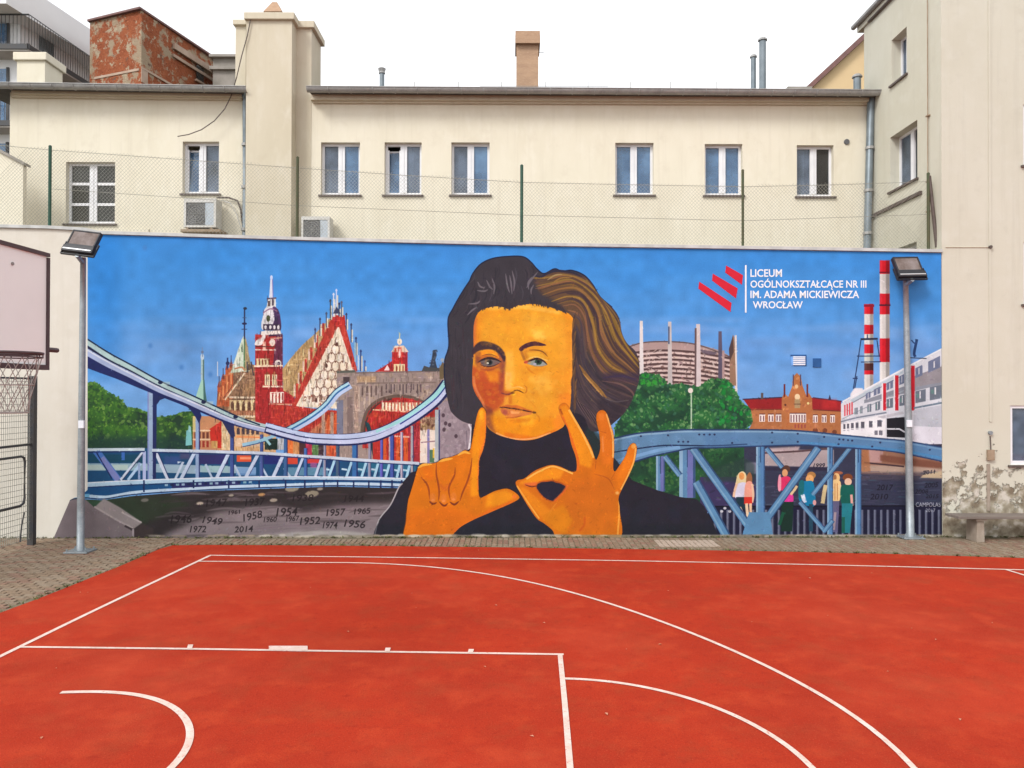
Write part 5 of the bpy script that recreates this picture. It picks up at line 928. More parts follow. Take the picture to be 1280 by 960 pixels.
# ------------------------------------------------------------------ ground, court and its lines
ground = MB().add([(-150, -60, -.045), (150, -60, -.045), (150, 200, -.045), (-150, 200, -.045)], [(0, 1, 2, 3)]).build('ground', M['ground'])
tag(ground, kind='structure')
edge_px = [(0, 766), (50, 747.5), (100, 727.5), (150, 707.5), (180, 694.5), (200, 686), (216, 681.5), (260, 681), (320, 681.3), (480, 682.5), (640, 684.3), (800, 686.5), (960, 689), (1100, 692), (1200, 695), (1280, 697.5)]
E_ = [on_z(*p) for p in edge_px]
dl = (E_[0] - E_[3]).normalized(); dr = (E_[-1] - E_[-4]).normalized()
left_far = E_[0] + dl * ((E_[0].y + 6) / -dl.y); right_far = E_[-1] + dr * 14
court_poly = [left_far] + E_ + [right_far, Vector((right_far.x, -6, 0))]
court = MB().prism([(p.x, p.y, -.05) for p in court_poly][::-1], (0, 0, .05)).build('court', M['red_court'])
tag(court, kind='structure')
def line_strip(px, w=.05, extra=0.0, lift=.004, fit=0, lead=0):
    P = [on_z(*p) for p in px]
    if fit:                                            # a fair curve through the surveyed points
        q = np.array([(p.x, p.y) for p in P[lead:]]); t = np.concatenate([[0], np.cumsum(np.hypot(*np.diff(q, axis=0).T))]); t /= t[-1]
        tt = np.linspace(0, 1, 48); wgt = np.ones(len(t)); wgt[[0, -1]] = 6
        c = [np.polyval(np.polyfit(t, q[:, k], fit, w=wgt), tt) for k in (0, 1)]
        P = P[:lead] + [Vector((a, b, 0)) for a, b in zip(*c)]
    if len(P) > 2 and not fit:
        q = smooth([(p.x, p.y) for p in P], False, 8); P = [Vector((a, b, 0)) for a, b in q]
    if extra: P.append(P[-1] + (P[-1] - P[-2]).normalized() * extra)
    mb = MB(); vs = []
    for i, p in enumerate(P):
        d = (P[min(i + 1, len(P) - 1)] - P[max(i - 1, 0)]).normalized(); n = Vector((-d.y, d.x, 0)) * w / 2
        vs += [p + n + Vector((0, 0, lift)), p - n + Vector((0, 0, lift))]
    mb.add(vs, [(2 * i, 2 * i + 1, 2 * i + 3, 2 * i + 2) for i in range(len(P) - 1)])
    return mb.build('painted_line', M['line'], court)
line_strip([(263, 694.3), (130, 757.5), (0, 820.8)], .055, 6, .004)                     # end line
line_strip([(262, 694.3), (320, 695.2), (480, 696.8), (640, 699), (800, 701.5), (960, 704.8), (1110, 708.3), (1255, 712), (1290, 713)], .05, 10, .005)   # side line
line_strip([(1257, 712.2), (1281, 719.5), (1310, 729)], .05, 3, .006)
line_strip([(248, 701.9), (320, 702.5), (400, 703.6), (480, 705.2), (560, 711.2), (640, 723), (720, 742.8), (800, 768), (880, 799), (960, 831.5), (1012, 860.5), (1075, 905), (1140, 958)], .05, 2.2, .006, 5, 2)
line_strip([(27, 809), (230, 811.4), (400, 814), (560, 816.2), (704.5, 818.4)], .05, 0, .005)
line_strip([(700, 818.2), (706, 880), (712.5, 959)], .05, 2.5, .006)
line_strip([(704, 848.6), (735, 850.4), (765, 853.8), (840, 865.8), (890, 883.4), (960, 917.8), (1013, 958)], .05, 1.0, .005, 3)
line_strip([(76, 866), (110, 865.4), (145, 865.8), (182, 871), (214, 884), (234, 903), (238.5, 915), (232, 936), (214, 960)], .06, .9, .005, 5)
for x0, x1, y0, y1 in [(233.5, 240, 806.4, 811.6), (336, 384.5, 808, 813.6), (480.5, 487, 810.4, 815), (584.5, 591, 812, 816.6)]:
    a, b, c, d = on_z(x0 + (1.5 if x1 - x0 < 10 else 0), y0), on_z(x1 + (1.5 if x1 - x0 < 10 else 0), y0), on_z(x1, y1), on_z(x0, y1)
    MB().add([p + Vector((0, 0, .007)) for p in (d, c, b, a)], [(0, 1, 2, 3)]).build('painted_line', M['line'], court)

# paving between court and walls: little stones, the 300 that show largest singly
M['joint'] = mat('sandy_joint', (.21, .165, .12), (.15, .13, .09), 6, .97, .4, 60, .1, c3=(.13, .14, .06))
paving = MB().add([(-16, -6, -.009), (24, -6, -.009), (24, 15.5, -.009), (-16, 15.5, -.009)], [(0, 1, 2, 3)]).build('pavement', M['joint'])
tag(paving, kind='structure')
_cp = np.array([(p.x, p.y) for p in court_poly])
def in_court(x, y, pad=.02):
    c = False; n = len(_cp); j = n - 1
    for i in range(n):
        xi, yi = _cp[i]; xj, yj = _cp[j]
        if (yi > y) != (yj > y) and x < (xj - xi) * (y - yi) / (yj - yi) + xi: c = not c
        j = i
    return c
stones = []
pr = random.Random(5)
corner = on_z(216, 681.5)
def lay(x0, x1, y0, y1, w, h, shift):
    row = 0; y = y0
    while y < y1:
        x = x0 + (row % 2) * shift
        while x < x1:
            cx, cy = x + w / 2, y + h / 2
            cs = [(cx + a * w / 2, cy + b * h / 2) for a in (-1, 1) for b in (-1, 1)]
            if not any(in_court(*q) for q in cs) and cy + h / 2 < wall_y(cx) - .03: stones.append((cx, cy, w, h))
            x += w
        y += h; row += 1
lay(-12.6, corner.x - .3, 8.2, 14.6, .20, .10, .10)
lay(corner.x - .3, 12.5, 12.6, 15.0, .10, .20, .0)
def shows(s):
    px = 640 + CAM_F * s[0] / s[1]
    return s[2] * s[3] / s[1] ** 3 if -20 < px < 1300 else 0
stones.sort(key=shows, reverse=True)
pm = {}
def stone_mesh(w, h, k, key):
    mb = MB(); g = .0045; t = (.0, .003, .005)[k]
    z = [t + pr.uniform(-.004, .003) for _ in range(4)]
    a, b = w / 2 - g, h / 2 - g
    mb.add([(-a, -b, -.04), (a, -b, -.04), (a, b, -.04), (-a, b, -.04), (-a + .006, -b + .006, z[0]), (a - .006, -b + .006, z[1]), (a - .006, b - .006, z[2]), (-a + .006, b - .006, z[3])],
           [(4, 5, 6, 7), (0, 1, 5, 4), (1, 2, 6, 5), (2, 3, 7, 6), (3, 0, 4, 7)])
    me = bpy.data.meshes.new('paver'); me.from_pydata(mb.v, [], mb.f); me.materials.append(M[key]); return me
variants = {}
for (w, h) in ((.20, .10), (.10, .20)):
    variants[(w, h)] = [stone_mesh(w, h, k % 3, ('paver_a', 'paver_b', 'paver_b', 'paver_c', 'paver_a')[k % 5]) for k in range(10)]
rest = {'paver_a': MB(), 'paver_b': MB(), 'paver_c': MB(), 'paver_pale': MB()}
p0, p1 = on_z(828, 683.5), on_z(886, 674)
for i, (cx, cy, w, h) in enumerate(stones):
    pale = p0.x < cx < p1.x and p0.y - .05 < cy < p1.y
    if i < 300:
        o = bpy.data.objects.new('paver', variants[(w, h)][pr.randrange(10)]); COL.objects.link(o); o.parent = paving; o.location = (cx, cy, 0)
        o.rotation_euler = (0, 0, pr.uniform(-.02, .02))
    else:
        me = variants[(w, h)][pr.randrange(10)]
        key = 'paver_pale' if pale else pr.choice(('paver_a', 'paver_b', 'paver_b', 'paver_c', 'paver_a'))
        a = pr.uniform(-.02, .02)
        rest[key].add([(v.co.x - a * v.co.y + cx, v.co.y + a * v.co.x + cy, v.co.z) for v in me.vertices], [tuple(p.vertices) for p in me.polygons])
for key, mb in rest.items():
    tag(mb.build('paver_field', M[key], paving), kind='stuff')
# moss in the joint along the court and at the wall foot
mb = MB(); mr = random.Random(3)
def tuft(p, s):
    for _ in range(5):
        a = mr.random() * 6.28; l = s * (.5 + mr.random()); q = p + Vector((mr.uniform(-s, s), mr.uniform(-s, s), 0)); d = Vector((math.cos(a), math.sin(a), .9)) * l; n = Vector((-math.sin(a), math.cos(a), 0)) * l * .35
        mb.add([q - n, q + n, q + d], [(0, 1, 2)])
for i in range(len(E_) - 1):
    L_ = (E_[i + 1] - E_[i]).length
    for k in range(int(L_ * 26)):
        if mr.random() < .5: tuft(E_[i].lerp(E_[i + 1], mr.random()) + Vector((mr.uniform(-.05, .0), mr.uniform(.0, .05), .0)), .016 + .02 * mr.random())
for k in range(500):
    x = mr.uniform(-9.5, 11.5); tuft(Vector((x, wall_y(x) - .02 - .05 * mr.random(), 0)), .014 + .022 * mr.random())
tag(mb.build('moss', M['moss']), 'green moss and weeds in the joint between red court and paving', 'moss', kind='stuff')
# dry leaves lying on the red court
mb = MB()
for px, py in [(388, 735), (435, 790), (515, 742), (680, 779), (780, 832), (825, 806), (783, 812), (665, 921), (835, 739), (1012, 723), (1020, 772), (1035, 770), (1090, 717), (1240, 779), (1278, 802), (489, 834), (555, 835), (606, 834), (890, 755), (395, 804), (100, 741), (110, 741), (152, 717), (1140, 786), (470, 688), (575, 690), (598, 688), (660, 700), (820, 946), (758, 893), (350, 752), (520, 760), (70, 836), (52, 923), (620, 757), (1170, 800), (1050, 905), (1110, 840), (370, 690), (940, 778), (700, 745), (560, 780), (300, 725), (1200, 900)]:
    p = on_z(px, py); a = mr.random() * 6.28; s = .011 + .02 * mr.random() ** 2
    if mr.random() < .35: continue
    u = Vector((math.cos(a), math.sin(a), 0)) * s; w = Vector((-math.sin(a), math.cos(a), 0)) * s * .5; z = Vector((0, 0, .006)); c = Vector((0, 0, .012))
    mb.add([p - u + z, p - w + c, p + w + c, p + u + z, p + z], [(0, 1, 4), (0, 4, 2), (1, 3, 4), (4, 3, 2)])
tag(mb.build('fallen_leaves', M['leaf']), 'small dry leaves scattered over the red court', 'leaves', kind='stuff')

# ------------------------------------------------------------------ walls with openings
def panel(mb, f, us, zs, holes, depth):
    """front faces of a wall in (u, z) with rectangular holes and their reveals; f(u, z, d) -> point, d > 0 outwards"""
    U = sorted(set(us + [h[0] for h in holes] + [h[1] for h in holes])); Z = sorted(set(zs + [h[2] for h in holes] + [h[3] for h in holes]))
    for i in range(len(U) - 1):
        for j in range(len(Z) - 1):
            cu, cz = (U[i] + U[i + 1]) / 2, (Z[j] + Z[j + 1]) / 2
            if any(h[0] < cu < h[1] and h[2] < cz < h[3] for h in holes): continue
            mb.add([f(U[i], Z[j], 0), f(U[i + 1], Z[j], 0), f(U[i + 1], Z[j + 1], 0), f(U[i], Z[j + 1], 0)], [(0, 1, 2, 3)])
    for a, b, c, d in holes:
        q = [(a, c), (b, c), (b, d), (a, d)]
        for k in range(4):
            (u0, z0), (u1, z1) = q[k], q[(k + 1) % 4]
            mb.add([f(u0, z0, 0), f(u0, z0, -depth), f(u1, z1, -depth), f(u1, z1, 0)], [(0, 1, 2, 3)])
def bar(mb, f, u0, u1, z0, z1, d0, d1):
    mb.add([f(u0, z0, d1), f(u1, z0, d1), f(u1, z1, d1), f(u0, z1, d1), f(u0, z0, d0), f(u1, z0, d0), f(u1, z1, d0), f(u0, z1, d0)],
           [(0, 1, 2, 3), (7, 6, 5, 4), (0, 4, 5, 1), (1, 5, 6, 2), (2, 6, 7, 3), (3, 7, 4, 0)])
def window(parent, f, u0, u1, z0, z1, panes=('glass_blue', 'glass_grey'), rows=1, mull=.15, sill=True, tilt=None, d=-.13):
    w = .055
    fr = MB()
    bar(fr, f, u0, u0 + w, z0, z1, d - .06, d); bar(fr, f, u1 - w, u1, z0, z1, d - .06, d)
    bar(fr, f, u0 + w, u1 - w, z0, z0 + w + .02, d - .06, d); bar(fr, f, u0 + w, u1 - w, z1 - w, z1, d - .06, d)
    n = len(panes); iw = (u1 - u0 - 2 * w - (n - 1) * mull) / n
    for k in range(n - 1):
        a = u0 + w + iw * (k + 1) + mull * k; bar(fr, f, a, a + mull, z0 + w + .02, z1 - w, d - .06, d + .012)
        bar(fr, f, a + mull * .42, a + mull * .58, z0 + w + .02, z1 - w, d + .012, d + .024)
    for r in range(1, rows):
        zc = z0 + (z1 - z0) * r / rows
        for k in range(n):
            a = u0 + w + (iw + mull) * k; bar(fr, f, a, a + iw, zc - .03, zc + .03, d - .05, d - .005)
    fo = fr.build('window', M['white'], parent)
    for k, key in enumerate(panes):
        a = u0 + w + (iw + mull) * k; b = a + iw
        for r in range(rows):
            c = z0 + w + .02 if r == 0 else z0 + (z1 - z0) * r / rows + .03; e = z1 - w if r == rows - 1 else z0 + (z1 - z0) * (r + 1) / rows - .03
            p = MB()
            if tilt == k:
                sl = .16; e2 = e - .07
                p.add([f(a, c, d - .02), f(b, c, d - .02), f(b, e2, d - sl), f(a, e2, d - sl)], [(0, 1, 2, 3)]); p.build('pane', M[key], fo)
                s = MB(); bar(s, f, a, a + .035, c, e2 - .02, d - .06, d - .012); bar(s, f, b - .03, b, c, e2 - .02, d - .06, d - .012); bar(s, f, a, b, e2 - .04, e2, d - .2, d - .15); s.build('sash', M['white'], fo)
                g = MB(); bar(g, f, a, b, c, e, d - .34, d - .3); g.build('dark_interior', M['black'], fo)  # black sheet added for the shade seen through the tilted sash's gap
            else:
                bar(p, f, a, b, c, e, d - .045, d - .03); p.build('pane', M[key], fo)
    if sill:
        s = MB(); bar(s, f, u0 - .05, u1 + .05, z0 - .045, z0 - .005, -.12, .05); s.build('sill', M['sill'], fo)
    return fo

# ------------------------------------------------------------------ the long school building behind the wall
YF = 17.7
X_SIDE = 8.25
def fF(u, z, d): return Vector((u, YF - d, z))
def R_(x0, y0, x1, y1):
    a, b = on_y(x0, y1, YF), on_y(x1, y0, YF); return (a.x, b.x, a.z, b.z)
xw0, xc0, xc1 = on_y(12, 200, YF).x, on_y(308, 200, YF).x, on_y(365, 200, YF).x
ze = on_y(640, 122, YF - .05).z
school = thing('school_building', 'long low cream school building with small white windows above the painted wall', 'building', (0, YF, 0))
main_win = [(401, 178, 450, 243.5, ('glass_grey', 'glass_blue'), None), (480.5, 178, 527, 243.5, ('glass_blue', 'glass_grey'), 0), (564, 178, 612, 243.5, ('glass_grey', 'glass_blue'), None), (769, 178.5, 817, 243.5, ('glass_blue', 'glass_blue'), None), (881, 180, 928, 244, ('glass_blue', 'glass_blue'), None), (996, 181.5, 1042, 245.5, ('glass_grey', 'glass_dark'), None)]
holes = [R_(*w[:4]) for w in main_win]
mb = MB(); panel(mb, fF, [xc1, X_SIDE], [0, ze], holes, .2)
mb.box(xc1, X_SIDE, YF + 3.5, YF + 3.6, 0, ze)
mb.build('wall', M['stucco'], school)
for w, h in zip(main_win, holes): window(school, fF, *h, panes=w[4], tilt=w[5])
def curtain(hole, u0, u1, v0, v1, key, pleats=5):
    a, b, c, e = hole; mb = MB(); U0, U1 = a + (b - a) * u0, a + (b - a) * u1; Z0, Z1 = c + (e - c) * v0, c + (e - c) * v1
    n = pleats * 2; vs = []
    for k in range(n + 1): u = U0 + (U1 - U0) * k / n; d = -.20 - .025 * (k % 2); vs += [fF(u, Z0, d), fF(u, Z1, d)]
    mb.add(vs, [(2 * k, 2 * k + 2, 2 * k + 3, 2 * k + 1) for k in range(n)]); mb.build('curtain', M[key], school)
for k, a, b, c, e, key in [(0, .78, .93, .06, .95, 'curtain'), (0, .08, .2, .06, .95, 'blind'), (2, .07, .2, .06, .55, 'curtain'), (2, .80, .93, .06, .95, 'blind'), (3, .08, .24, .06, .95, 'blind'), (3, .78, .93, .06, .95, 'blind'), (4, .07, .46, .05, .5, 'blind'), (4, .8, .93, .05, .95, 'blind'), (5, .07, .28, .06, .95, 'blind'), (1, .55, .75, .06, .95, 'blind')]: curtain(holes[k], a, b, c, e, key)  # the sixth window's blind is added for a white reflection on its left pane
for hs in (holes,):
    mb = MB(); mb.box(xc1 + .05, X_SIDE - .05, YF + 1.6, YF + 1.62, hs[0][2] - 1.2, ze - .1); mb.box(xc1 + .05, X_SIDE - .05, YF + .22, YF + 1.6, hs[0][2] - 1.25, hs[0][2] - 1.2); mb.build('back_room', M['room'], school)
# left wing
wing_win = [(82, 202.5, 144, 279.5, ('glass_dark', 'glass_dark'), None, 3), (228, 177, 274, 242, ('glass_blue', 'glass_grey'), 0, 1)]
wholes = [R_(*w[:4]) for w in wing_win]
zw = on_y(160, 113, YF - .05).z
mb = MB(); panel(mb, fF, [xw0, xc0], [0, zw], wholes, .2); mb.box(xw0 + .01, xw0 + .25, YF + .21, YF + 3.6, 0, zw); mb.add([(xw0, YF, 0), (xw0, YF + 3.6, 0), (xw0, YF + 3.6, zw), (xw0, YF, zw)], [(0, 1, 2, 3)]); mb.box(xw0 + .3, xc0, YF + 3.5, YF + 3.6, 0, zw)
wl_ = mb.build('wall', M['stucco'], school)
for w, h in zip(wing_win, wholes): window(school, fF, *h, panes=w[4], rows=w[6], tilt=w[5], mull=.17 if w[6] == 3 else .14)
# faint pilaster edge on the wing
xa = on_y(187, 200, YF).x
MB().box(xw0 + .002, xa, YF - .03, YF + .0, 0, wholes[0][2] - .12).build('plinth_band', M['stucco'], school)
# cornices
def run(name, mt, x0p, x1p, ya, yb, Y0, d, ya2=None, yb2=None):
    a, b = on_y(x0p, ya, Y0), on_y(x1p, ya2 or ya, Y0); c, e = on_y(x0p, yb, Y0), on_y(x1p, yb2 or yb, Y0)
    MB().prism([(a.x, Y0, a.z), (c.x, Y0, c.z), (e.x, Y0, e.z), (b.x, Y0, b.z)], (0, d, 0)).build(name, mt, school)
run('cornice', M['stucco_old'], 388, 1092, 118, 124.5, YF - .16, .155, 121, 127)
run('cornice', M['stucco_old'], 391, 1092, 124.7, 128.5, YF - .07, .065, 127.2, 131)
run('cornice', M['stucco_old'], 14, 302, 111, 117, YF - .16, .155, 115.5, 121)
run('cornice', M['stucco_old'], 14, 302, 117.2, 121.5, YF - .07, .065, 121.2, 125)
# roofs (low pitch, hidden behind the gutters from the yard)
def roof(x0, x1, z, z2):
    MB().prism([(x0, YF - .34, z), (x1, YF - .34, z2), (x1, YF + 6, z2 + .55), (x0, YF + 6, z + .55)], (0, 0, -.06)).build('roof', M['roof'], school)
g0, g1 = on_y(384, 113, YF - .4), on_y(1104, 117.5, YF - .4)
h0, h1 = on_y(-40, 107.5, YF - .4), on_y(309, 113, YF - .4)
roof(g0.x + .03, X_SIDE, g0.z + .05, g1.z + .05); roof(h0.x, xc0, h0.z + .05, h1.z + .05)
# gutters: open half-rounds with seams
def gutter(a, b, seams):
    n = 9; prof = [(-.095 * math.cos(math.pi * k / n), -.095 * math.sin(math.pi * k / n)) for k in range(n + 1)]
    mb = MB(); vs = []
    for p in (a, b):
        for r in (1.0, .93): vs += [p + Vector((0, y * r, z * r + .05)) for y, z in prof]
    m_ = n + 1
    fs = []
    for k in range(n):
        fs += [(k, k + 1, 2 * m_ + k + 1, 2 * m_ + k), (m_ + k + 1, m_ + k, 3 * m_ + k, 3 * m_ + k + 1), (k, m_ + k, m_ + k + 1, k + 1), (2 * m_ + k + 1, 3 * m_ + k + 1, 3 * m_ + k, 2 * m_ + k)]
    for k in (0, n): fs.append((k, 2 * m_ + k, 3 * m_ + k, m_ + k))
    mb.add(vs, fs); g = mb.build('gutter', M['zinc'], school, smooth_=False)
    mb = MB(); mb.tube([a + Vector((0, -.1, .055)), b + Vector((0, -.1, .055))], .014, 6)
    for k in range(1, seams):
        p = a.lerp(b, k / seams); mb.tube([p + Vector((-.012, -y * 1.04 if False else y * 1.04, z * 1.04 + .05)) for y, z in prof], .012, 5)
    mb.build('seam', M['zinc'], g)
gutter(g0, g1, 26); gutter(h0, h1, 13)
mb = MB()
for px in (518, 573, 627, 682, 735, 788, 838, 896):
    p = on_y(px, 110, YF - .3); MB().tube([p, p + Vector((0, 0, .14))], .010, 5).build('conductor_rod', M['zinc'], school)
mb = MB(); a, b = on_y(600, 107.5, YF - .2), on_y(760, 108, YF - .2); mb.tube([a, b], .006, 4); mb.build('conductor_wire', M['zinc'], school)
# tall stack between wing and main range
def stack(x0, x1, y0, Y0, Y1, capx0, capx1, cy0, cy1):
    a, b = on_y(x0, y0, Y0), on_y(x1, y0, Y0)
    s = MB().box(a.x, b.x, Y0, Y1, 0, a.z).build('chimney', M['stucco_old'], school)
    c, d = on_y(capx0, cy1, Y0 - .06), on_y(capx1, cy0, Y0 - .06)
    MB().box(c.x, d.x, Y0 - .08, Y1 + .08, c.z, d.z).build('chimney_cap', M['stucco_old'], s, bevel=.015)
    return s
s1 = stack(308, 365, 23, YF - .38, YF + .9, 305, 368, 15.5, 24)
stack(365.5, 389.5, 34, YF - .01, YF + .85, 365.5, 393, 26, 34.5)
stack(294.5, 307.5, 29, YF + .05, YF + .85, 291, 308, 24.5, 31)
a = on_y(330, 15.5, YF); b = on_y(353, 15.5, YF); tp = on_y(343, 2.5, YF + .2)
MB().add([(a.x, YF - .05, a.z), (b.x, YF - .05, a.z), (b.x, YF + .6, a.z), (a.x, YF + .6, a.z), (tp.x - .05, YF + .2, tp.z), (tp.x + .06, YF + .2, tp.z), (tp.x + .06, YF + .4, tp.z), (tp.x - .05, YF + .4, tp.z)], [(0, 1, 5, 4), (1, 2, 6, 5), (2, 3, 7, 6), (3, 0, 4, 7), (4, 5, 6, 7)]).build('chimney_pot', M['chimney'], s1)
# brick chimney far back on the roof, flues, vents
def rooftop(x0, x1, y0, y1, Y, d):
    a, b = on_y(x0, y1, Y), on_y(x1, y0, Y); return (a.x, b.x, Y, Y + d, a.z - .5, b.z)
c = rooftop(645.5, 673, 47, 110, 20.5, .6)
ch = MB().box(*c).build('brick_chimney', M['chimney'], school)
c2 = rooftop(644.3, 675, 38.5, 44, 20.4, .8); MB().box(c2[0], c2[1], c2[2], c2[3], on_y(640, 44, 20.4).z, c2[5]).build('chimney_cap', M['chimney'], ch)
c2 = rooftop(643.6, 675.8, 43, 46, 20.36, .88); MB().box(c2[0] + .01, c2[1] - .01, c2[2] + .02, c2[3] - .02, on_y(640, 54, 20.4).z, on_y(640, 44.2, 20.4).z).build('chimney_collar', M['chimney'], ch)
p = on_y(675, 65.5, 20.6); MB().tube([p - Vector((.1, 0, 0)), p + Vector((.1, 0, 0))], .008, 5).build('conductor_rod', M['zinc'], ch)
def flue(x0, x1, y0, y1, Y, capw=1.35):
    a, b = on_y((x0 + x1) / 2, y1, Y), on_y((x0 + x1) / 2, y0, Y); r = (on_y(x1, y0, Y).x - on_y(x0, y0, Y).x) / 2
    f = MB().tube([a - Vector((0, 0, .4 if Y > 18 else .05)), b], r, 12).build('flue', M['pipe'], school, smooth_=False)
    MB().tube([b, b + Vector((0, 0, .03)), b + Vector((0, 0, .07))], [r * capw, r * capw, r * .9], 12).build('flue_cap', M['zinc'], f)
flue(938.5, 945, 72, 112, 20.0); flue(949, 957.5, 51, 112, 19.8); flue(474.5, 480.5, 92, 108, 19.5); flue(1067, 1076, 97, 110, 17.6)
a = on_y(477.5, 86, 19.5); MB().tube([a - Vector((0, 0, .1)), a, a + Vector((0, 0, .03))], [.07, .1, .04], 10).build('flue_cowl', M['zinc'], school)
# left wing chimney, cream, seen over its corner
a, b = on_y(21, 102, 20.5), on_y(46, 76, 20.5)
lc = MB().box(a.x, b.x + .22, 20.5, 21.3, a.z - .8, b.z).build('chimney', M['stucco'], school)
MB().box(a.x - .07, b.x + .29, 20.43, 21.37, b.z, on_y(46, 66, 20.5).z).build('chimney_cap', M['stucco'], lc, bevel=.02)
# downpipes
def pipe(parent, pts, r, Y, brackets=3):
    P = [on_y(x, y, Y) for x, y in pts]
    o = MB().tube(P, r, 10).build('downpipe', M['pipe'], parent, smooth_=True)
    for k in range(1, brackets + 1):
        p = P[-2].lerp(P[-1], k / (brackets + 1)); MB().tube([p - Vector((0, 0, .03)), p + Vector((0, 0, .03))], r * 1.25, 10).build('pipe_bracket', M['zinc'], o)
pipe(school, [(304.5, 113), (306, 120), (306.5, 128), (305, 340)], .062, YF - .12)
pipe(school, [(1091, 119), (1089.5, 126), (1088.5, 132), (1083, 345)], .082, YF - .13)
# vent hole, cables
p = on_y(1058, 177.5, YF); MB().tube([p + Vector((0, -.03, 0)), p + Vector((0, .02, 0))], .062, 14).build('vent', M['ac_dark'], school)
cab = [on_y(x, y, YF - .42) for x, y in [(313, 25), (309, 45), (302, 70), (296, 96)]] + [on_y(x, y, YF - .2) for x, y in [(289, 120), (281, 136), (268, 151), (252, 162), (236, 168), (222, 170.5)]]
MB().tube(cab, .012, 5).build('cable', M['sill'], school)

# ------------------------------------------------------------------ split air conditioners on the facade
def aircon(x0, y0, x1, y1, label, Y=YF - .45):
    a, b = on_y(x0, y1, Y), on_y(x1, y0, Y); W, H = b.x - a.x, b.z - a.z
    t = thing('air_conditioner', label, 'air conditioner', (a.x, Y, a.z), 'air conditioner units on the school facade')
    cs = MB(); cs.box(a.x, b.x, Y + .04, Y + .36, a.z, b.z)
    for u0, u1, z0, z1 in [(0, .07, 0, 1), (.93, 1, 0, 1), (.07, .93, .86, 1), (.07, .93, 0, .07)]: cs.box(a.x + W * u0, a.x + W * u1, Y, Y + .04, a.z + H * z0, a.z + H * z1)
    cs.build('casing', M['ac'], t)
    MB().box(a.x + W * .075, a.x + W * .66, Y + .02, Y + .038, a.z + H * .08, a.z + H * .85).build('fan_recess', M['ac_dark'], t)
    MB().box(a.x + W * .665, a.x + W * .925, Y + .01, Y + .038, a.z + H * .08, a.z + H * .85).build('front_panel', M['ac_blue'], t)
    g = MB(); c = Vector((a.x + W * .37, Y + .012, a.z + H * .465))
    for r in (.06, .11, .16, .21, .25): g.tube([c + Vector((math.cos(k * math.pi / 12) * r, 0, math.sin(k * math.pi / 12) * min(r, H * .37))) for k in range(24)], .005, 4, False, True)
    for k in range(4): q = Vector((math.cos(k * math.pi / 4) * .26, 0, math.sin(k * math.pi / 4) * .2)); g.tube([c - q, c + q], .005, 4)
    g.build('fan_guard', M['zinc'], t)
    for s in (.12, .86): MB().box(a.x + W * s - .02, a.x + W * s + .02, Y - .02, YF - .002, a.z - .05, a.z - .002).build('bracket', M['rusty'], t)
    return t, a, b
t, a, b = aircon(229.5, 248, 270, 284, 'white air conditioner with grey fan front hung under the open window at far left')
MB().box(a.x - .05, b.x + .12, YF - .5, YF - .05, a.z - .11, a.z - .052).build('shelf_board', M['rusty'], t)
hose = [on_y(x, y, YF - .08) for x, y in [(271, 247), (286, 247), (297, 251), (301, 262), (303, 278), (306, 292)]]
MB().tube(hose, .022, 6).build('hose', M['sill'], t)
MB().tube([on_y(x, y, YF - .08) for x, y in [(276, 250), (288, 254), (296, 268), (303, 290)]], .012, 5).build('hose', M['ac'], t)
aircon(376.5, 270.5, 412, 301, 'white air conditioner half hidden behind the wall top beside a green fence post')

# ------------------------------------------------------------------ taller block on the right
YR = wall_y(X_SIDE) - .012
ZT = 13.6
block = thing('corner_building', 'tall cream building at the right with flaking plaster near the ground', 'building', (X_SIDE, YR, 0))
def fS(u, z, d): return Vector((X_SIDE - d, u, z))          # side face, u runs along y, outward = -x
def fR(u, z, d): return Vector((u, YR - d, z))
def yx(x): return on_x(x, 300, X_SIDE).y
zs_side = on_x(1090, 25, X_SIDE).z
side = [(yx(1147), yx(1113), on_x(1113, 240, X_SIDE).z, on_x(1113, 172, X_SIDE).z), (yx(1134), yx(1115), on_x(1115, 106.5, X_SIDE).z, on_x(1134, 32.5, X_SIDE).z), (15.72, 16.85, 4.55, on_x(1145, 302, X_SIDE).z)]
yb = yx(1080.5)
mb = MB(); panel(mb, fS, [YR, yb], [0, zs_side], side, .3)
def rr_(x0, y0, x1, y1):
    a, b = on_y(x0, y1, YR), on_y(x1, y0, YR); return (a.x, b.x, a.z, b.z)
front = [rr_(1279, 131, 1335, 206.5), rr_(1279.5, 303, 1335, 380), rr_(1263, 507, 1330, 581)]
panel(mb, fR, [X_SIDE, X_SIDE + 9], [2.75, zs_side], [front[0], front[1]], .22)
mb.box(X_SIDE + .4, X_SIDE + 9, yb - .1, yb, 0, zs_side)
mb.build('wall', M['stucco_block'], block)
# the flaking foot of the front, a thin step proud of the wall above
mb = MB(); panel(mb, lambda u, z, d: Vector((u, YR - d, z)), [X_SIDE, X_SIDE + 9], [-.05, 2.75], [front[2]], .22)
mb.build('wall_foot', M['peel'], block)
for h, k in zip(side, (0, 1, 2)):
    window(block, fS, *h, panes=('glass_dark', 'glass_grey'), mull=.12, d=-.2)
for h, pn in zip(front, (('glass_grey', 'glass_grey'), ('glass_grey', 'glass_grey'), ('glass_grey', 'glass_dark'))): window(block, fR, *h, panes=pn, mull=.12, d=-.025)
# eaves, gutter end, roof
MB().box(X_SIDE - .05, X_SIDE + 9, YR - .05, yb + .25, zs_side + .004, zs_side + .16).build('roof', M['stucco_block'], block)
MB().tube([(X_SIDE - .045, YR - .1, zs_side + .0), (X_SIDE - .045, yb - .32, zs_side - .0)], .028, 6).build('cornice', M['sill'], block)
MB().tube([(X_SIDE - .10, YR - .2, zs_side + .17), (X_SIDE - .10, yb + .35, zs_side + .17)], .06, 10).build('gutter', M['zinc'], block)
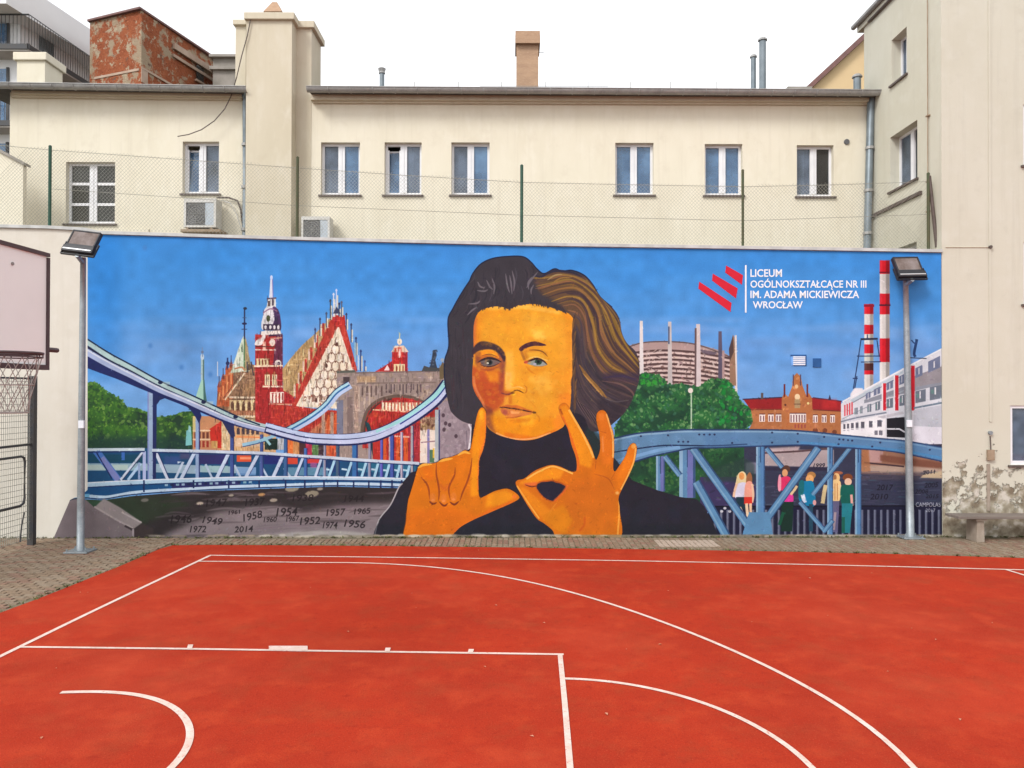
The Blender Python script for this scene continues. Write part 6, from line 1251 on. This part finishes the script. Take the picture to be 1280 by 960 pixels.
# string course on the side wall, lightning wire, ducts on the front
zc = on_x(1153, 240.5, X_SIDE).z
MB().box(X_SIDE - .05, X_SIDE - .001, yx(1153), YF - .01, zc - .035, zc + .035).build('conduit', M['sill'], block)
a, b = on_x(1161, -40, X_SIDE), on_x(1161, 290, X_SIDE)
MB().tube([(X_SIDE - .03, a.y, b.z), (X_SIDE - .03, a.y, zs_side)], .009, 5).build('lightning_wire', M['rusty'], block)
mb = MB()
for z in (b.z + .4, b.z + 1.0, b.z + 2.3): MB().box(X_SIDE - .05, X_SIDE - .001, a.y - .05, a.y + .05, z - .012, z + .012).build('wire_clip', M['rusty'], block)
q = on_y(1237.5, 400, YR)
MB().box(q.x - .022, q.x + .022, YR - .018, YR - .001, 2.2, zs_side - .05).build('cable_duct', M['stucco_block'], block)
MB().tube([on_y(1182, 309, YR - .01), on_y(1236, 309, YR - .01)], .007, 5).build('cable', M['stucco_old'], block)
p = on_y(1237, 309, YR); MB().tube([p + Vector((0, -.05, 0)), p], .032, 10).build('junction_box', M['sill'], block)
p = on_y(1237, 541, YR); MB().tube([p + Vector((0, -.05, 0)), p], .038, 10).build('junction_box', M['galv'], block)
a = on_y(1233, 575, YR); b = on_y(1241, 562, YR)
MB().box(a.x, b.x, YR - .06, YR - .002, a.z, b.z).build('meter_box', M['rusty'], block)
MB().tube([on_y(1237.5, 545, YR - .03), on_y(1238.5, 562, YR - .03)], .012, 5).build('cable', M['sill'], block)
q2 = on_y(1235, 580, YR); MB().box(q2.x - .03, q2.x + .03, YR - .02, YR - .002, .5, q2.z).build('cable_duct', M['bench'], block)

# ------------------------------------------------------------------ far buildings
def box_pts(mb, pts, z0, z1): mb.prism([(x, y, z0) for x, y in pts], (0, 0, z1 - z0)); return mb
# old brick house: corner towards us
bh = thing('brick_house', 'old bare brick house with patched plaster behind the low wing', 'building', (-14.4, 30, 0))
A = on_y(177, 13, 30); Bp = on_y(112.5, 26.5, 31.0); Cp = on_y(271, 71, 34.6)
zt = A.z
outline = [(A.x, A.y), (Cp.x, Cp.y + .4), (Cp.x - 3.2, Cp.y + 1), (Bp.x, Bp.y)]
box_pts(MB(), outline, 0, zt).build('wall', M['brick'], bh)
ex = [(A.x, A.y - .16), (Cp.x + .2, Cp.y + .4), (Cp.x - 3.2, Cp.y + 1.1), (Bp.x - .06, Bp.y - .1)]
box_pts(MB(), ex, zt + .002, zt + .08).build('roof', M['tile_red'], bh)
def along(P, Q, t): return Vector((P.x + (Q.x - P.x) * t, P.y + (Q.y - P.y) * t, 0))
def facing(P, Q): d = (Q - P); d.z = 0; d.normalize(); return d
dR = facing(A, Cp); nR = Vector((dR.y, -dR.x, 0)); dL = facing(A, Bp); nL = Vector((-dL.y, dL.x, 0))
LR = (Vector((Cp.x, Cp.y, 0)) - Vector((A.x, A.y, 0))).length; LL = (Vector((Bp.x, Bp.y, 0)) - Vector((A.x, A.y, 0))).length
def slab(P, d, n, u0, u1, z0, z1, t, name, mt, par):
    c = Vector((P.x, P.y, 0)) + d * (u0 + u1) / 2 + Vector((0, 0, (z0 + z1) / 2)) + n * t / 2
    return MB().obox(c, d * (u1 - u0) / 2, n * t / 2, Vector((0, 0, (z1 - z0) / 2))).build(name, mt, par)
zb1, zb2 = on_y(118, 94, 30.9).z, on_y(170, 88, 30.1).z
slab(A, dL, nL, .1, LL * .9, zb2 - .04, zb2 + .05, .03, 'plaster_band', M['brick_trim'], bh)
slab(A, dR, nR, .0, LR * .42, on_y(185, 92, 30.6).z - .06, on_y(185, 92, 30.6).z + .03, .03, 'plaster_band', M['brick_trim'], bh)
slab(A, dR, nR, LR * .38, LR * .99, zt - .72, zt - .48, .10, 'cornice', M['brick_trim'], bh); slab(A, dR, nR, LR * .38, LR * .99, zt - 1.05, zt - .93, .06, 'cornice', M['brick_trim'], bh)
w1 = slab(A, dR, nR, LR * .70, LR * .80, on_y(241, 101, 33.4).z, on_y(241, 83, 33.4).z, .03, 'window', M['glass_dark'], bh); slab(A, dR, nR, LR * .68, LR * .82, on_y(241, 104, 33.4).z, on_y(241, 101.6, 33.4).z, .1, 'sill', M['brick_trim'], w1)
slab(A, dR, nR, .0, .35, on_y(177, 102, 30).z, on_y(177, 84, 30).z, .02, 'corner_stone', M['brick_trim'], bh)
# grey stepped gable end next to it
a, b = on_y(266, 110, 33), on_y(296, 72, 33)
gr = thing('grey_rooftop', 'grey stepped stone roof end between brick house and cream chimney', 'building', (a.x, 33, 0))
MB().box(a.x, b.x, 33, 35, 8, b.z).build('wall', M['grey_stone'], gr)
MB().box(a.x - .1, b.x + .1, 32.85, 35.1, on_y(280, 88, 33).z, on_y(280, 84, 33).z).build('cornice', M['grey_stone'], gr)
MB().box(a.x - .1, b.x + .1, 32.8, 35.1, on_y(280, 73, 33).z, on_y(280, 70, 33).z).build('coping', M['grey_stone'], gr)
# modern white flats
mf = thing('apartment_building', 'modern white apartment building with dark railed balconies at the upper left', 'building', (-18.4, 29.5, 0))
zb = on_y(36, 54.5, 29.5).z; xb = on_y(36, 54.5, 29.5).x; xe = on_y(114, 100, 33.3).x; ye = 33.3
bx = [(-40, 29.5), (xb, 29.5), (xe, ye), (xe - .2, ye + 8), (-40, ye + 8)]
inner = [(-40, 30.3), (xb - .85, 30.3), (xe - .8, ye), (xe - 1.6, ye + 8), (-40, ye + 8)]
zpar0, zpar1 = on_y(112, 71, ye).z, on_y(112, 37.5, ye).z
box_pts(MB(), inner, 0, zpar0).build('wall', M['white_house'], mf)
par_ = [(-40, 28.7), (on_y(60, 0, 28.7).x * 0 + xb - .35, 28.7), (xe, ye), (xe - .2, ye + 8), (-40, ye + 8)]
box_pts(MB(), par_, zpar0, zpar1).build('parapet', M['white_house'], mf)
for k in range(4):
    z = zb - 2.95 * k
    s = box_pts(MB(), bx, z - .28, z).build('balcony', M['concrete'], mf)
    tr_ = [(p[0], p[1]) for p in bx[:3]]
    mb = MB()
    for i in range(2):
        p, q = Vector((*tr_[i], 0)), Vector((*tr_[i + 1], 0))
        if i == 0: p = Vector((-26, 29.5, 0))
        d = (q - p); n = int(d.length / .15)
        for j in range(n + 1):
            c = p + d * (j / n); mb.box(c.x - .008, c.x + .008, c.y - .008, c.y + .008, z + .001, z + 1.1)
        mb.obox((p + q) / 2 + Vector((0, 0, z + 1.12)), d / 2, Vector((0, .025, 0)), Vector((0, 0, .022)))
        mb.obox((p + q) / 2 + Vector((0, -.02, z - .12)), d / 2 + d.normalized() * .05, Vector((0, .035, 0)), Vector((0, 0, .1)))
    mb.build('railing', M['anthracite'], s)
    # doors and windows in the set-back wall
    wl2 = Vector((inner[1][0], inner[1][1], 0)); we = Vector((inner[2][0], inner[2][1], 0)); dd = (we - wl2).normalized(); nn = Vector((dd.y, -dd.x, 0))
    dr_ = MB().box(inner[1][0] - 2.2, inner[1][0] - .5, 30.26, 30.298, z + .05, z + 2.3).build('door', M['glass_blue'], mf)
    MB().box(inner[1][0] - .5, inner[1][0] - .4, 30.24, 30.298, z + .05, z + 2.35).build('frame', M['anthracite'], dr_)
    slab(wl2, dd, nn, 1.0, 1.85, z + .05, z + 2.2, .03, 'window', M['glass_dark'], mf)
# yellow gable behind the roof at the right
yg = thing('yellow_house', 'yellow rendered house gable with dark red verge behind the roof', 'building', (9.5, 24, 0))
a, b = on_y(1014, 111, 24), on_y(1081, 49, 24)
sl = (b.z - a.z) / (b.x - a.x)
tz = b.z + sl * 3
MB().prism([(a.x - .8, 24, a.z - .8 * sl), (a.x - .8, 24, 0), (b.x + 6, 24, 0), (b.x + 6, 24, tz), (b.x + 3, 24, tz)], (0, 5, 0)).build('wall', M['yellow'], yg)
MB().prism([(a.x - 1.1, 23.8, a.z - 1.1 * sl + .01), (b.x + 3, 23.8, tz + .01), (b.x + 3, 23.8, tz + .2), (a.x - 1.1, 23.8, a.z - 1.1 * sl + .2)], (0, 5.3, 0)).build('roof', M['tile_red'], yg)
p = on_y(1000, 108, 22); MB().box(p.x - .35, p.x + .35, 22, 22.6, p.z - .8, p.z).build('chimney', M['grey_stone'], yg)
# little side wall of the neighbour at the far left
a, b = on_y(-60, 158, 16.6), on_y(29, 206, 16.6)
nw = thing('neighbour_wall', 'small cream wall with sloping top at the far left under the balconies', 'wall', (b.x - 1, 16.6, 0))
MB().prism([(a.x, 16.6, 0), (b.x, 16.6, 0), (b.x, 16.6, b.z), (a.x, 16.6, a.z)], (0, .12, 0)).build('wall_body', M['stucco'], nw)
MB().prism([(a.x, 16.54, a.z + .005), (b.x + .05, 16.54, b.z - .02), (b.x + .05, 16.54, b.z + .035), (a.x, 16.54, a.z + .06)], (0, .24, 0)).build('coping', M['grey_stone'], nw)

# ------------------------------------------------------------------ the painted wall
top_px = [(-200, 274), (0, 280.5), (60, 281.8), (108, 284.6), (125, 288.6), (372, 296), (652, 303), (928, 307.2), (1178.6, 311.5)]
TOP = [on_w(x, y + 4.5) for x, y in top_px]
TOP[-1].x = X_SIDE - .004
pw = thing('painted_wall', 'long courtyard wall with a mural of a dark haired man making hand signs between two bridges', 'wall', (0, WY0, 0))
mb = MB()
n = len(TOP)
th = .38
F_ = [Vector((p.x, wall_y(p.x), p.z)) for p in TOP]; B_ = [p + Vector((0, th, 0)) for p in F_]
for i in range(n - 1):
    a, b, c, d = F_[i], F_[i + 1], B_[i + 1], B_[i]
    lo = lambda p: Vector((p.x, p.y, -.1))
    mb.add([lo(a), lo(b), b, a, lo(d), lo(c), c, d], [(0, 1, 2, 3), (5, 4, 7, 6), (3, 2, 6, 7)] + ([(4, 0, 3, 7)] if i == 0 else []) + ([(1, 5, 6, 2)] if i == n - 2 else []))
mb.build('wall_body', M['stucco_wall'], pw)
mb = MB()
for i in range(n - 1):
    a, b = F_[i], F_[i + 1]; o1, o2 = Vector((0, -.045, .003)), Vector((0, th + .04, .003)); h = Vector((0, 0, .058))
    mb.add([a + o1, b + o1, b + o2, a + o2, a + o1 + h, b + o1 + h, b + o2 + h, a + o2 + h], [(0, 3, 2, 1), (4, 5, 6, 7), (0, 1, 5, 4), (2, 3, 7, 6)] + ([(3, 0, 4, 7)] if i == 0 else []) + ([(1, 2, 6, 5)] if i == n - 2 else []))
mb.build('coping', M['coping'], pw)
# flat paint on the face, 3 mm proud, in the outline of the painting
edge = [(1178.2, 690), (1178.2, 316.2), (928, 312), (652, 307.8), (372, 300.8), (125, 293.4), (105.4, 290), (105.4, 618), (95, 621), (87.5, 625), (66, 690)]
pts = [on_w(x, y, .003) for x, y in edge]
for p in pts[:2]: p.x = min(p.x, X_SIDE - .006); p.y = wall_y(p.x) - .003
for i, p in enumerate(pts): p.z = max(p.z, -.04)
o0 = Vector((0, WY0, 0))
me = bpy.data.meshes.new('mural'); me.from_pydata([p - o0 for p in pts], [], [tuple(range(len(pts)))]); me.materials.append(M['mural'])
uv = me.uv_layers.new(name='paint')
for lp in me.loops:
    p = pts[lp.vertex_index]; uv.data[lp.index].uv = ((p.x - M_X0) / (M_X1 - M_X0), (p.z - M_ZB) / (M_ZT - M_ZB))
mo = bpy.data.objects.new('mural', me); COL.objects.link(mo); mo.parent = pw
if me.polygons[0].normal.y > 0: me.flip_normals()
# lettering, emblem and rule of the school
def sign_text(txt, x0, x1, ybase, ycap):
    v, tr = glyphs(txt, .018); w = v[:, 0].max()
    P = [on_w(x0 + (x1 - x0) * a / w, ybase + (ycap - ybase) * b, .007) for a, b in v]
    ob = MB().add(P, [tuple(t) for t in tr]).build('lettering', M['letter'], pw)
    return ob
sign_text('LICEUM', 938, 977.5, 345.8, 336.6); tl = sign_text('OGÓLNOKSZTAŁCACE NR III', 938, 1083, 359.4, 350.6)
wA = glyphs('OGÓLNOKSZTAŁCA', .018)[0][:, 0].max() / glyphs('OGÓLNOKSZTAŁCACE NR III', .018)[0][:, 0].max() * 145 + 938
tail = [(-1.2, 358.9), (-2.2, 360.3), (-2.3, 361.5), (-1.3, 362.3), (.1, 362.1), (.1, 361.2), (-.9, 361.2), (-1.1, 360.5), (-.1, 359.0)]
MB().add([on_w(wA + a, b, .007) for a, b in tail], [tuple(range(len(tail)))]).build('letter_tail', M['letter'], tl); sign_text('IM. ADAMA MICKIEWICZA', 938, 1074, 372.4, 363.4); sign_text('WROCŁAW', 941, 1003.5, 385.2, 376.6)
def flat(pts_, name, mt, off=.007): return MB().add([on_w(x, y, off) for x, y in pts_], [tuple(range(len(pts_)))]).build(name, mt, pw)
flat([(931.2, 331.5), (931.2, 390.8), (933.2, 390.8), (933.2, 331.5)], 'sign_rule', M['letter'])
for q in ([(874, 352), (873, 360.8), (913.2, 390), (914.4, 378.6)], [(891, 342), (890, 350.6), (920, 373), (922.2, 360.4)], [(907.6, 331.8), (906.4, 340.6), (927.4, 356), (928.8, 344)]): flat(q, 'emblem_stripe', M['logo'])
# two small wall vents set in the painted sky
def plate(x0, y0, x1, y1, d0, d1, name, mt):
    a, b = on_w(x0, y1), on_w(x1, y0)
    mb = MB()
    q = [(a.x, a.z), (b.x, a.z), (b.x, b.z), (a.x, b.z)]
    mb.add([(x, wall_y(x) - d1, z) for x, z in q] + [(x, wall_y(x) - d0, z) for x, z in q], [(0, 1, 2, 3), (7, 6, 5, 4), (0, 4, 5, 1), (1, 5, 6, 2), (2, 6, 7, 3), (3, 7, 4, 0)])
    return mb.build(name, mt, pw)
M['vent_sky'] = mat('sky_blue_vent', (.17, .36, .70), (.14, .32, .66), 6, .6)
v1 = plate(989, 444.6, 1007, 457, .004, .012, 'vent', M['vent_sky'])
for q in ((988, 443.4, 1007.6, 444.9), (1006.4, 445, 1007.6, 457)):
    p = plate(*q, .004, .02, 'frame', M['vent_blue']); p.parent = v1
for k in range(5):
    p = plate(991, 445.6 + k * 2.3, 1006, 447 + k * 2.3, .013, .03, 'slat', M['letter']); p.parent = v1
    p = None
plate(1016, 448, 1026, 459, .004, .02, 'vent', M['vent_blue'])

# ------------------------------------------------------------------ chain-link fence on the wall
fence = thing('chain_link_fence', 'green chain-link fence standing on top of the painted wall', 'fence', (0, WY0 + .2, 5))
def wpt(x, y): return on_w(x, y, -.19)
posts = [(62, 183, 284, 'green', .03), (371.5, 197, 297, 'olive', .028), (652, 207, 304, 'green', .03), (928.5, 213, 308, 'olive', .026), (1160.5, 217, 312, 'olive', .03)]
for x, y0, y1, key, r in posts:
    a, b = wpt(x, y1 - 2), wpt(x, y0)
    p = MB().tube([(a.x, a.y, a.z - .05), (a.x, a.y, b.z)], r, 8).build('post', M[key], fence)
    MB().tube([(a.x, a.y, b.z), (a.x, a.y, b.z + .02)], [r * 1.12, r * .6], 8).build('post_cap', M[key], p)
MB().tube([wpt(1161.5, 220), wpt(1171, 309)], .034, 7).build('brace', M['sill'], fence)
topw = [(62, 187.5), (200, 197.5), (371.5, 210), (510, 219.5), (652, 228), (790, 231), (928.5, 233.4), (1045, 231), (1160.5, 227)]
midw = [(62, 236), (371.5, 257), (652, 269), (928.5, 276), (1160.5, 268)]
lefttop = [(-60, 176), (62, 187.5)]
for pl in (topw, midw, lefttop): MB().tube([wpt(*p) for p in pl], .0048, 5).build('tension_wire', M['wire'], fence)
TW = [wpt(*p) for p in lefttop[:1] + topw]; BW = [wpt(x, y - 1) for x, y in top_px[1:]]
def zi(P, x):
    for i in range(len(P) - 1):
        if P[i].x <= x <= P[i + 1].x: return P[i].z + (P[i + 1].z - P[i].z) * (x - P[i].x) / (P[i + 1].x - P[i].x)
    return P[0].z if x < P[0].x else P[-1].z
mb = MB(); xx0, xx1 = TW[0].x, TW[-1].x; step = .068
def wire_run(x, sgn):
    z0 = zi(BW, x) - .0; 
    # climb at 45 degrees until the top wire
    xa, za = x, z0
    dx = .05; xb_, zb_ = xa, za
    while xx0 <= xb_ <= xx1 and zb_ < zi(TW, xb_): xb_ += sgn * dx; zb_ += dx * 1.05
    xb_ = min(max(xb_, xx0), xx1)
    if abs(xb_ - xa) < .06: return
    a = Vector((xa, wall_y(xa) + .19, za)); b = Vector((xb_, wall_y(xb_) + .19, zb_)); d = (b - a).normalized(); w = Vector((-d.z * 1, 0, d.x)) * .0018; o = Vector((0, .003, 0))
    mb.add([a - w - o, a + w - o, a + o, b - w - o, b + w - o, b + o], [(0, 1, 4, 3), (1, 2, 5, 4), (2, 0, 3, 5)])
x = xx0 - 1.6
while x < xx1 + 1.6:
    if xx0 <= x <= xx1: wire_run(x, 1); wire_run(x + step / 2, -1)
    x += step
tag(mb.build('chain_link_mesh', M['wire'], fence), kind='stuff')

# ------------------------------------------------------------------ floodlight masts
def mast(base, top, r0, r1, label, head_px, yaw, roll, plate_px, s=1.0):
    B0 = on_z(*base); B0.z = 0
    zt_ = on_y(top[0], top[1], B0.y).z; xt = on_y(top[0], top[1], B0.y).x
    t = thing('floodlight_mast', label, 'lamp post', B0, 'floodlight masts beside the mural')
    P = [Vector((B0.x + (xt - B0.x) * k / 6, B0.y, zt_ * k / 6)) for k in range(7)]
    po = MB().tube(P, [r0 + (r1 - r0) * k / 6 for k in range(7)], 14).build('pole', M['galv'], t, smooth_=True)
    MB().box(B0.x - .20, B0.x + .20, B0.y - .17, B0.y + .17, .004, .03).build('base_plate', M['galv'], t, bevel=.004)
    mb = MB()
    for sx in (-1, 1):
        for sy in (-1, 1): MB().tube([(B0.x + sx * .16, B0.y + sy * .13, .03), (B0.x + sx * .16, B0.y + sy * .13, .07)], .016, 6).build('base_bolt', M['galv'], t)
        MB().prism([(B0.x + sx * r0 * .8, B0.y, .03), (B0.x + sx * .12, B0.y, .03), (B0.x + sx * r0 * .8, B0.y, .12)], (0, .012, 0)).build('gusset', M['galv'], t)
    pp = on_y(plate_px[0], plate_px[1], B0.y - r0)
    MB().box(pp.x - .045, pp.x + .045, B0.y - r0 - .012, B0.y - r0 + .03, pp.z - .07, pp.z + .06).build('service_cover', M['letter'], po)
    # head: a flat box tipped down towards the court
    C = on_y(head_px[0], head_px[1], B0.y - .1)
    rot = Matrix.Rotation(yaw, 3, 'Z') @ Matrix.Rotation(roll, 3, 'Y') @ Matrix.Rotation(rad(-28), 3, 'X')
    ax, ay, az = (rot @ Vector((1, 0, 0)), rot @ Vector((0, 1, 0)), rot @ Vector((0, 0, 1)))
    def hb(u, v, d, hu, hv, hd, name, mt, par): return MB().obox(C + (ax * u + az * v + ay * d) * s, ax * hu * s, ay * hd * s, az * hv * s).build(name, mt, par, bevel=.006)
    hd_ = hb(0, .05, .03, .25, .16, .035, 'housing', M['black'], t)
    for u, v, hu, hv in [(0, .198, .25, .014), (0, -.1, .25, .014), (-.238, .05, .014, .134), (.238, .05, .014, .134)]: hb(u, v, -.012, hu, hv, .008, 'rim', M['black'], hd_)
    hb(0, .05, -.008, .222, .132, .003, 'lens', M['lens'], hd_)
    mb = MB()
    for k in range(9): mb.obox(C + (ax * (-.2 + k * .05) + az * .05 + ay * .085) * s, ax * .006 * s, ay * .022 * s, az * .14 * s)
    mb.build('cooling_fin', M['black'], hd_)
    dv = hb(0, -.185, .02, .27, .062, .06, 'driver_box', M['black'], t)
    hb(0, -.205, -.044, .25, .012, .005, 'trim', M['silver'], dv)
    mb = MB(); 
    for sx in (-1, 1): mb.obox(C + (ax * .29 * sx + az * -.15 + ay * .03) * s, ax * .006 * s, ay * .02 * s, az * .12 * s)
    mb.obox(C + (az * -.275 + ay * .03) * s, ax * .296 * s, ay * .02 * s, az * .008 * s)
    mb.build('bracket', M['black'], t)
    c0 = C + (az * -.28 + ay * .03) * s
    MB().tube([(xt, B0.y, zt_ - .1), c0], r1 * .8, 10).build('neck', M['galv'], t)
mast((100.5, 690), (104, 322), .062, .046, 'galvanised floodlight mast standing on the paving at the left edge of the mural', (103.5, 301.5), rad(-4), rad(7), (101.5, 530), 1.0)
mast((1138, 672.5), (1132, 350), .072, .05, 'galvanised floodlight mast in front of the mural beside the painted red chimneys', (1135.5, 333), rad(6), rad(-2), (1137, 529), 1.02)

# ------------------------------------------------------------------ basketball basket at the left edge
th_, tx_, ty_ = -0.0432, -5.3688, 5.8955
cd_, sd_ = math.cos(th_), math.sin(th_)
def crt(d, w, z): return Vector((tx_ + d * cd_ - w * sd_, ty_ + d * sd_ + w * cd_, z))
du, dw, uz = Vector((cd_, sd_, 0)), Vector((-sd_, cd_, 0)), Vector((0, 0, 1))
hoop = thing('basketball_hoop', 'white basketball backboard with dark frame, rim and net at the left edge', 'basketball hoop', crt(-.9, 0, 0))
d0 = 1.262; zb0, zb1 = 2.945, 3.965
bd = MB().obox(crt(d0, 0, (zb0 + zb1) / 2), du * .012, dw * .875, uz * (zb1 - zb0) / 2 * .96).build('backboard', M['board'], hoop)
fr = MB()
for w, z, hw, hz in [(0, zb1 - .016, .9, .016), (0, zb0 + .022, .9, .022), (-.886, (zb0 + zb1) / 2, .014, .47), (.886, (zb0 + zb1) / 2, .014, .47)]: fr.obox(crt(d0 + .003, w, z), du * .026, dw * hw, uz * hz)
fr.build('frame', M['frame_brown'], bd)
fr = MB()
for w, z, hw, hz in [(0, 3.49, .295, .025), (0, 3.09, .295, .025), (-.27, 3.29, .025, .175), (.27, 3.29, .025, .175)]: fr.obox(crt(d0 + .0135, w, z), du * .0015, dw * hw, uz * hz)
fr.build('target_square', M['frame_brown'], bd)
bp_ = on_y(27, 336, 6.3); MB().tube([crt(d0 + .012, .44, 3.8), crt(d0 + .022, .44, 3.8)], .014, 8).build('bolt', M['zinc'], bd)
rc = crt(1.56, 0, 3.05)
ring = [rc + (du * math.cos(k * math.pi / 18) + dw * math.sin(k * math.pi / 18)) * .228 for k in range(36)]
rm_ = MB().tube(ring, .0105, 8, False, True).build('rim', M['frame_brown'], hoop, smooth_=True)
mb = MB(); ring2 = [p + uz * -.03 for p in ring]; mb.tube(ring2, .006, 6, False, True)
for k in range(0, 36, 3): mb.tube([ring[k], ring2[k]], .005, 5)
for s in (-1, 1): mb.tube([crt(d0 + .012, .12 * s, 3.0), crt(1.34, .09 * s, 3.04)], .012, 6)
mb.obox(crt(d0 + .02, 0, 3.0), du * .01, dw * .14, uz * .07); mb.build('rim_bracket', M['frame_brown'], rm_)
mb = MB(); nk = 12
def npt(k, t): a = 2 * math.pi * k / nk; r = .222 - .085 * min(1, t * 1.15); return rc + (du * math.cos(a) + dw * math.sin(a)) * r + uz * (-.03 - .42 * t)
for k in range(nk):
    for s in (-1, 1):
        mb.tube([npt(k + s * .5 * j / 1.0 if False else k + s * .5 * j, t) for j, t in enumerate((0, .28, .52, .76, 1.0))], .0033, 4)
mb.tube([npt(k * .5, 1.0) for k in range(24)], .005, 4, False, True); mb.tube([npt(k * .5, .5) for k in range(24)], .004, 4, False, True)
mb.build('net', M['net'], hoop)
MB().tube([crt(d0 - .06, -1.0, 3.13), crt(d0 - .06, 1.14, 3.13)], .022, 8).build('support_tube', M['frame_brown'], hoop)
mb = MB()
for s in (-1, 1):
    mb.tube([crt(d0 - .06, .3 * s, 3.13), crt(d0 - .02, .3 * s, 3.13)], .02, 6)
    mb.tube([crt(d0 - .06, .35 * s, 3.13), crt(-.9, .1 * s, 3.3)], .035, 8)
    mb.tube([crt(d0 - .03, .35 * s, 3.75), crt(-.9, .1 * s, 3.75)], .03, 8)
    mb.tube([crt(d0 - .03, .35 * s, 3.75), crt(d0 - .06, .35 * s, 3.13)], .025, 8)
mb.build('arm', M['anthracite'], hoop)
MB().tube([crt(-.9, 0, 0), crt(-.9, 0, 3.85)], .09, 12).build('post', M['anthracite'], hoop)

# ------------------------------------------------------------------ mesh fence with a little gate, left edge
XF = on_z(39.5, 681).x; Y1 = on_z(39.5, 681).y
mf2 = thing('mesh_fence', 'dark steel mesh fence with a framed lower panel behind the basketball hoop', 'fence', (XF, Y1, 0))
ztop = on_y(39.5, 470, Y1).z
MB().box(XF - .055, XF + .055, Y1 - .05, Y1 + .05, -.02, ztop).build('post', M['anthracite'], mf2, bevel=.006)
MB().box(XF - .05, XF + .05, 9.9, 10.0, -.02, ztop).build('post', M['anthracite'], mf2, bevel=.006)
def rail(z, r, y0=10.0, y1=None, name='rail'): MB().box(XF - r, XF + r, y0, y1 or Y1 - .05, z - r, z + r).build(name, M['anthracite'], mf2)
zr = ztop - .045; rail(zr, .016)
zA = on_x(20, 557.5, XF).z; zB = on_x(20, 571.5, XF).z; zC = on_x(14, 635, XF).z
rail(zA, .018); 
gy1 = on_x(31, 571, XF).y
g = MB(); g.tube([(XF, 11.4, zB), (XF, gy1 - .1, zB), (XF, gy1 - .02, zB - .03), (XF, gy1, zB - .1), (XF, gy1, zC + .12), (XF, gy1 - .03, zC + .03), (XF, gy1 - .12, zC), (XF, 11.4, zC)], .022, 8, False, True)
g.build('gate_frame', M['anthracite'], mf2)
mb = MB()
z = .12
while z < zr: mb.box(XF - .004, XF + .004, 10.0, Y1 - .05, z - .0035, z + .0035); z += .1
y = 10.05
while y < Y1 - .06: mb.box(XF - .0115, XF - .0045, y - .002, y + .002, .12, zr); y += .05
tag(mb.build('wire_mesh', M['wire'], mf2), kind='stuff')
MB().tube([(XF + .03, gy1 - .16, .12), (XF + .03, gy1 - .12, .4), (XF + .03, gy1 - .05, .62)], .014, 6).build('drop_bolt', M['anthracite'], mf2)

# ------------------------------------------------------------------ bench at the right
b0 = on_z(1226, 678)
zs_ = on_y(1210, 645, b0.y - .02).z
xl = on_y(1199, 648, b0.y - .1).x
bench = thing('bench', 'low weathered concrete bench with plank seat against the flaking wall', 'bench', (b0.x + .9, b0.y + .15, 0))
for k in range(3): MB().box(xl + .004 * k, xl + 2.5, b0.y - .08 + k * .155, b0.y - .08 + k * .155 + .145, zs_ - .048, zs_ - .004 * k).build('plank', M['bench_wood'], bench, bevel=.006)
for x in (b0.x, b0.x + 1.75):
    MB().prism([(x - .075, b0.y, 0), (x + .075, b0.y, 0), (x + .065, b0.y, zs_ - .05), (x - .065, b0.y, zs_ - .05)], (0, .34, 0)).build('leg', M['bench'], bench, bevel=.008)
    MB().box(x - .1, x + .1, b0.y - .04, b0.y + .38, zs_ - .09, zs_ - .051).build('bearer', M['bench'], bench)
